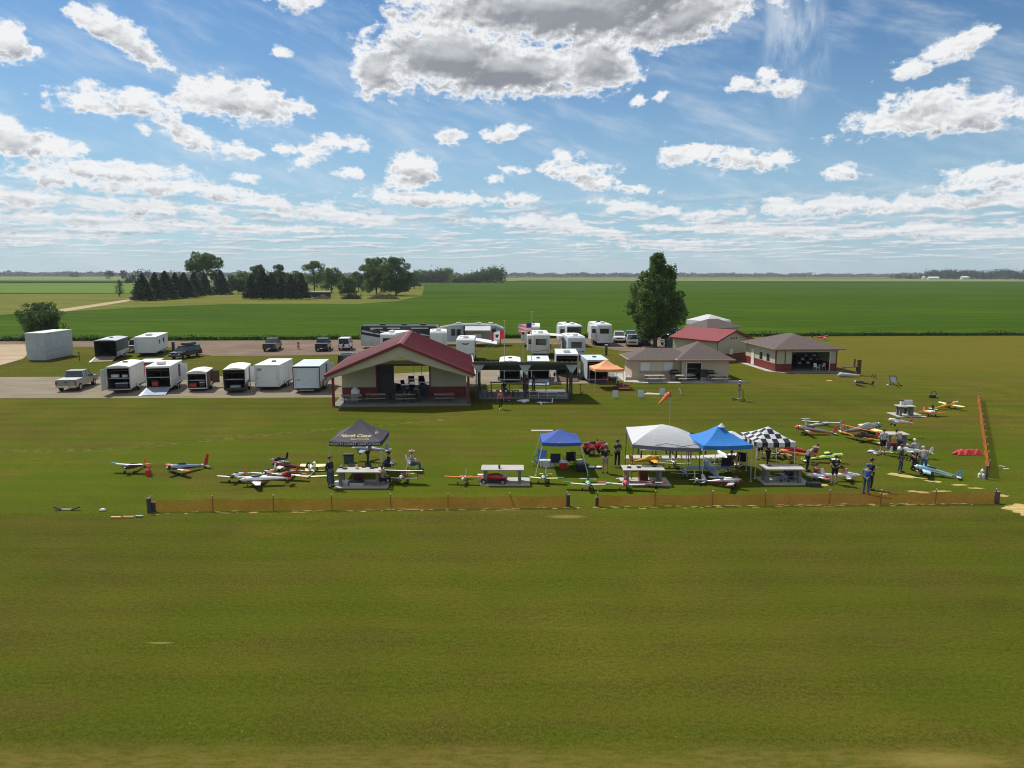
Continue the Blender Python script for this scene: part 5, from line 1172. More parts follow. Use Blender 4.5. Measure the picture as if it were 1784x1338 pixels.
# campers and motorhomes
def rv(loc, rz, W, L, H, label, rear_win=True, body='white', roofc='roofwhite', stripe=None, fifth=False, ac=2, slide=None, awning=None, side_wins=2, cat='camper', zf=.65, logo=None, dark_rear=False, side='both', name='camper_trailer', group='campers parked in the grass'):
    """camper with its rear wall at y=0 facing -y"""
    t = thing(name, label, cat, loc, rz, group); w_ = W / 2
    prof = [(0.0, zf), (-.02, H - .25), (.12, H - .05), (.4, H)] + ([(L - 1.6, H), (L - .5, H - .25), (L, H - .9), (L - .05, zf + .9), (L - 2.4, zf + .85), (L - 2.6, zf)] if fifth else [(L - .9, H), (L - .2, H - .35), (L, H - 1.1), (L - .25, zf)])
    MB().prism(prof, -w_, w_, 'x').build('body', M[body], t, bevel=.07, seg=2)
    r_ = MB().prism([(-w_ + .04, H + .004), (-w_ * .5, H + .05), (w_ * .5, H + .05), (w_ - .04, H + .004)], .35, L - (1.7 if fifth else 1.0), 'y').build('roof', M[roofc], t)
    for k in range(ac): MB().box(-.36, .36, L * (.22 + .36 * k) - .45, L * (.22 + .36 * k) + .45, H + .05, H + .34).build('roof_air_conditioner', M['dark' if (k and body != 'bluewhite') else 'offwhite'], r_, bevel=.06)
    MB().box(-w_ + .3, -w_ + .7, L * .42, L * .42 + .4, H + .03, H + .15).build('roof_vent', M['offwhite'], r_)
    if dark_rear: MB().box(-w_ + .08, w_ - .08, -.045, -.021, zf + .2, H - .3).build('rear_panel', M['blackpaint'], t)
    if rear_win:
        f = MB().box(-w_ * .62, w_ * .62, -.06, -.012, H - 1.55, H - .72).build('rear_window', M['dark'], t); MB().box(-w_ * .56, w_ * .56, -.066, -.061, H - 1.49, H - .78).build('pane', M['glass'], f)
    if logo:
        mb = MB()
        for s_ in (-1, 1):
            for k in range(3): mb.hexa([(s_ * .04, -.05, H - .62 - .07 * k), (s_ * (.62 - .12 * k), -.05, H - .54 - .08 * k), (s_ * (.5 - .12 * k), -.05, H - .60 - .08 * k), (s_ * .04, -.05, H - .68 - .07 * k), (s_ * .04, -.021, H - .62 - .07 * k), (s_ * (.62 - .12 * k), -.021, H - .54 - .08 * k), (s_ * (.5 - .12 * k), -.021, H - .60 - .08 * k), (s_ * .04, -.021, H - .68 - .07 * k)])
        mb.build('emblem', M['black'], t)
    if stripe:
        for s_ in (-1, 1):
            x_ = s_ * (w_ + .004); mb = MB(); mb.slab([(x_, .3, zf + .5), (x_, L * .8, zf + .3), (x_, L * .8, zf + .65), (x_, .3, zf + .95)], .008 * s_); mb.slab([(x_, .5, zf + 1.05), (x_, L * .6, zf + .9), (x_, L * .6, zf + 1.0), (x_, .5, zf + 1.15)], .008 * s_); mb.build('side_stripe', M[stripe], t)
        MB().slab([(-w_ * .7, -.03, zf + .25), (w_ * .9, -.03, zf + .55), (w_ * .9, -.03, zf + .65), (-w_ * .7, -.03, zf + .32)], .01).build('rear_stripe', M[stripe], t)
    for s_ in (-1, 1):
        for k in range(side_wins):
            y_ = L * (.2 + .3 * k); f = MB().box(min(s_ * w_, s_ * (w_ + .03)), max(s_ * w_, s_ * (w_ + .03)), y_, y_ + .9, H - 1.4, H - .75).build('side_window', M['dark'], t)
            MB().box(min(s_ * (w_ + .031), s_ * (w_ + .036)), max(s_ * (w_ + .031), s_ * (w_ + .036)), y_ + .05, y_ + .85, H - 1.35, H - .8).build('pane', M['glass'], f)
        MB().box(s_ * (w_ - .2) - .06, s_ * (w_ - .2) + .06, -.05, -.021, zf + .25, zf + .45).build('tail_light', M['redlight'], t)
        for k in range(2): wheel(t, s_ * (w_ - .02), L * .40 + .85 * k, .37, .22)
    MB().box(-w_ + .02, w_ - .02, -.16, -.02, zf - .15, zf - .02).build('rear_bumper', M['white' if body == 'white' else 'dark'], t)
    MB().box(-w_ + .1, w_ - .1, .1, L - (2.6 if fifth else .3), zf - .22, zf - .004).build('chassis', M['dark'], t)
    lad = MB(); [lad.cyl((w_ - .55 + a, -.10, zf + .2), (w_ - .55 + a, -.10, H + .1), .018, n=5) for a in (0, .35)]; [lad.cyl((w_ - .55, -.10, zf + .4 + .3 * k), (w_ - .2, -.10, zf + .4 + .3 * k), .015, n=5) for k in range(7)]; 
    if not logo: lad.build('ladder', M['alu'], t)
    MB().cyl((0, L - .3, zf - .1), (0, L + .9, zf - .15), .07, n=6).cyl((0, L + .5, zf), (0, L + .5, 0), .05, n=6).build('tongue', M['dark'], t)
    if slide:
        s_, ya, yb, dpt = slide; a, b_ = sorted((s_ * (w_ + .002), s_ * (w_ + dpt))); o = MB().box(a, b_, ya, yb, zf + .35, H - .25).build('slide_out', M[body], t, bevel=.04)
        MB().box(a + .15, b_ - .12, ya - .012, ya - .002, H - 1.5, H - .8).build('window', M['glass'], o)
    if awning:
        s_, ya, yb, dpt, z2, m_ = awning; x_ = s_ * (w_ + .03)
        o = MB().slab([(x_, ya, H - .25), (x_, yb, H - .25), (x_ + s_ * dpt, yb, z2), (x_ + s_ * dpt, ya, z2)], .025).build('awning', M[m_], t); MB().cyl((x_ + s_ * dpt, ya, z2), (x_ + s_ * dpt, yb, z2), .05, n=6).build('awning_roller', M['white'], o)
        for y_ in (ya + .05, yb - .05): MB().cyl((x_, y_, zf + .3), (x_ + s_ * dpt, y_, z2 - .04), .025, n=5).build('awning_arm', M['alu'], t)
    return t
rv((G(927, 604)[0], G(927, 605.5)[1]), -2, 2.5, 8.5, 3.55, 'white camper at the back left of the camper group with black rooftop units', stripe='black', ac=2, slide=(-1, 1.2, 4.5, .7))
rv((G(990, 604)[0] + 1.0, G(995, 605)[1] + 1.0), 6, 2.6, 10.0, 3.6, 'camper with a black and cream rear at the back middle of the camper group', dark_rear=True, stripe='maroon', rear_win=False, fifth=True, slide=(-1, 2, 5, .9))
rv((G(1050, 602)[0] + .2, G(1050, 602.5)[1]), 4, 2.55, 9.5, 3.65, 'large white camper with a dark rear window, back row nearest the poplar', body='white', fifth=True, slide=(-1, .6, 3.4, .9), stripe=None)
rv((G(942.5, 624)[0], G(942, 624)[1]), 1, 2.5, 8.0, 3.5, 'beige camper with a wide dark rear window directly behind the striped flag', body='offwhite', stripe='wood', ac=1, slide=(-1, .8, 3.0, .7), awning=(1, .5, 5.0, 2.0, 3.1, 'offwhite'))
rv((G(1002, 624)[0], G(1002, 627)[1]), 4, 2.5, 7.5, 3.3, 'bluish white camper with a stubby awning behind the tall open trailer', body='bluewhite', stripe='black', ac=1, slide=None)
rv((G(812, 630)[0], G(812, 631.6)[1]), 1, 2.5, 6.5, 3.25, 'white camper with a black winged emblem on its rear, right of the pavilion ridge', logo=True, rear_win=False, stripe='maroon', ac=1, awning=(1, .3, 4.8, 3.0, 2.5, 'white'))
rv((G(764, 618)[0], G(764, 617.5)[1]), 6, 2.6, 6.5, 3.45, 'short white camper peeking over the pavilion ridge', rear_win=False, ac=1, stripe=None, side_wins=2)
rv((G(676, 617)[0], G(676, 617)[1]), -14, 2.5, 7.0, 3.15, 'white camper roof showing just above the left slope of the pavilion', ac=1, stripe=None)
# motorhome seen from the side
def bus():
    x0, y0 = G(629, 607.5); t = thing('motorhome', 'long black and silver motorhome coach parked broadside behind the pavilion', 'motorhome', (x0, y0), 2)
    L, H = 13.2, 3.75
    MB().prism([(0, .45), (L - .3, .45), (L, 1.2), (L - .25, 2.6), (L - .9, H), (.15, H), (0, H - .3)], 0, 2.55, 'y').build('body', M['greywhite'], t)
    MB().prism([(.05, 2.15), (2.2, 1.95), (4.5, 1.55), (7.0, 1.5), (L - .3, 1.6), (L - .3, 2.5), (L - .95, H - .08), (.2, H - .08), (.05, H - .35)], -.012, -.001, 'y').build('side_paint', M['black'], t)
    MB().box(.16, L - .95, .02, 2.5, H + .002, H + .03).build('roof', M['black'], t)
    mb = MB()
    for (a, b_, c_, d_) in [(.2, 2.75, 4.9, 1.95), (1.6, 3.05, 6.6, 2.15), (5.0, 2.9, 9.8, 2.2), (.05, 2.05, 3.0, 1.70), (8.0, 2.6, 12.2, 1.8)]: mb.slab([(a, -.018, b_), (c_, -.018, d_), (c_, -.018, d_ + .12), (a, -.018, b_ + .30)], .006)
    mb.build('side_stripe', M['greywhite'], t)
    for (a, b_, z0, z1) in [(1.6, 3.6, 3.28, 3.42), (4.3, 6.4, 3.28, 3.42), (8.2, 11.0, 3.28, 3.42)]: MB().box(a, b_, -.03, -.013, z0, z1).build('awning_case', M['white'], t)
    for (a, b_, z0, z1) in [(2.0, 3.2, 2.55, 3.15), (6.6, 8.0, 2.5, 3.15), (9.0, 9.8, 2.4, 3.15), (11.0, 12.2, 2.3, 3.2)]:
        f = MB().box(a, b_, -.025, -.013, z0, z1).build('side_window', M['black'], t); MB().box(a + .05, b_ - .05, -.03, -.0255, z0 + .05, z1 - .05).build('pane', M['glass'], f)
    for x_ in (3.4, 4.5, 10.6): wheel(t, x_, .18, .5, .28, axis='y'); wheel(t, x_, 2.35, .5, .28, axis='y')
    for x_ in (3.0, 6.5, 9.6): MB().box(x_, x_ + .9, .9, 1.6, H + .002, H + .26).build('roof_air_conditioner', M['black'], t, bevel=.05)
bus()
def fifth_side():
    x0, y0 = G(766, 602); t = thing('camper_trailer', 'long white fifth wheel camper broadside with a rolled out pale awning behind the flags', 'camper', (x0, y0), 1, 'campers parked in the grass')
    L, H = 11.2, 3.7
    MB().prism([(0, .7), (L - 3.0, .7), (L - 2.7, 1.6), (L - .1, 1.7), (L, 2.3), (L - .35, 3.0), (L - 1.5, 3.5), (6, H), (2.5, H - .1), (0, 3.1)], 0, 2.5, 'y').build('body', M['greywhite'], t, bevel=.06, seg=2)
    MB().prism([(0, 3.1), (2.5, H - .1), (6, H), (L - 1.5, 3.5), (L - .35, 3.0), (L - .5, 2.9), (L - 1.6, 3.34), (6, H - .16), (2.5, H - .26), (0, 2.95)], -.03, 2.53, 'y').build('roof', M['roofwhite'], t)
    MB().prism([(L - 2.2, 1.75), (L - .15, 1.78), (L - .1, 2.3), (L - .5, 2.85), (L - 1.9, 3.25)], -.014, -.002, 'y').build('side_paint', M['bluegrey'], t)
    for (a, b_, z0, z1) in [(.6, 1.3, 1.6, 2.7), (2.0, 2.7, 1.7, 2.8), (2.9, 3.6, 1.7, 2.8), (8.9, 9.6, 2.2, 2.9)]:
        f = MB().box(a, b_, -.035, -.002, z0, z1).build('side_window', M['black'], t); MB().box(a + .06, b_ - .06, -.04, -.0355, z0 + .06, z1 - .06).build('pane', M['glass'], f)
    MB().box(4.1, 4.35, -.5, -.01, .8, 3.35).build('awning_arm', M['dark'], t)
    o = MB().slab([(4.4, -.02, 3.35), (8.7, -.02, 3.35), (8.7, -1.9, 2.75), (4.4, -1.9, 2.75)], .03).build('awning', M['canvas_white'], t); MB().cyl((4.4, -1.9, 2.72), (8.7, -1.9, 2.72), .07, n=6).build('awning_roller', M['white'], o)
    MB().box(4.6, 9.0, -.6, -.01, .9, 2.35).build('slide_out', M['wood_grey'], t); MB().box(5.9, 7.1, -.62, -.605, 1.4, 2.0).build('side_window', M['offwhite'], t)
    for x_ in (4.7, 5.6): wheel(t, x_, .1, .38, .22, axis='y'); wheel(t, x_, 2.4, .38, .22, axis='y')
    for x_ in (2.8, 6.3, 8.3): MB().box(x_, x_ + .8, .9, 1.6, H - (.05 if x_ < 8 else .25), H + .2).build('roof_air_conditioner', M['offwhite'], t, bevel=.08)
    MB().cyl((L - .8, 1.2, 1.7), (L - .8, 1.2, 0), .08, n=6).build('landing_leg', M['dark'], t)
fifth_side()
# tall open trailer, low trailers right of the pavilion
A = G(987.5, 654, .4); cargo_trailer(A, -2, 2.6, 5.8, 2.85, 'tall white cargo trailer with brown ramp down behind the canopy right end', body='white', trim='white', roof='white', rear='ramp', zf=.4, ac=True, vent=False, axles=2, floorm='wood_d')
A = G(1041, 661, .4); cargo_trailer(A, 3, 2.4, 5.0, 2.55, 'grey cargo trailer with open back directly behind the orange canopy', body='greywhite', trim='greywhite', roof='bluewhite', rear='open', zf=.4, axles=1)
A = G(888.5, 661, .4); cargo_trailer(A, 0, 2.35, 4.6, 2.35, 'low white cargo trailer with rounded roof open behind the left bay of the shade canopy', body='white', trim='white', roof='roofwhite', rear='open', zf=.4, arch=True, axles=1)
A = G(938, 661, .4); cargo_trailer(A, -1, 2.45, 5.2, 2.42, 'low white cargo trailer with a dark ramp behind the middle of the shade canopy', body='white', trim='alu', roof='white', rear='ramp', zf=.4, vent=True, axles=1, floorm='bluegrey')
# posts and small fixtures on the gravel
t = thing('red_post', 'short red and grey banded post standing alone on the gravel road', 'post', G(520, 608.5)); MB().cyl((0, 0, 0), (0, 0, 1.2), .2, .18, 10).build('post', M['greywhite'], t); MB().cyl((0, 0, .35), (0, 0, .6), .21, n=10).cyl((0, 0, .85), (0, 0, 1.22), .2, n=10).build('red_band', M['pinkred'], t)
for (px, py, lb, h) in [(302.5, 612.5, 'grey utility pedestal beside the white camper', 1.5), (1056, 619, 'dark lamp topped pedestal on the grass behind the grey trailer', 1.5), (138.5, 628.5, 'thin dark stake on the lawn right of the box trailer', 1.1)]:
    t = thing('utility_pedestal', lb, 'post', G(px, py)); r_ = .17 if h > 1.2 else .04
    MB().box(-r_, r_, -r_, r_, 0, h).build('post', M['darkpole'], t); MB().box(-r_ - .04, r_ + .04, -r_ - .04, r_ + .04, h, h + .12).build('cap', M['greywhite' if r_ > .1 else 'darkpole'], t)
# ------------------------------------------------------------------ model aeroplanes
def wing_mb(S, c0, c1, y, z, dih=0.0, sweep=0.0, t=.12, half=None, x0=0.0):
    """tapered wing with aerofoil section; returns MeshBuilder; half=+1/-1 builds a tip panel"""
    mb = MB(); st = []
    sec = lambda x_, c, yy, zz: [(x_, yy + c * .5, zz), (x_, yy + c * .28, zz + c * t * .55), (x_, yy - c * .1, zz + c * t * .42), (x_, yy - c * .5, zz + .004), (x_, yy - c * .5, zz - .004), (x_, yy + c * .2, zz - c * t * .35)]
    xs = [-1, -.5, 0, .5, 1]
    for u in xs:
        a = abs(u); st.append(sec(u * S / 2, c0 + (c1 - c0) * a, y - sweep * a, z + dih * a * S / 2))
    return mb.rings(st)
def plane(loc, rz, label, S=2.4, L=2.0, fus='white', wing='white', tip=None, tail=None, canopy='glass', kind='low', r=.13, c=.40, pitch=9, gear='tail', prop=True, fin=.42, cowl=None, tailwing=None, ttail=False, sweep=0.0, dih=.05, name='model_aeroplane', group='model aeroplanes on the grass', z=0.0, stripes=None, jet=False, roll=0, under=None):
    t = thing(name, label, 'model plane', (loc[0], loc[1], z), rz, group)
    hgt = .22 + r; tail = tail or fus; tailwing = tailwing or wing; cowl = cowl or fus
    Tm = Matrix.Rotation(R(pitch if gear == 'tail' else 0), 4, 'X') @ Matrix.Rotation(R(roll), 4, 'Y'); Z = Matrix.Translation((0, 0, hgt if gear != 'belly' else r * .9)); X = Z @ Tm
    yn, yt = L * .36, -L * .64
    def B_(mb, nm, m, par=t, smooth=False): mb.xf(X); return mb.build(nm, M[m], par, smooth=smooth)
    prf = [(yt, .15, .25), (yt * .75, .35, .42), (yt * .4, .68, .75), (0, 1, 1.12), (yn * .5, 1.0, 1.05), (yn * .86, .92, .95)]
    mb = MB(); n = 10
    mb.rings([[(rx * r * math.cos(6.283 * k / n), y_, rz_ * r * math.sin(6.283 * k / n) + .04 * r * (1 - rz_)) for k in range(n)] for y_, rx, rz_ in prf])
    f = B_(mb, 'fuselage', fus, smooth=True)
    mb = MB(); mb.rings([[(q * r * math.cos(6.283 * k / n), y_, q * r * math.sin(6.283 * k / n)) for k in range(n)] for y_, q in ([(yn * .862, .97), (yn * .97, .9), (yn, .55)] if not jet else [(yn * .862, .90), (yn * 1.05, .6), (yn * 1.25, .1)])])
    B_(mb, 'cowling' if not jet else 'nose_cone', cowl, smooth=True)
    if canopy: B_(MB().ell((0, L * .02 if not jet else L * .1, r * .95), (r * .55, L * .13, r * .62), 10, 6), 'canopy', canopy, smooth=True)
    zs = {'low': -r * .6, 'mid': 0, 'high': r * 1.02, 'bi': -r * .75}[kind]; wy = yn * .30
    w_ = B_(wing_mb(S, c, c * (.72 if not jet else .4), wy, zs, dih if kind != 'high' else .03, sweep), 'wing', wing)
    if tip:
        for s_ in (-1, 1):
            k = .72; cc = c + (c * .72 - c) * .86; x0_, x1_ = s_ * S / 2 * k, s_ * S / 2 * 1.002
            mb = MB(); zz = lambda x_: zs + (dih if kind != 'high' else .03) * abs(x_); yy = lambda x_: wy - sweep * abs(x_) / (S / 2)
            mb.hexa([(x0_, yy(x0_) - cc * .5, zz(x0_) - .03), (x1_, yy(x1_) - cc * .46, zz(x1_) - .02), (x1_, yy(x1_) + cc * .46, zz(x1_) - .02), (x0_, yy(x0_) + cc * .5, zz(x0_) - .03), (x0_, yy(x0_) - cc * .5, zz(x0_) + .045), (x1_, yy(x1_) - cc * .46, zz(x1_) + .035), (x1_, yy(x1_) + cc * .46, zz(x1_) + .035), (x0_, yy(x0_) + cc * .5, zz(x0_) + .045)])
            B_(mb, 'wing_tip', tip if isinstance(tip, str) else tip[0 if s_ < 0 else 1], w_)
    if kind == 'bi':
        zu = r * 2.6; B_(wing_mb(S * .98, c, c * .8, wy + .10, zu, .02), 'upper_wing', wing)
        mb = MB()
        for s_ in (-1, 1):
            for u in (.12, .72): mb.cyl((s_ * S / 2 * u, wy, zs), (s_ * S / 2 * u, wy + .10, zu), .013, n=5); mb.cyl((s_ * S / 2 * u, wy - .12, zs), (s_ * S / 2 * u, wy - .04, zu), .013, n=5)
        B_(mb, 'strut', 'darkpole')
    if kind == 'high':
        mb = MB(); [mb.cyl((s_ * r * .8, wy, -r * .6), (s_ * S * .24, wy, zs), .012, n=5) for s_ in (-1, 1)]; B_(mb, 'strut', 'darkpole')
    zt = fin * .98 if ttail else .02
    B_(wing_mb(S * (.34 if not ttail else .22), c * .55, c * .38, yt + c * .22, zt, 0, sweep * .3), 'tailplane', tailwing)
    fm = B_(MB().prism([(yt - .03, -.02), (yt - .05, fin), (yt + c * .28, fin), (yt + c * .62, .03)], -.014, .014, 'x'), 'fin', tail)
    if stripes:
        mb = MB()
        for k in range(4): mb.prism([(yt - .02 + .10 * k, .04), (yt - .03 + .07 * k, fin * .96), (yt + .01 + .07 * k, fin * .96), (yt + .03 + .10 * k, .04)], -.019, .019, 'x')
        B_(mb, 'stripe', stripes, fm)
    if under: B_(MB().prism([(yt * .7, -r * .34), (yn * .8, -r * .5), (yn * .8, -r * .1), (yt * .7, -r * .05)], -r * 1.0, r * 1.0, 'x'), 'side_panel', under)
    if prop and not jet:
        sp = B_(MB().rings([[(q * r * math.cos(6.283 * k / n), y_, q * r * math.sin(6.283 * k / n)) for k in range(n)] for y_, q in [(yn, .40), (yn + .05, .30), (yn + .10, .03)]]), 'spinner', cowl if cowl != 'black' else 'white')
        B_(MB().hexa([(-.26, yn + .02, -.10), (.26, yn + .03, .06), (.26, yn + .04, .06), (-.26, yn + .03, -.10), (-.26, yn + .02, -.06), (.26, yn + .03, .10), (.26, yn + .04, .10), (-.26, yn + .03, -.06)]), 'propeller', 'dark', t)
    if gear != 'belly':
        for s_ in (-1, 1):
            wx = .30 if S > 2 else .2; a = X @ Vector((s_ * r * .5, wy + .12, -r * .7)); wl = (s_ * wx, wy + .14, .08)
            g_ = MB().cyl(a, wl, .016, n=5).build('landing_gear', M['alu'], t); MB().cyl((wl[0] - .03, wl[1], .08), (wl[0] + .03, wl[1], .08), .08, n=12).build('wheel', M['rubber'], g_)
        a = X @ Vector((0, yt + .1, -.02)); b_ = (0, a.y, .03) if gear == 'tail' else (0, yn * .8, .05)
        if gear != 'tail': a = X @ Vector((0, yn * .8, -r * .6))
        MB().cyl(a, b_, .012, n=5).cyl((-.015, b_[1], .035), (.015, b_[1], .035), .035, n=8).build('tail_wheel' if gear == 'tail' else 'nose_wheel', M['dark'], t)
    return t
T2 = 180
PL = [ # px, py, heading, label, kwargs
 ((232, 822), 174, 'white winged model plane with blue and orange wingtips, farthest left on the field', dict(S=2.5, L=2.0, kind='high', fus='maroon', tip=('orange', 'cyan'), tail='orange', cowl='black')),
 ((318, 824), 142, 'grey model plane with a tall red fin, beside the red fuel can', dict(S=2.5, L=2.5, fus='bluegrey', tip='orange', tail='red', fin=.72, r=.17, cowl='black', under='black')),
 ((413, 838), 176, 'thin white winged model plane with small red fin at the left of the plane cluster', dict(S=2.1, L=1.8, fus='white', cowl='maroon', tail='orange')),
 ((455, 846), 98, 'white and maroon low wing jet model lying nearest the fence in the left cluster', dict(S=2.2, L=2.6, fus='white', wing='white', tail='maroon', tailwing='maroon', jet=True, c=.6, sweep=.35, r=.17, under='maroon', canopy='navy', gear='nose', fin=.35)),
 ((468, 832), 175, 'white model plane half hidden behind the white and maroon jet', dict(S=1.9, L=1.6, cowl='black')),
 ((503, 834), 172, 'red and cream model plane nose to the fence at the right of the left cluster', dict(S=2.5, L=2.0, fus='red', wing='offwhite', tip='pinkred', tail='red', cowl='red')),
 ((486, 809), 150, 'small black model plane at the back of the left cluster', dict(S=1.1, L=1.1, fus='black', wing='dark', r=.11, c=.25, tip='offwhite')),
 ((499, 820), 88, 'brown and red model plane with cream wing seen from the side in the left cluster', dict(S=1.6, L=2.2, fus='maroon', wing='offwhite', tail='wood_d', r=.14)),
 ((545, 820), 0, 'pale yellow model plane seen from behind with a broad square wing', dict(S=1.6, L=1.3, fus='white', wing='paleyellow', tail='white', tailwing='paleyellow', c=.5, r=.10, canopy='dark')),
 ((541, 829), 178, 'long winged cream glider low in the grass left of the man in black', dict(S=3.4, L=1.6, fus='offwhite', wing='paleyellow', c=.24, r=.07, prop=False, gear='belly')),
 ((703, 840), 176, 'red and cream biplane nose to the fence right of the first work table', dict(S=2.45, L=1.9, kind='bi', fus='red', wing='offwhite', tip='pinkred', tail='red', cowl='offwhite', r=.14, c=.34)),
 ((640, 803), 75, 'silver blue jet model with a yellow nose behind the first work table', dict(S=2.0, L=2.4, fus='bluegrey', wing='bluegrey', jet=True, cowl='paleyellow', c=.5, sweep=.3, z=.45, gear='nose', r=.15)),
 ((808, 842), 176, 'white bodied model plane with thin orange high wings left of the second work table', dict(S=2.25, L=1.6, kind='high', fus='offwhite', wing='orange', c=.26, r=.09, tail='offwhite')),
 ((948, 840), 172, 'pale green model plane nearest the front legs of the blue canopy', dict(S=2.3, L=1.9, fus='green', wing='lime' if False else 'paleyellow', tip='green', tail='white', cowl='white', under='white')),
 ((1024, 851), 174, 'bright green and white model plane with tall fin by the gap in the orange fence', dict(S=2.75, L=2.2, fus='green', wing='white', tip='green', tail='green', fin=.62, cowl='white', c=.36, r=.15)),
 ((1089, 851), 172, 'pink red model plane with cream wings in front of the grey work table', dict(S=3.0, L=2.1, fus='pinkred', wing='offwhite', tip='pinkred', tail='orange', cowl='pinkred', r=.15)),
 ((1137, 847), 168, 'small red and grey model plane at the right front corner of the grey work table', dict(S=1.5, L=1.2, fus='maroon', wing='offwhite', tip='red', r=.09, c=.24)),
 ((1130, 809), -82, 'bright yellow model plane seen from the side behind the grey work table', dict(S=1.9, L=1.9, fus='amberyellow', wing='amberyellow', tail='amberyellow', r=.14, canopy='paleyellow', fin=.5)),
 ((1173, 814), 176, 'small white model plane with black nose under the white canopy', dict(S=2.1, L=1.4, fus='white', wing='greywhite', cowl='black', r=.10, c=.25)),
 ((1192, 832), 176, 'grey model plane in the shade in front of the white canopy right legs', dict(S=1.65, L=1.3, fus='bluegrey', wing='greywhite', r=.10, c=.25)),
 ((1213, 843), 176, 'tiny white model plane in shade left of the maroon striped one', dict(S=.9, L=.9, fus='white', wing='offwhite', r=.07, c=.18)),
 ((1237, 827), 2, 'big blue grey model fighter seen from behind under the bright blue canopy', dict(S=2.9, L=2.3, fus='bluegrey', wing='bluegrey', tail='greywhite', tailwing='white', c=.62, r=.21, canopy='white')),
 ((1267, 849), -118, 'maroon and silver model fighter lying diagonally in front of the bright blue canopy', dict(S=2.2, L=2.2, fus='silver', wing='greywhite', tip='maroon', tail='greywhite', cowl='maroon', under='maroon', r=.15, canopy='white')),
 ((1262, 804), 14, 'white winged model plane with a tall rust brown fin under the bright blue canopy', dict(S=3.0, L=2.3, fus='white', wing='offwhite', tail='wood', fin=.85, c=.5, canopy='white')),
 ((1380, 791), 70, 'bright red model plane with dark red fin beyond the checkered canopy', dict(S=2.2, L=2.4, fus='red', wing='red', tail='maroon', fin=.7, r=.17)),
 ((1352, 797), 170, 'dark model plane in the shade beyond the checkered canopy legs', dict(S=2.0, L=1.6, fus='dark', wing='shirt_grey', cowl='black')),
 ((1376, 807), 82, 'rust orange model wing and body resting just behind the right work table', dict(S=1.9, L=1.8, fus='orange', wing='wood', tail='offwhite', z=.35, c=.42)),
 ((1411, 757), 88, 'grey and red model fighter with pink tail parked beyond the checkered canopy', dict(S=2.4, L=3.0, fus='silver', wing='offwhite', tip='pinkred', tail='pinkred', cowl='pinkred', r=.19, fin=.6, under='red')),
 ((1428, 741), -62, 'white glider with a high tail and long plain wing beyond the checkered canopy', dict(S=3.8, L=2.6, fus='white', wing='white', tail='white', ttail=True, fin=.6, c=.28, r=.12, kind='high', prop=False, gear='belly', roll=-8)),
 ((1508, 755), -82, 'large silver model plane with a red and white striped fin', dict(S=2.6, L=3.2, fus='silver', wing='paleyellow', tail='white', stripes='red', fin=.9, r=.24, c=.5, canopy='alu')),
 ((1504, 768), 118, 'orange brown model biplane with dark underside in front of the striped fin plane', dict(S=3.2, L=2.6, kind='bi', fus='wood_d', wing='orange', tip='amberyellow', tail='pinkred', r=.18, c=.42)),
 ((1442, 806), -96, 'lime green and white model plane beside the man in the grey shirt', dict(S=2.5, L=2.5, fus='lime', wing='white', tip='lime', tail='lime', under='black', r=.16, cowl='lime')),
 ((1527, 789), 80, 'white model plane low on the grass at the feet of the man in pale blue', dict(S=1.5, L=1.5, fus='white', wing='offwhite', tip='wood', r=.09, gear='belly', c=.25)),
 ((1622, 829), 62, 'light blue and white model plane being worked on right of the standing group', dict(S=2.4, L=2.4, fus='cyan', wing='bluewhite', tip='cyan', tail='cyan', r=.14, c=.5, cowl='white', under='bluewhite')),
 ((1585, 800), 95, 'long white model fuselage lying between the crouching and standing men', dict(S=1.5, L=2.4, fus='white', wing='white', r=.15, z=.25, prop=False, tail='bluewhite')),
 ((1652, 712), -72, 'yellow model plane with white wheel covers near the right orange fence', dict(S=2.6, L=3.0, fus='amberyellow', wing='paleyellow', tail='dark', cowl='white', r=.15)),
 ((1620, 724), 176, 'orange and white model plane right of the far work table', dict(S=2.3, L=1.8, fus='white', wing='orange', tail='orange', r=.13)),
 ((1500, 672), 84, 'dark camouflage model plane on the lawn right of the open garage', dict(S=2.2, L=2.0, fus='shirt_olive', wing='dark', cowl='white', r=.13)),
 ((909, 700), -92, 'white and pink model plane lying in front of the shade canopy', dict(S=1.6, L=2.0, fus='white', wing='bluewhite', tail='pinkred', r=.13, gear='belly', prop=False)),
 ((945, 702), 92, 'slender white glider in the shadow edge in front of the shade canopy', dict(S=2.2, L=1.5, fus='white', wing='white', r=.06, c=.16, gear='belly', prop=False)),
 ((1432, 838), 88, 'white and red striped jet model beside the man sitting on the grass', dict(S=1.6, L=2.2, fus='white', wing='white', stripes='red', tail='white', jet=True, tip='pinkred', r=.13, gear='nose', sweep=.3)),
 ((1471, 838), -88, 'white jet model with a pointed nose behind the legs of the man in black shorts', dict(S=1.3, L=2.2, fus='white', wing='white', jet=True, r=.13, gear='nose', sweep=.3, canopy='white')),
 ((1365, 838), 172, 'silver blue jet model on the slab under the right work table', dict(S=1.9, L=1.6, fus='bluegrey', wing='bluewhite', jet=True, r=.10, c=.3, sweep=.25)),
 ((1561, 762), 100, 'red and white model plane heaped on the far right worktable', dict(S=1.5, L=1.9, fus='white', wing='white', tip='red', tail='pinkred', z=.92, r=.13)),
]
for (px, py), hd, lb, kw in PL: plane(G(px, py), hd, lb, **kw)
plane(G(1432, 593), -100, 'red and white model plane alone on the grass far behind the garage', name='model_aeroplane', S=2.0, L=2.8, fus='pinkred', wing='offwhite', tail='maroon', fin=.8, r=.2, z=.2)
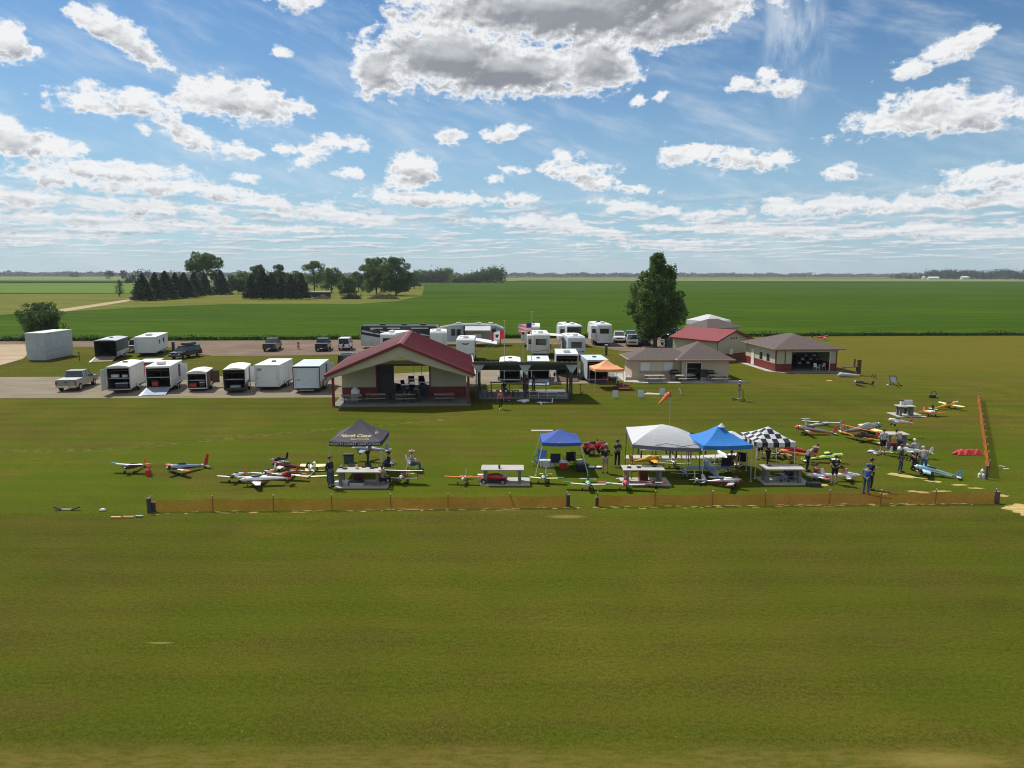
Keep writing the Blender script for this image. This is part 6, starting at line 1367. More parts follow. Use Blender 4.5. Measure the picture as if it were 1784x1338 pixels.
# toy racer / red machine on the table pad
t = thing('radio_car', 'red model buggy with black wheels on the slab under the second work table', 'model car', G(861, 841), 85, None)
MB().path([(0, -.75, .25), (0, -.2, .36), (0, .3, .34), (0, .8, .18)], [.12, .24, .2, .05], 8).build('body_shell', M['red'], t); MB().box(-.45, .45, -.8, -.5, .42, .46).build('rear_wing', M['maroon'], t); MB().box(-.40, .40, -.6, .6, .16, .2).build('chassis', M['dark'], t)
for a in (-1, 1):
    for b_ in (-.55, .55): wheel(t, a * .42, b_, .17, .16)

# ------------------------------------------------------------------ work tables
def work_table(px0, px1, pyf, label, D=1.1, H=.92, pad=.35, group='concrete work tables on the flight line', m='concrete'):
    x0, y0 = G(px0, pyf, H); x1, _ = G(px1, pyf, H); W = x1 - x0
    t = thing('work_table', label, 'table', ((x0 + x1) / 2, y0), 0, group); w_ = W / 2
    MB().box(-w_, w_, 0, D, H - .07, H).build('tabletop', M[m], t, bevel=.01)
    for s_ in (-1, 1):
        a, b_ = sorted((s_ * (w_ - .16), s_ * (w_ - .34))); MB().box(a, b_, .12, .30, .05, H - .075).box(a, b_, D - .3, D - .12, .05, H - .075).box(a + .05, b_ - .05, .3, D - .3, H - .25, H - .075).build('leg', M['concrete_d'], t)
    MB().box(-w_ - pad * .1, w_ + pad, -.15, D + pad, -.02, .05).build('base_slab', M[m], t)
    return t
work_table(583.5, 664, 822.4, 'concrete work table crowded with radios and boxes in front of the black canopy')
work_table(838, 913, 818.4, 'bare concrete work table with a small pump on top, between the black and blue canopies')
work_table(1086.5, 1159.3, 818.7, 'grey work table scattered with small tools in front of the white canopy')
work_table(1333, 1403.5, 817.4, 'concrete work table in front of the checkered canopy')
work_table(1567, 1597, 708, 'small far concrete work table with a grey case on top', D=.9, pad=.9)
work_table(1547, 1586, 757, 'far right work table buried under model planes', D=1.0)
def small(name, label, cat, loc, rz, parts, group=None):
    t = thing(name, label, cat, loc, rz, group)
    for nm, mb, m in parts: mb.build(nm, M[m], t)
    return t
def tp(px, py, z): x_, y_ = G(px, py, z); return (x_, y_, z)
def boxy(name, label, cat, loc, rz, sx, sy, sz, m, m2, group=None):
    return small(name, label, cat, loc, rz, [('case', MB().box(-sx / 2, sx / 2, -sy / 2, sy / 2, 0, sz * .8), m), ('lid', MB().box(-sx / 2 - .01, sx / 2 + .01, -sy / 2 - .01, sy / 2 + .01, sz * .8 + .002, sz), m2)], group)
def transmitter(px, py, label, z=.92, m='black'):
    small('radio_transmitter', label, 'transmitter', tp(px, py, z), px % 40 - 20, [('case', MB().box(-.11, .11, -.09, .09, 0, .07), m), ('antenna', MB().cyl((0, .09, .05), (.03, .22, .16), .008, n=5), 'alu'), ('stick', MB().cyl((-.05, 0, .07), (-.05, 0, .11), .008, n=5).cyl((.05, 0, .07), (.05, 0, .11), .008, n=5), 'alu')], 'radios and tools on the work tables')
for a in [(594, 815, 'black radio transmitter at the left end of the first work table'), (634, 814, 'black radio with a white top in the middle of the first work table'), (648, 816, 'dark radio right of centre on the first work table'), (601, 817, 'second radio from the left on the first work table'), (655, 815, 'radio at the right end of the first work table'), (1113, 814.5, 'black radio on the grey work table before the white canopy'), (1140, 813, 'dark tool box like radio at the right of the grey work table'), (1096, 815, 'small dark tool at the left of the grey work table'), (1340, 812, 'small pale gadget at the left of the checkered canopy table')]: transmitter(*a, m='dark' if a[0] % 2 else 'black')
small('hand_pump', 'small black fuel pump standing on the bare concrete table', 'pump', tp(870, 816, .92), 0, [('pump_body', MB().cyl((0, 0, 0), (0, 0, .18), .06, n=8), 'black'), ('handle', MB().cyl((-.07, 0, .2), (.07, 0, .2), .015, n=5).cyl((0, 0, .18), (0, 0, .2), .01, n=5), 'alu'), ('hose', MB().path([(0, -.05, .02), (.05, -.2, .01), (.02, -.3, .01)], [.012] * 3, 5), 'dark')])
for px, py, sx, sz, m, m2, lb in [(621, 816, .10, .24, 'white', 'pinkred', 'white spray bottle on the first work table'), (613, 812, .34, .22, 'utility_green', 'dark', 'green box behind the radios on the first work table'), (1580, 704, .9, .35, 'bluewhite', 'greywhite', 'grey case on the small far work table'), (1571, 705, .25, .4, 'offwhite', 'dark', 'pale can beside the grey case on the small far work table')]: boxy('tool_box', lb, 'box', tp(px, py, .92), 3, sx, .22, sz, m, m2, 'boxes on the work tables')
for px, py, sx, sy, sz, m, m2, lb in [(576, 838, .34, .5, .85, 'dark', 'blackpaint', 'tall black case left of the first work table beside the man in black'), (588, 846, .28, .24, .26, 'white', 'white', 'white jug on the slab at the left leg of the first work table'), (601, 846, .42, .3, .28, 'alu', 'white', 'small silver case under the first work table'), (622, 847, .8, .3, .3, 'greywhite', 'dark', 'long grey tool chest under the first work table'), (626, 838, .5, .4, .55, 'maroon', 'dark', 'dark red box under the first work table'), (837, 838, .30, .26, .40, 'bluewhite', 'white', 'white fuel box at the left leg of the bare concrete table'),
      (1120, 838, .5, .45, .75, 'maroon', 'dark', 'dark red generator under the grey work table'), (1417, 847, .75, .35, .22, 'dark', 'black', 'flat black bag on the grass right of the checkered canopy table'), (1380, 834, .9, .4, .5, 'navy', 'dark', 'dark blue box in shade under the right work table'), (1578, 721, .5, .4, .55, 'dark', 'black', 'dark box under the small far work table'), (1582, 722, .25, .2, .22, 'white', 'white', 'small white tub under the small far work table'),
      (1555, 783, .6, .4, .5, 'dark', 'maroon', 'dark trunk under the far right work table'), (608, 806, .6, .4, .6, 'utility_green', 'dark', 'dark green cooler under the black canopy')]: boxy('equipment_case', lb, 'case', G(px, py), (px * 7) % 15 - 7, sx, sy, sz, m, m2, 'cases and boxes standing around the work tables')
small('fuel_can', 'round red fuel can on the grass between the two leftmost planes', 'fuel can', G(259, 829), 0, [('can', MB().path([(0, 0, 0), (0, 0, .36), (0, 0, .44), (0, 0, .48)], [.17, .17, .10, .05], 12), 'red'), ('handle', MB().path([(-.08, 0, .44), (-.05, 0, .56), (.05, 0, .56), (.08, 0, .44)], [.02] * 4, 6), 'red')])

# starting benches and white frames beyond the white canopy
for px0, px1, lb in [(1117, 1167, 'left white framed starting bench beyond the white canopy'), (1178, 1228.5, 'right white framed starting bench beyond the white canopy')]:
    x0, y0 = G(px0, 798); x1, _ = G(px1, 798); W = x1 - x0
    t = thing('starting_bench', lb, 'bench', (x0, y0), 0, 'starting benches')
    mb = MB(); mb.box(-.05, W + .05, -.03, .05, .52, .60); mb.box(-.05, W + .05, 1.1, 1.18, .88, .96); mb.build('rail', M['white'], t)
    for k in range(3):
        x_ = W * k / 2; MB().box(x_ - .05, x_ + .05, -.02, .04, .0, .52).box(x_ - .05, x_ + .05, 1.1, 1.16, 0, .88).build('leg', M['wood_d' if k != 1 else 'tanin'], t); MB().hexa([(x_ - .04, 0, .60), (x_ + .04, 0, .60), (x_ + .04, 1.1, .88), (x_ - .04, 1.1, .88), (x_ - .04, 0, .65), (x_ + .04, 0, .65), (x_ + .04, 1.1, .93), (x_ - .04, 1.1, .93)]).build('arm', M['white'], t)
mb = MB()
for pts in ([(1088, 799), (1252, 799), (1256, 793), (1090, 793)], [(925, 751.2), (963, 751.2), (963, 749), (926, 749)], [(1120, 687), (1128, 684), (1150, 685.5), (1150, 687.5)]):
    q = [G(a, b_) for a, b_ in pts]; mb.add([(p[0], p[1], .012) for p in q], [(0, 1, 2, 3)])
struct(mb.build('concrete_pads', M['concrete']))

# ------------------------------------------------------------------ canopies
def canopy_tent(FL, FR, zb, depth, zpk, cloth, label, name='pop_up_canopy', val=.28, slant=0.0, sag=.12, valm=None, rot=0, footw=None, legm='pole', side_tilt=(0, 0, 0, 0), bulge=.0, thick=True, extra=None, uv=None, rz=None):
    """FL/FR photo pixels of the front valance corners (bottom edge, height zb)"""
    a = G(*FL, zb); b_ = G(*FR, zb); W = math.dist(a, b_); r_ = math.atan2(b_[1] - a[1], b_[0] - a[0]) if rz is None else R(rz)
    t = thing(name, label, 'canopy', ((a[0] + b_[0]) / 2, (a[1] + b_[1]) / 2), math.degrees(r_), 'pop up canopies on the grass')
    zt = zb + val; w_ = W / 2; D = depth; n = 14
    def zz(u, v):
        k = 1 - max(abs(u), abs(v)); s_ = k - sag * math.sin(math.pi * k) + bulge * math.sin(math.pi * k)
        edge = -.05 * (1 - min(abs(u), abs(v)) ** 2) * (1 - k) if k < 1 else 0
        c = side_tilt; cor = (c[0] * (1 - u) * (1 - v) + c[1] * (1 + u) * (1 - v) + c[2] * (1 + u) * (1 + v) + c[3] * (1 - u) * (1 + v)) / 4
        return zt + (zpk - zt) * s_ + edge + cor * (1 - k)
    us = [2 * i / n - 1 for i in range(n + 1)]
    V = [(u * w_, D / 2 + v * D / 2, zz(u, v)) for v in us for u in us]
    F = []
    for j in range(n):
        for i in range(n):
            a_, b2, c_, d_ = j * (n + 1) + i, j * (n + 1) + i + 1, (j + 1) * (n + 1) + i + 1, (j + 1) * (n + 1) + i
            F += [(a_, b2, c_), (a_, c_, d_)] if (i < n / 2) == (j < n / 2) else [(a_, b2, d_), (b2, c_, d_)]
    mb = MB(); 
    if uv:   # checkerboard faces in two materials
        for f in F:
            j, i = divmod(min(f), n + 1); i -= (1 if min(f) + 1 not in f and not (min(f) + n + 2 in f) else 0); mb.add([V[q] for q in f], [(0, 1, 2)], (i // 2 + j // 2) % 2)
        o = mb.build('roof_cloth', [M[cloth], M[uv]], t)
    else: mb.add(V, F); o = mb.build('roof_cloth', M[cloth], t, smooth=False)
    md = o.modifiers.new('thickness', 'SOLIDIFY'); md.thickness = .008
    mv = MB(); k = 0
    ring = [(u, -1) for u in us] + [(1, v) for v in us[1:]] + [(u, 1) for u in us[::-1][1:]] + [(-1, v) for v in us[::-1][1:-1]]
    for i in range(len(ring)):
        (u0, v0), (u1, v1) = ring[i], ring[(i + 1) % len(ring)]; s_ = 1.004
        p = lambda u, v, dz: (u * w_ * s_, D / 2 + v * D / 2 * s_, zz(u, v) - dz)
        mv.add([p(u0, v0, 0.004), p(u1, v1, 0.004), p(u1, v1, val), p(u0, v0, val)], [(0, 1, 2, 3)], ((i // 2) % 2) if uv else 0)
    o2 = mv.build('valance', [M[valm or cloth]] + ([M[uv]] if uv else []), t); md = o2.modifiers.new('thickness', 'SOLIDIFY'); md.thickness = .01
    k = slant
    for (u, v) in ((-1, -1), (1, -1), (1, 1), (-1, 1)):
        top = (u * (w_ - .05), D / 2 + v * (D / 2 - .05), zz(u, v) - .05); bot = (u * (w_ + k), D / 2 + v * (D / 2 + k), 0)
        lg = MB().box(-.022, .022, -.022, .022, 0, 1) if False else MB().cyl(bot, top, .026, n=5); lo = lg.build('leg', M[legm], t)
        MB().box(bot[0] - .06, bot[0] + .06, bot[1] - .06, bot[1] + .06, 0, .015).build('foot_plate', M[legm], lo)
    tr = MB()
    for v in (-1, 1):
        m_ = 4
        for i in range(m_):
            x0_, x1_ = -w_ + .05 + (2 * w_ - .1) * i / m_, -w_ + .05 + (2 * w_ - .1) * (i + 1) / m_; y_ = D / 2 + v * (D / 2 - .06)
            tr.cyl((x0_, y_, zb + (.05 if i % 2 else .22)), (x1_, y_, zb + (.22 if i % 2 else .05)), .014, n=4)
    for u in (-1, 1): tr.cyl((u * (w_ - .06), .05, zb + .15), (0, D / 2, zpk - .25), .014, n=4).cyl((u * (w_ - .06), D - .05, zb + .15), (0, D / 2, zpk - .25), .014, n=4)
    tr.build('roof_truss', M[legm], t)
    return t, W, zz
tent1, W1, zz1 = canopy_tent((573.3, 776.7), (663.7, 776.9), 2.02, 2.9, 3.35, 'canvas_dark', 'black canopy with gold script lettering over the first work table', val=.27, sag=.10)
tent1.rotation_euler.z = R(0.6)
def lettering(s_, size, mat_, parent, loc, rot, shear=0.0, name='lettering', ex=.004, off=0.0, space=1.0):
    cu = bpy.data.curves.new('txt', 'FONT'); cu.body = s_; cu.size = size; cu.align_x = 'CENTER'; cu.shear = shear; cu.extrude = ex; cu.offset = off; cu.space_character = space
    tmp = bpy.data.objects.new('txt', cu); C.objects.link(tmp); dg = bpy.context.evaluated_depsgraph_get(); me = bpy.data.meshes.new_from_object(tmp.evaluated_get(dg)); bpy.data.objects.remove(tmp)
    me.materials.clear(); me.materials.append(M[mat_]); o = bpy.data.objects.new(name, me); C.objects.link(o); o.parent = parent; o.location = loc; o.rotation_euler = rot; return o
w_ = W1 / 2
lettering('NORTH COAST SANITATION', .215, 'letter_grey', tent1, (0, -.03, 2.075), (R(90), 0, 0), off=.002, space=1.06)
# roof panel text follows the slope of the front panel
sl = math.atan2(zz1(0, -.5) - zz1(0, -.9), .2 * 2.9)
lettering('North Coast', .37, 'gold', tent1, (-.08, .38, zz1(0, -.74) + .01), (sl, 0, 0), shear=.5, off=.001, space=.95)
lettering('SANITATION', .15, 'gold', tent1, (.25, .17, zz1(0, -.90) + .03), (sl, 0, 0), space=1.3)
o = lettering('North Coast', .36, 'gold', tent1, (W1 / 2 - .40, 1.45, zz1(.76, 0) + .015), (0, 0, 0), shear=.45, space=.92)
o.rotation_euler = Euler((sl, 0, R(90)), 'XYZ')
canopy_tent((944.7, 776.5), (1012, 776.3), 1.74, 2.35, 2.52, 'royal', 'royal blue canopy with slanted legs over three camp chairs', val=.20, slant=.42, sag=.06, valm='royal')
canopy_tent((1102, 779), (1221, 780), 1.98, 3.0, 3.05, 'canvas_white', 'white domed canopy with a dark grey border and thin black legs', val=.22, sag=0, bulge=.10, valm='canvas_grey', legm='darkpole', side_tilt=(-.05, -.25, 0, .35))
canopy_tent((1225.5, 783.5), (1311, 781.7), 1.98, 2.9, 3.15, 'brightblue', 'bright blue canopy with a white peak cap beside the white canopy', val=.24, sag=.13)
t_ck, Wc, zc_ = canopy_tent((1318, 778.6), (1386.5, 778), 1.95, 2.6, 2.9, 'canvas_white', 'black and white checkered canopy over the right work table', val=.28, sag=.08, uv='black', legm='offwhite')
canopy_tent((1268, 769), (1303, 768), 1.9, 1.8, 2.35, 'canvas_white', 'plain white canopy peeking out between the bright blue and checkered ones', val=.15, sag=.02)
canopy_tent((1037, 647.6), (1087.5, 646.9), 1.92, 2.9, 3.05, 'orange_cloth', 'orange canopy beside the grey trailer near the tan building', val=.26, sag=.14)
x_, y_ = G(1253, 744, 3.15); small('peak_cap', 'small white cloth cap on the peak of the bright blue canopy', 'cap', (G(1225.5, 783.5, 1.98)[0] + 1.42, G(1225.5, 783.5, 1.98)[1] + 1.45, 3.11), 0, [('cap_cloth', MB().rings([[(q * .22 * math.cos(6.283 * k / 8), q * .22 * math.sin(6.283 * k / 8), z_) for k in range(8)] for z_, q in [(-.08, 1), (.02, .6), (.14, .12)]]), 'canvas_white')])

# camp chairs on the flight line
for px, py, rz, m, lb in [(940, 812, -30, 'blue', 'blue camp chair at the left under the royal blue canopy'), (967, 814, 180, 'navy', 'dark navy camp chair in the middle under the royal blue canopy'), (992, 811, 190, 'shirt_black', 'black camp chair at the right under the royal blue canopy'), (1292, 812, 160, 'shirt_black', 'black camp chair at the right under the bright blue canopy'), (1262, 822, 180, 'shirt_black', 'black camp chair in the shade of the bright blue canopy centre'), (1008, 812, 100, 'shirt_grey', 'grey camp chair just outside the royal blue canopy right leg'), (1478, 652 + 14, 40, 'shirt_black', 'black camp chair on the lawn right of the garage') ]:
    if lb.startswith('black camp chair on the lawn'): continue
    camp_chair(G(px, py), rz, lb, m, 'camp chairs under the canopies')
for px, py, rz, lb in [(717, 818, 90, 'white plastic chair under the seated man in the straw hat'), (678, 819, 150, 'white plastic chair under the man in black by the black canopy')]:
    plastic_chair(G(px, py), rz, lb)
for k, (px, py, lb) in enumerate([(953, 813, 'white topped low table between the blue and navy camp chairs'), (981, 815, 'red and white cooler box between the two dark camp chairs')]): boxy('cooler', lb, 'cooler', G(px, py), 4, .9 if k == 0 else .5, .4, .45, 'white' if k == 0 else 'red', 'white')
for k, (px, py, lb) in enumerate([(1030, 816, 'left white foam tray of a pair on grass by the royal blue canopy'), (1044, 816, 'right white foam tray of a pair on grass by the royal blue canopy')]): small('foam_tray', lb, 'tray', G(px, py), 5, [('tray', MB().box(-.22, .22, -.2, .2, 0, .08), 'dark'), ('foam', MB().ell((0, 0, .10), (.21, .18, .06), 10, 6), 'white')], 'foam trays on the grass')
boxy('black_bag', 'bulky black bag at the right leg of the royal blue canopy', 'bag', G(1014, 821), 10, .7, .4, .5, 'black', 'dark')

# ride-on vehicle
def atv():
    t = thing('quad_bike', 'red four wheeled utility vehicle parked behind the royal blue canopy', 'quad bike', G(1026, 792), -68)
    for a in (-1, 1):
        for b_ in (0, 1.35): wheel(t, a * .44, b_, .31, .26)
    MB().path([(0, -.45, .75), (0, 0, .85), (0, .5, .72), (0, 1.0, .82), (0, 1.7, .68)], [.2, .3, .22, .3, .18], 10).build('body', M['red'], t)
    for b_ in (0, 1.35):
        for a in (-1, 1): MB().path([(a * .45, b_ - .45, .5), (a * .45, b_ - .2, .72), (a * .45, b_ + .2, .72), (a * .45, b_ + .45, .5)], [.1, .16, .16, .1], 6).build('mudguard', M['red'], t)
    MB().box(-.18, .18, -.1, .65, .98, 1.12).build('seat', M['black'], t, bevel=.04); MB().cyl((0, 1.0, .85), (0, .85, 1.25), .035, n=6).cyl((-.38, .8, 1.28), (.38, .8, 1.28), .025, n=6).build('handlebar', M['black'], t)
    mb = MB(); [mb.cyl((-.4, y_, 1.02), (.4, y_, 1.02), .02, n=5) for y_ in (1.15, 1.3, 1.45, 1.6)]; [mb.cyl((a, 1.1, 1.02), (a, 1.65, 1.02), .02, n=5) for a in (-.4, .4)]; mb.build('front_rack', M['darkpole'], t)
    MB().box(-.3, .3, -.75, -.2, 1.02, 1.08).build('rear_rack', M['darkpole'], t); MB().box(-.12, .12, 1.84, 1.9, .7, .85).build('headlight', M['lamp'], t); t.scale = (.72, .72, .80)
atv()

# ------------------------------------------------------------------ orange safety fences
mnet = bpy.data.materials.new('orange_net'); mnet.use_nodes = True; b = NB(mnet.node_tree); p = mnet.node_tree.nodes['Principled BSDF']
pos = b.n('ShaderNodeNewGeometry').outputs['Position']; xx, yy_, zz_ = b.sep(pos)
hx = b.M('SINE', b.M('MULTIPLY', b.M('ADD', xx, yy_), 6.283 / .08)); hz_ = b.M('SINE', b.M('MULTIPLY', zz_, 6.283 / .075))
hole = b.M('MULTIPLY', b.M('GREATER_THAN', hx, -.45), b.M('GREATER_THAN', hz_, -.35))
b.put(p.inputs['Base Color'], b.mix(b.step(b.noise(pos, .8, 4), .35, .65), (.58, .12, .022, 1), (.72, .20, .05, 1))); p.inputs['Roughness'].default_value = .6
b.put(p.inputs['Alpha'], b.M('MULTIPLY_ADD', b.noise(pos, 3, 3), .34, .34))
M['net'] = mnet
mk('netpost', (.30, .07, .025), .6, var=.2); mk('postcap', (.6, .6, .58), .6)
def fence(px0, py0, px1, py1, label, n, h=.70, side=False, tilt=()):
    a, b_ = G(px0, py0), G(px1, py1); L = math.dist(a, b_); ang = math.atan2(b_[1] - a[1], b_[0] - a[0])
    t = thing('safety_fence', label, 'fence', a, math.degrees(ang)); r_ = random.Random(int(px0))
    xs_ = [L * i / n + (r_.uniform(-.25, .25) if 0 < i < n else 0) for i in range(n + 1)]
    mb = MB(); k = max(20, int(L * 2)); pts = []
    for i in range(k + 1):
        x_ = L * i / k; d = min(abs(x_ - q) for q in xs_); pts.append((x_, .05 * math.sin(x_ * 2.1) * min(1, d), h - .05 - .05 * min(1, d) + .015 * math.sin(x_ * 5)))
    mb.add([(p_[0], p_[1], .02) for p_ in pts] + [(p_[0], p_[1] * .3, p_[2]) for p_ in pts], [(i, i + 1, k + 2 + i, k + 1 + i) for i in range(k)])
    o = mb.build('netting', M['net'], t)
    for i, x_ in enumerate(xs_):
        tl = -.14 if i in tilt else r_.uniform(-.02, .02)
        po = MB().cyl((x_ - (tl if tl < -.1 else 0) , -.03, 0), (x_ + tl, -.03, h + .10), .022, n=6).build('post', M['netpost' if 0 < i < n else 'darkpole'], t); MB().cyl((x_ + tl, -.03, h + .10), (x_ + tl, -.03, h + .15), .03, n=6).build('cap', M['postcap'], po)
    return t
fence(264, 891.5, 987, 884, 'left length of orange netting fence along the front of the flight line', 7, tilt=(6,))
fence(1041, 883, 1733, 877.5, 'right length of orange netting fence along the front of the flight line', 7)
fence(1721, 832, 1703.5, 697, 'orange netting fence running away at the right side of the field', 13, h=.95)
for px, py, lb, h, r_ in [(260.5, 893, 'taller dark stub post at the left end of the front fence', .72, .09), (268, 891, 'shorter dark stub post beside the left end of the front fence', .46, .10), (990, 882, 'dark stub post on the left side of the fence gap', .6, .08), (1040, 882, 'dark stub post on the right side of the fence gap', .45, .08), (1736, 877, 'dark square stub post at the right end of the front fence', .62, .11), (1718, 835, 'dark stub post at the near end of the side fence', .8, .06)]:
    small('fence_stub', lb, 'post', G(px, py), 8, [('post', MB().box(-r_, r_, -r_ * .6, r_ * .6, 0, h), 'darkpole'), ('cap', MB().box(-r_ - .015, r_ + .015, -r_ * .6 - .015, r_ * .6 + .015, h + .002, h + .05), 'concrete_d')], 'stub posts at the fence ends')

# ------------------------------------------------------------------ flags, windsock, boards
def flagpole(px, py, h, label, lean=0):
    t = thing('flagpole', label, 'flagpole', G(px, py)); MB().cyl((0, 0, 0), (lean, 0, h), .045, .025, 8).build('pole', M['pole'], t); MB().ell((lean, 0, h + .06), (.07, .07, .07), 8, 6).build('finial', M['gold'], t); MB().cyl((0, 0, 0), (0, 0, .15), .14, n=8).build('base', M['concrete'], t); return t
def wavy(mb, W, H, x0, z0, nx, ny, f, amp=.12, droop=0.0, dirx=1):
    for j in range(ny):
        for i in range(nx):
            P_ = lambda a, b_: (x0 + dirx * W * a / nx, amp * math.sin(a / nx * 7) * (a / nx), z0 - H * b_ / ny - droop * (a / nx) ** 1.5)
            mb.add([P_(i, j), P_(i + 1, j), P_(i + 1, j + 1), P_(i, j + 1)], [(0, 1, 2, 3)], f(i, j))
mk('flag_red', (.60, .03, .03), .8, var=.05, trans=.35); mk('flag_white', (.75, .75, .75), .8, var=.03, trans=.35); mk('flag_blue', (.03, .04, .16), .8, var=.1, trans=.2)
flagpole(878.5, 668, 6.9, 'thin flagpole carrying the red and white flag', 0)
xf_, yf_ = G(878.5, 668)
t = thing('red_white_flag', 'red and white flag with a dark central emblem on the left flagpole', 'flag', (xf_ - .05, yf_, 0))
mb = MB(); wavy(mb, 1.35, .95, 0, 5.95, 12, 8, lambda i, j: 0 if (i < 4 or i > 9) else 1, .12, .35, -1); mb.build('cloth', [M['flag_red'], M['flag_white']], t)
MB().prism([(-.78, 5.42), (-.62, 5.58), (-.66, 5.40), (-.52, 5.36), (-.64, 5.24), (-.62, 5.08), (-.76, 5.16), (-.90, 5.06), (-.86, 5.24), (-1.0, 5.32), (-.88, 5.38), (-.90, 5.56)], -.10, -.05, 'y').build('emblem', M['black'], t)
flagpole(926, 668, 7.9, 'thin flagpole carrying the striped flag', 0)
xf_, yf_ = G(926, 668)
t = thing('striped_flag', 'red and white striped flag with a blue corner on the right flagpole', 'flag', (xf_ - .05, yf_, 0))
mb = MB(); wavy(mb, 1.45, 1.0, 0, 6.75, 13, 13, lambda i, j: 2 if (i < 5 and j < 7) else j % 2, .12, .12, -1); mb.build('cloth', [M['flag_red'], M['flag_white'], M['flag_blue']], t)
flagpole(911, 668, 4.6, 'short bare flagpole left of the striped flag')
# windsock on a slim pole behind the white canopy
wx, wy = G(1166, 748)
t = thing('windsock', 'drooping orange windsock on a thin pale pole beyond the white canopy', 'windsock', (wx, wy))
zt_ = 3.95 * 1.0
hh = 12 - math.hypot(wx, wy) * math.tan(R(PITCH) + math.atan((681 - 669) / FPX))
MB().cyl((0, 0, 0), (0, 0, hh + .05), .03, .02, 7).build('pole', M['greywhite'], t)
MB().path([(-.02, 0, hh), (-.25, -.05, hh - .06), (-.50, -.1, hh - .32), (-.78, -.15, hh - .62), (-.92, -.15, hh - .74)], [.20, .19, .14, .09, .06], 10).build('sock', M['orange_cloth' if False else 'orange'], t)
MB().cyl((0, 0, hh), (-.12, 0, hh), .205, n=12).build('hoop', M['wood_d'], t)
for px, py, rz, lb, tl in [(1072, 694, 0, 'first pale board on a stake counting from the orange canopy', 0), (1116, 693.5, 3, 'second pale board on a stake, between the first board and the windsock', 0), (1153.5, 690, 0, 'third pale board half hidden behind the orange windsock', 0), (1189, 688.5, 0, 'thin pale board tilted sideways right of the windsock', 26)]:
    t = thing('marker_board', lb, 'board', G(px, py), rz, 'pale marker boards on the lawn')
    w2 = .26 if not tl else .07
    MB().box(-w2, w2, -.015, .015, .12, .78).xf(Matrix.Rotation(R(-tl), 4, 'Y')).build('board', M['bluewhite'], t); MB().cyl((-.15 if not tl else 0, .03, 0), (-.15 if not tl else 0, .03, .5), .015, n=5).cyl((.15 if not tl else .05, .03, 0), (.15 if not tl else .05, .03, .5), .015, n=5).build('stake', M['darkpole'], t)
# red cover, white markers, odds on the right
t = thing('red_cover', 'bright red plane cover spread on the grass beside the side fence', 'cover', G(1688, 791), 3)
mb = MB(); us = range(9)
V = [(-.95 + 1.9 * i / 8 + (.15 if i == 0 and j == 2 else 0), -.35 + .7 * j / 4, .04 + (.20 * math.sin(i * 1.1 + j) ** 2 + .14) * (1 if 0 < j < 4 and 0 < i < 8 else 0)) for j in range(5) for i in us]
mb.add(V, [(j * 9 + i, j * 9 + i + 1, j * 9 + i + 10, j * 9 + i + 9) for j in range(4) for i in range(8)])
V2 = [(p_[0] * 1.0, p_[1], .0) for p_ in V]; o = mb.build('cloth', M['red'], t); md = o.modifiers.new('t', 'SOLIDIFY'); md.thickness = .015
MB().path([(-1.25, -.05, .03), (-.9, 0, .12), (-.5, .05, .16)], [.02, .10, .14], 8).build('sleeve', M['pinkred'], t)
for px, py, lb, rz in [(1745, 813, 'upper of two small white sticks right of the side fence', -35), (1752.5, 817.5, 'lower of two small white sticks right of the side fence', -12)]:
    small('marker_stick', lb, 'marker', G(px, py), rz, [('stick', MB().box(-.14, .14, -.04, .04, 0, .05), 'offwhite'), ('tip', MB().box(.14, .19, -.03, .03, 0, .045), 'yellow')], 'small white markers')
for i, (px, py, lb) in enumerate([(1706, 832, 'left pale bottle of a heap at the near end of the side fence'), (1711, 825, 'top pale bottle of a heap at the near end of the side fence'), (1713, 833, 'right pale bottle of a heap at the near end of the side fence')]): small('plastic_jug', lb, 'jug', G(px, py), i * 50, [('jug', MB().path([(0, 0, 0), (0, 0, .2), (.02, 0, .28), (.03, 0, .32)], [.09, .09, .04, .03], 8), 'offwhite'), ('cap', MB().cyl((.03, 0, .32), (.03, 0, .36), .035, n=7), 'wood_d')], 'heap of pale bottles')
for px, py, w2, m, lb in [(202, 903, .24, 'orange', 'leftmost cream and orange dart lying on the front lawn'), (224, 902.5, .26, 'orange', 'middle cream and orange dart lying on the front lawn'), (243, 901, .18, 'dark', 'black and white dart lying on the front lawn')]: small('lawn_dart', lb, 'marker', G(px, py), 2, [('top', MB().box(-w2, w2, -.03, .03, .05, .10), 'paleyellow' if m == 'orange' else 'white'), ('base', MB().box(-w2 * .9, w2 * .9, -.05, .05, 0, .048), m)], 'darts lying on the front lawn')
t = thing('rubber_wing', 'black winged launcher with a white bar on the lawn at the far left', 'launcher', G(115, 889)); MB().box(-.22, .28, -.03, .03, .02, .07).build('bar', M['offwhite'], t)
for s_, b_ in ((-1, -.22), (1, .28)): MB().hexa([(b_, -.06, .02), (b_ + s_ * .42, .0, .14), (b_ + s_ * .42, .08, .14), (b_, .06, .02), (b_, -.06, .07), (b_ + s_ * .42, .0, .20), (b_ + s_ * .42, .08, .20), (b_, .06, .07)]).build('blade', M['black'], t)
small('white_rock', 'small white stone on the lawn left of the front fence', 'stone', G(179, 890.5), 0, [('stone', MB().ell((0, 0, .06), (.17, .10, .09), 9, 6), 'offwhite')])
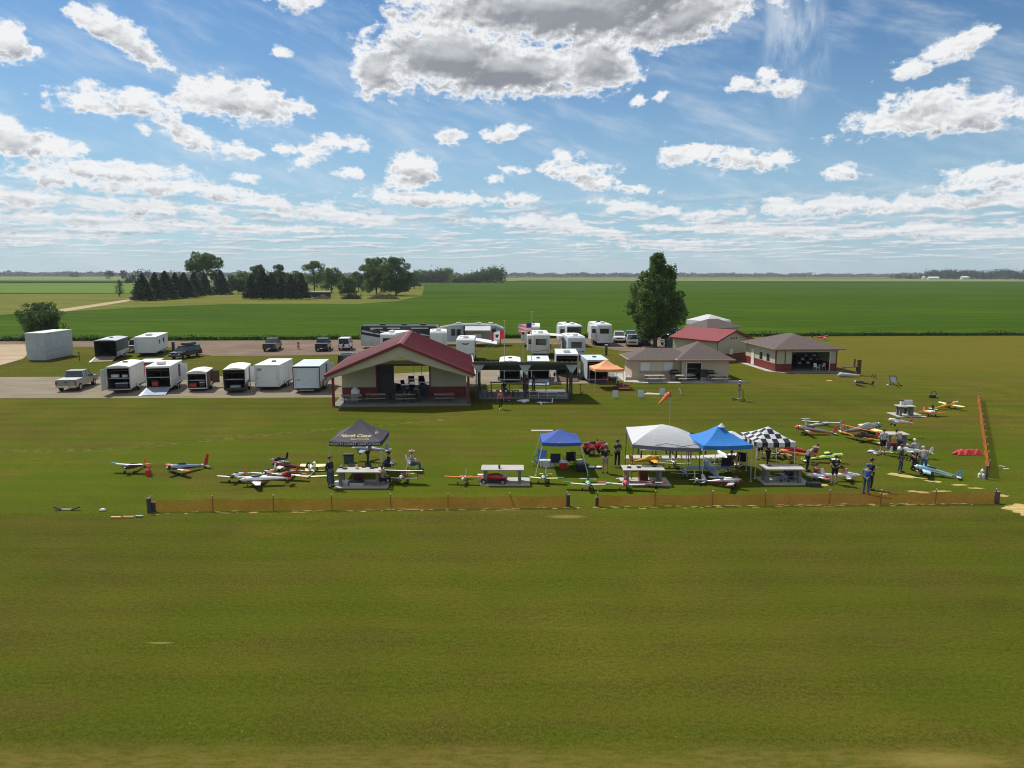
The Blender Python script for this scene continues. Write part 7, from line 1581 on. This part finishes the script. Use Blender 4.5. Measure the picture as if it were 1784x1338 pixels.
# wooden test stand, far carts
t = thing('engine_stand', 'dark wooden engine test stand on the lawn right of the garage', 'stand', G(1484, 654), 5)
MB().box(-1.2, .8, -.3, .3, 1.0, 1.08).build('deck', M['wood_d'], t)
for a in (-1.1, .65): MB().cyl((a, -.25, 1.0), (a - .12, -.3, 0), .05, n=6).cyl((a, .25, 1.0), (a + .12, .3, 0), .05, n=6).build('leg', M['wood_d'], t)
MB().box(.6, 1.05, -.1, .1, .2, 1.9).box(.15, .3, -.1, .1, 1.08, 2.0).build('upright', M['wood_d'], t)
t = thing('canoe_hull', 'white glider fuselage lying below the wooden test stand', 'fuselage', G(1479, 657), -4); MB().path([(-1.3, 0, .22), (-.9, 0, .28), (0, 0, .26), (1.2, 0, .2)], [.12, .26, .22, .08], 10).build('fuselage', M['greywhite'], t); MB().ell((-.95, 0, .36), (.3, .2, .2), 10, 6).build('canopy', M['white'], t)
t = thing('wheel_stand', 'black framed stand with a light panel on the lawn near the small far work table', 'stand', G(1558, 675), -8)
MB().slab([(-.35, 0, .55), (.25, 0, .55), (.15, .3, 1.15), (-.45, .3, 1.15)], .03).build('panel', M['greywhite'], t); mb = MB(); [mb.cyl(a, b_, .035, n=5) for a, b_ in [((-.38, 0, .5), (-.48, .3, 1.2)), ((.28, 0, .5), (.18, .3, 1.2)), ((-.48, .3, 1.2), (.18, .3, 1.2)), ((-.38, 0, .55), (.5, -.1, 0)), ((.28, 0, .55), (.75, -.1, .1)), ((-.4, 0, .5), (-.7, 0, .1)), ((-.7, 0, .3), (.8, -.1, .25))]]; mb.build('frame', M['black'], t); MB().ell((-.68, 0, .25), (.13, .1, .12), 8, 6).build('pad', M['white'], t)
for px, py, lb in [(1546 - 20, 658, 'left dark stick figure like stand right of the test stand')]: pass
for i, (px, py, lb) in enumerate([(1520, 658, 'left of a pair of low dark start stands near the test stand'), (1525, 659.5, 'right of a pair of low dark start stands near the test stand')]): small('start_stand', lb, 'stand', G(px, py), 0, [('stand', MB().cyl((-.12, 0, 0), (0, 0, .5), .03, n=5).cyl((.14, 0, 0), (0, 0, .5), .03, n=5), 'shirt_olive'), ('bar', MB().box(-.3, .1, -.02, .02, .18, .24), 'shirt_olive')], 'low start stands')
t = thing('flight_box', 'small black flight box with white parts between the far work table and the yellow plane', 'box', G(1626, 693), 10); MB().box(-.35, .35, -.2, .2, 0, .3).build('case', M['black'], t, bevel=.02); MB().cyl((-.25, 0, .3), (-.3, 0, .6), .03, n=5).cyl((-.3, 0, .6), (.25, 0, .62), .03, n=5).cyl((.25, 0, .62), (.3, 0, .3), .03, n=5).build('handle', M['dark'], t); MB().box(.1, .3, -.22, -.2, .1, .25).build('white_panel', M['white'], t)
# gear in front of the orange canopy
for i, (px, py, sx, sz, m, m2, lb) in enumerate([(1079, 672, 1.1, .25, 'wood_d', 'wood', 'dark plank rack at the right front of the orange canopy'), (1088, 676, 1.2, .25, 'wood_d', 'orange', 'orange topped rack on the shadow edge of the orange canopy'), (1068, 660, .9, .6, 'dark', 'white', 'white topped box under the orange canopy'), (1046, 663, 1.2, .4, 'navy', 'maroon', 'dark blue trunk under the orange canopy'), (1054, 662, .6, .7, 'red', 'maroon', 'red box deep under the orange canopy')]): boxy('equipment_case', lb, 'case', G(px, py + 4), 6 * i, sx, .5, sz, m, m2, 'gear around the orange canopy')
plane(G(1083, 676), 110, 'dark red and orange model plane half in the shadow right of the orange canopy', S=1.6, L=1.8, fus='maroon', wing='wood', tail='orange', r=.14)
t = thing('kick_scooter', 'black kick scooter standing alone right of the shade canopy', 'scooter', G(1012.5, 687), 160)
MB().box(-.08, .08, -.45, .35, .1, .16).build('deck', M['black'], t); MB().cyl((0, .4, .12), (0, .32, 1.05), .03, n=6).cyl((-.22, .32, 1.05), (.22, .32, 1.05), .02, n=6).build('handlebar', M['black'], t)
for y_ in (-.45, .42): wheel(t, 0, y_, .11, .06)
# ------------------------------------------------------------------ people
def skin_mesh(name, verts, edges, radii, root, m, parent, sub=1, extra=None):
    me = bpy.data.meshes.new('tmp'); me.from_pydata(verts, edges, []); o = bpy.data.objects.new('tmp', me); C.objects.link(o)
    md = o.modifiers.new('s', 'SKIN'); md.use_smooth_shade = True; md.branch_smoothing = .3
    sk = me.skin_vertices[0].data
    for i, r_ in enumerate(radii): sk[i].radius = (r_, r_) if not isinstance(r_, tuple) else r_; sk[i].use_root = (i == root)
    s2 = o.modifiers.new('d', 'SUBSURF'); s2.levels = sub; s2.render_levels = sub
    dg = bpy.context.evaluated_depsgraph_get(); e = bpy.data.meshes.new_from_object(o.evaluated_get(dg)); bpy.data.objects.remove(o)
    if extra is not None:
        bm = bmesh.new(); bm.from_mesh(e); em = extra.mesh('x', []); bm.from_mesh(em); bm.to_mesh(e); bm.free()
    e.materials.clear(); e.materials.append(M[m]); e.name = name
    for p_ in e.polygons: p_.use_smooth = True; p_.material_index = 0
    q = bpy.data.objects.new(name, e); C.objects.link(q); q.parent = parent; return q
def pose(kind, k=0):
    """joints of a 1.76 m figure whose front is -y"""
    J = dict(pel=(0, 0, .96), wai=(0, 0, 1.12), che=(0, .01, 1.34), nec=(0, .01, 1.50), hed=(0, -.015, 1.655))
    for s_, S in ((-1, 'l'), (1, 'r')):
        J['hip' + S] = (s_ * .10, 0, .93); J['kne' + S] = (s_ * .115, -.02, .51); J['ank' + S] = (s_ * .13, .03, .09); J['toe' + S] = (s_ * .15, -.15, .035)
        J['sho' + S] = (s_ * .19, .01, 1.43); J['elb' + S] = (s_ * .26, .03, 1.15); J['wri' + S] = (s_ * .25, -.09, .92)
    def mv(keys, dx, dy, dz):
        for q in keys: a = J[q]; J[q] = (a[0] + dx, a[1] + dy, a[2] + dz)
    def lean(a):   # bend the upper body forward about the pelvis
        c, s_ = math.cos(R(a)), math.sin(R(a))
        for q in ('wai', 'che', 'nec', 'hed', 'shol', 'shor', 'elbl', 'elbr', 'wril', 'wrir'):
            x_, y_, z_ = J[q]; dz = z_ - .96; J[q] = (x_, y_ * c - dz * s_, .96 + dz * c + y_ * s_)
    if kind == 'pockets': J['elbl'] = (-.33, .06, 1.16); J['elbr'] = (.33, .06, 1.16); J['wril'] = (-.20, -.08, 1.0); J['wrir'] = (.20, -.08, 1.0)
    if kind == 'hold': J['elbl'] = (-.27, -.05, 1.15); J['elbr'] = (.27, -.05, 1.15); J['wril'] = (-.12, -.30, 1.12); J['wrir'] = (.12, -.30, 1.12); J['hed'] = (0, -.06, 1.64)
    if kind == 'cross': J['elbl'] = (-.27, -.06, 1.14); J['elbr'] = (.27, -.06, 1.14); J['wril'] = (.06, -.22, 1.2); J['wrir'] = (-.06, -.24, 1.24)
    if kind == 'walk': J['knel'] = (-.11, -.16, .54); J['ankl'] = (-.12, -.20, .10); J['toel'] = (-.13, -.38, .05); J['kner'] = (.11, .06, .50); J['ankr'] = (.12, .26, .13); J['toer'] = (.13, .12, .04); J['wril'] = (-.26, .16, .95); J['wrir'] = (.27, -.22, .98)
    if kind == 'wide': J['ankl'] = (-.22, .04, .09); J['toel'] = (-.27, -.12, .035); J['knel'] = (-.17, 0, .51); J['ankr'] = (.22, .04, .09); J['toer'] = (.27, -.12, .035); J['kner'] = (.17, 0, .51)
    if kind == 'stoop': lean(24); J['hed'] = (0, -.42, 1.52); J['wril'] = (-.17, -.50, 1.0); J['wrir'] = (.17, -.50, 1.0); J['elbl'] = (-.24, -.24, 1.08); J['elbr'] = (.24, -.24, 1.08)
    if kind == 'bend': lean(60); J['hed'] = (0, -.78, 1.27); J['elbl'] = (-.24, -.52, .86); J['elbr'] = (.24, -.52, .86); J['wril'] = (-.14, -.66, .66); J['wrir'] = (.14, -.66, .66)
    if kind in ('sit', 'ground', 'kneel'):
        dz = {'sit': -.47, 'ground': -.80, 'kneel': -.50}[kind]
        for q in J:
            if q[:3] not in ('kne', 'ank', 'toe'): a = J[q]; J[q] = (a[0], a[1], a[2] + dz)
        for s_, S in ((-1, 'l'), (1, 'r')):
            if kind == 'sit': J['kne' + S] = (s_ * .16, -.42, .50); J['ank' + S] = (s_ * .15, -.46, .09); J['toe' + S] = (s_ * .17, -.64, .035); J['wri' + S] = (s_ * .14, -.32, .58); J['elb' + S] = (s_ * .27, -.06, .68)
            if kind == 'ground': J['kne' + S] = (s_ * .20, -.38, .36); J['ank' + S] = (s_ * .14, -.68, .08); J['toe' + S] = (s_ * .15, -.82, .10); J['wri' + S] = (s_ * .16, -.36, .42); J['elb' + S] = (s_ * .27, -.10, .40)
            if kind == 'kneel': J['kne' + S] = (s_ * .16, -.18, .09); J['ank' + S] = (s_ * .13, .22, .08); J['toe' + S] = (s_ * .13, .38, .05); J['hip' + S] = (s_ * .10, 0, .44)
        if kind == 'kneel':
            J['wai'] = (0, -.06, .62); J['che'] = (0, -.16, .82); J['nec'] = (0, -.24, .96); J['hed'] = (0, -.33, 1.08)
            for s_, S in ((-1, 'l'), (1, 'r')): J['sho' + S] = (s_ * .19, -.20, .90); J['elb' + S] = (s_ * .25, -.30, .66); J['wri' + S] = (s_ * .12, -.46, .50)
        else: mv(('che', 'nec', 'hed', 'shol', 'shor'), 0, .04, 0)
    return J
def person(loc, rz, kind, label, shirt, pants, hat=None, shorts=False, h=1.76, hair='hair', z=0.0, long_sleeve=False, straw=False, mark=None):
    t = thing('person', label, 'person', (loc[0], loc[1], z), rz, 'people on the flying field'); J = pose(kind); t.scale = (h / 1.76,) * 3
    names = ['pel', 'wai', 'che', 'nec', 'hipl', 'knel', 'ankl', 'toel', 'hipr', 'kner', 'ankr', 'toer', 'shol', 'elbl', 'wril', 'shor', 'elbr', 'wrir']
    V = [J[q] for q in names]; ix = {q: i for i, q in enumerate(names)}
    E = [('pel', 'wai'), ('wai', 'che'), ('che', 'nec'), ('pel', 'hipl'), ('hipl', 'knel'), ('knel', 'ankl'), ('ankl', 'toel'), ('pel', 'hipr'), ('hipr', 'kner'), ('kner', 'ankr'), ('ankr', 'toer'), ('che', 'shol'), ('shol', 'elbl'), ('elbl', 'wril'), ('che', 'shor'), ('shor', 'elbr'), ('elbr', 'wrir')]
    E = [(ix[a], ix[b_]) for a, b_ in E]
    rad = dict(pel=(.125, .10), wai=(.12, .09), che=(.135, .10), nec=.05, hip=.085, kne=.052, ank=.036, toe=.035, sho=.055, elb=.038, wri=.026)
    V2, E2, R2 = list(V), list(E), [rad[q[:3]] for q in names]
    # head and neck and palm continue the same surface
    hx_, hy, hz = J['hed']; ni = ix['nec']
    V2.append((hx_, hy + .015, hz - .09)); R2.append(.058); E2.append((ni, len(V2) - 1)); V2.append((hx_, hy, hz)); R2.append((.082, .10)); E2.append((len(V2) - 2, len(V2) - 1)); V2.append((hx_, hy + .005, hz + .075)); R2.append(.075); E2.append((len(V2) - 2, len(V2) - 1))
    ex = MB()
    ex.ell((hx_, hy - .105, hz - .015), (.014, .022, .024), 6, 5)            # nose
    for s_ in (-1, 1): ex.ell((s_ * .085 + hx_, hy + .01, hz - .01), (.014, .024, .034), 6, 5)
    for S in 'lr':
        a, b_ = Vector(J['elb' + S]), Vector(J['wri' + S]); d = (b_ - a).normalized(); pal = b_ + d * .075
        V2.append(tuple(b_ + d * .04)); R2.append((.038, .020)); E2.append((ix['wri' + S], len(V2) - 1)); V2.append(tuple(pal)); R2.append((.036, .016)); E2.append((len(V2) - 2, len(V2) - 1))
        up = Vector((0, -1, 0)) if abs(d.y) < .8 else Vector((1, 0, 0)); sd_ = d.cross(up).normalized(); cur = sd_.cross(d)
        for k, (o_, ln) in enumerate([(-.028, .062), (-.010, .075), (.010, .07), (.027, .052)]):
            p0 = pal + sd_ * o_; p1 = p0 + d * ln * .55 + cur * .006; p2 = p1 + d * ln * .40 + cur * .026; ex.path([p0, p1, p2], [.0095, .0088, .0062], 5)
        tb = b_ + d * .03 - sd_ * .034; ex.path([tb, tb - sd_ * .024 + d * .03, tb - sd_ * .020 + d * .06 + cur * .01], [.012, .010, .007], 5)
    body = skin_mesh('body', V2, E2, R2, 0, 'skin', t, 1, ex)
    MB().ell((hx_ - .032, hy - .092, hz + .012), (.011, .008, .007), 6, 4).ell((hx_ + .032, hy - .092, hz + .012), (.011, .008, .007), 6, 4).build('eyes', M['black'], body)
    MB().box(hx_ - .025, hx_ + .025, hy - .103, hy - .090, hz - .062, hz - .052).build('mouth', M['shirt_pink'], body)
    MB().ell((hx_, hy + .028, hz + .04), (.098, .105, .090), 10, 7).build('hair', M[hair], body, smooth=True)
    # shirt and trousers follow the limbs
    lp = lambda a, b_, k: tuple(Vector(J[a]) * (1 - k) + Vector(J[b_]) * k); sl_ = .92 if long_sleeve else .62
    sv = [J['pel'], J['wai'], J['che'], lp('che', 'nec', .72), J['shol'], lp('shol', 'elbl', sl_), J['shor'], lp('shor', 'elbr', sl_)]
    se = [(0, 1), (1, 2), (2, 3), (2, 4), (4, 5), (2, 6), (6, 7)]; sr = [(.148, .118), (.142, .115), (.155, .120), .075, .078, .060, .078, .060]
    if long_sleeve: sv += [lp('elbl', 'wril', .85), lp('elbr', 'wrir', .85)]; se += [(5, 8), (7, 9)]; sr += [.042, .042]
    sh = skin_mesh('shirt', sv, se, sr, 0, shirt, t, 1)
    if mark: MB().box(-.10, .10, .125, .133, 1.27, 1.30).box(-.07, .07, .125, .133, 1.19, 1.22).build('shirt_print', M[mark], sh)
    kk = .92 if not shorts else .0
    if shorts: tv = [J['pel'], J['hipl'], lp('hipl', 'knel', .92), J['hipr'], lp('hipr', 'kner', .92)]; te = [(0, 1), (1, 2), (0, 3), (3, 4)]; tr_ = [(.142, .115), .108, .088, .108, .088]
    else: tv = [J['pel'], J['hipl'], J['knel'], lp('knel', 'ankl', .95), J['hipr'], J['kner'], lp('kner', 'ankr', .95)]; te = [(0, 1), (1, 2), (2, 3), (0, 4), (4, 5), (5, 6)]; tr_ = [(.140, .115), .103, .074, .058, .103, .074, .058]
    skin_mesh('trousers' if not shorts else 'shorts', tv, te, tr_, 0, pants, t, 1)
    for S in 'lr':
        a, b_ = Vector(J['ank' + S]), Vector(J['toe' + S]); MB().path([a + Vector((0, .05, -.03)), (a + b_) / 2 + Vector((0, 0, -.01)), b_ + Vector((0, -.04, .01))], [.045, .052, .038], 8).build('shoe', M['dark' if hat != 'white' else 'offwhite'], t, smooth=True)
    if hat:
        hb = MB().ell((hx_, hy + .012, hz + .085), (.108, .118, .075), 12, 7)
        if straw: hb.cyl((hx_, hy + .01, hz + .070), (hx_, hy + .01, hz + .082), .205, n=14)
        else: hb.hexa([(hx_ - .07, hy - .19, hz + .06), (hx_ + .07, hy - .19, hz + .06), (hx_ + .08, hy - .06, hz + .075), (hx_ - .08, hy - .06, hz + .075), (hx_ - .07, hy - .19, hz + .072), (hx_ + .07, hy - .19, hz + .072), (hx_ + .08, hy - .06, hz + .09), (hx_ - .08, hy - .06, hz + .09)])
        hb.build('hat' if straw else 'cap', M[hat], t, smooth=not straw)
    return t
PP = [((576, 849), 70, 'pockets', 'person in black jacket and blue jeans at the left end of the first table', 'shirt_black', 'denim', dict(hat='black', long_sleeve=True, h=1.8)),
      ((641, 812), 100, 'stoop', 'person in dark grey shirt bent over the silver blue jet under the black canopy', 'shirt_grey', 'dark', dict(hat='khaki')),
      ((677, 823), -70, 'sit', 'person in black clothes seated on a white chair right of the black canopy', 'shirt_black', 'shirt_black', dict(hat='black', long_sleeve=True)),
      ((719, 820), 95, 'sit', 'person in grey shirt, jeans and straw hat seated on a white chair', 'shirt_grey', 'denim', dict(hat='khaki', straw=True)),
      ((667, 848), 150, 'sit', 'person in a beige shirt sitting low at the right end of the first work table', 'khaki', 'shirt_black', dict(hair='hair', z=.0)),
      ((1054, 824), 175, 'pockets', 'person in a black shirt and khaki shorts beside the red quad bike', 'shirt_black', 'khaki', dict(shorts=True)),
      ((1075, 814), 15, 'cross', 'person in a floral shirt and black hat left of the white canopy', 'shirt_olive', 'shirt_black', dict(hat='black', straw=True)),
      ((1337, 810), 10, 'walk', 'person in a rust brown shirt mostly hidden behind the checkered canopy', 'maroon', 'shirt_black', dict(h=1.7)),
      ((1324, 800), 30, 'wide', 'person with dark shorts beyond the checkered canopy left leg', 'shirt_black', 'shirt_black', dict(shorts=True)),
      ((1406, 821), 60, 'stoop', 'person in a light grey shirt and bucket hat working beside the lime green plane', 'shirt_grey', 'shirt_black', dict(hat='khaki', straw=True)),
      ((1422, 834), 110, 'ground', 'person in maroon sitting on the grass between the striped jets', 'maroon', 'shirt_grey', dict(hat='black')),
      ((1453, 843), 185, 'pockets', 'person in a black printed shirt and black shorts seen from behind', 'shirt_black', 'shirt_black', dict(shorts=True, hat='shirt_grey', mark='greywhite', h=1.74)),
      ((1508, 861), 130, 'hold', 'person in a bright blue shirt and light jeans standing nearest the orange fence', 'shirt_blue', 'denim', dict(hat='shirt_blue', h=1.72)),
      ((1515, 853), 95, 'cross', 'person in black with a dark cap half hidden behind the person in bright blue', 'shirt_black', 'shirt_black', dict(hat='black', h=1.8)),
      ((1537, 792), 185, 'pockets', 'person in a pale blue shirt and black shorts in front of the far right worktable', 'shirt_pale', 'shirt_black', dict(shorts=True, h=1.8)),
      ((1566, 792), 190, 'stoop', 'person in a light grey blue shirt and dark shorts leaning over the far right worktable', 'shirt_grey', 'navy', dict(shorts=True, hat='dark', h=1.8)),
      ((1568, 824), 40, 'wide', 'person in all dark green clothes standing wide by the worn turf strip', 'shirt_olive', 'shirt_olive', dict(hat='wood_d', h=1.78, long_sleeve=True)),
      ((1597, 797), 190, 'kneel', 'person with white hair kneeling in a grey check shirt behind the light blue plane', 'shirt_grey', 'shirt_black', dict(hair='offwhite', h=1.8)),
      ((1608, 826), 165, 'stoop', 'person in grey shirt and blue jeans bending left of the light blue plane', 'shirt_grey', 'denim', dict(hair='greywhite', h=1.8)),
      ((1594, 820), 200, 'kneel', 'person in black crouching between the standing figures at the light blue plane', 'shirt_black', 'shirt_black', dict(h=1.7, hat='white')),
      ((872, 713), 10, 'walk', 'person in a pink shirt and white cap walking in front of the shade canopy', 'shirt_pink', 'shirt_black', dict(hat='white', h=1.68)),
      ((1287, 698.5), 60, 'hold', 'person in dark shirt, khaki trousers and white cap riding a kick scooter', 'shirt_olive', 'khaki', dict(hat='white', z=.17, h=1.82)),
      ((1273, 820), 180, 'sit', 'person in a rust shirt seated in shade under the bright blue canopy', 'wood_d', 'shirt_black', dict()),
      ]
for (px, py), rz, kd, lb, sh_, pn, kw in PP: person(G(px, py), rz, kd, lb, sh_, pn, **kw)
for i, (x_, y_, rz, lb) in enumerate([(1.15, 3.5, 5, 'person in a pale shirt seated in the pavilion doorway'), (.3, 2.9, -20, 'person in dark clothes seated at the middle porch table')]): person(pv_pt(x_, y_)[:2], rz, 'sit', lb, 'khaki' if i == 0 else 'shirt_black', 'dark', z=.12)
for i, (x_, y_, rz, kd, lb, s_) in enumerate([(2.6, 2.4, 20, 'sit', 'person in black seated at the left high table of the shade canopy', 'shirt_black'), (4.9, 3.2, -40, 'hold', 'person in a maroon shirt standing at the middle high table of the shade canopy', 'maroon'), (5.6, 4.0, 200, 'pockets', 'person in dark clothes standing behind the middle high table of the shade canopy', 'dark')]): person(cv_pt(x_, y_)[:2], rz, kd, lb, s_, 'dark', z=.22)
# scooter under the rider
t = thing('kick_scooter', 'black kick scooter ridden by the person in the white cap', 'scooter', G(1287, 698.5), 60)
MB().box(-.09, .09, -.35, .45, .11, .165).build('deck', M['black'], t); MB().cyl((0, -.42, .12), (0, -.34, 1.12), .03, n=6).cyl((-.24, -.34, 1.12), (.24, -.34, 1.12), .02, n=6).build('handlebar', M['black'], t)
for y_ in (-.45, .52): wheel(t, 0, y_, .13, .08)
# push mower like black motor on the left of the awning pole, umbrellas etc. are omitted where hidden

# ------------------------------------------------------------------ haze
hm = bpy.data.materials.new('haze'); hm.use_nodes = True; n_ = hm.node_tree; n_.nodes.clear()
pv_ = n_.nodes.new('ShaderNodeVolumePrincipled'); pv_.inputs['Color'].default_value = (.80, .87, .95, 1); pv_.inputs['Density'].default_value = HAZE; pv_.inputs['Anisotropy'].default_value = .2
om = n_.nodes.new('ShaderNodeOutputMaterial'); n_.links.new(pv_.outputs[0], om.inputs['Volume'])
o = MB().box(-FAR * 1.02, FAR * 1.02, -FAR * 1.02, FAR * 1.02, -1.0, 34.0).build('haze', hm); struct(o, 'stuff'); o['label'] = 'thin pale air fading the far fields and woods'; o['category'] = 'haze'
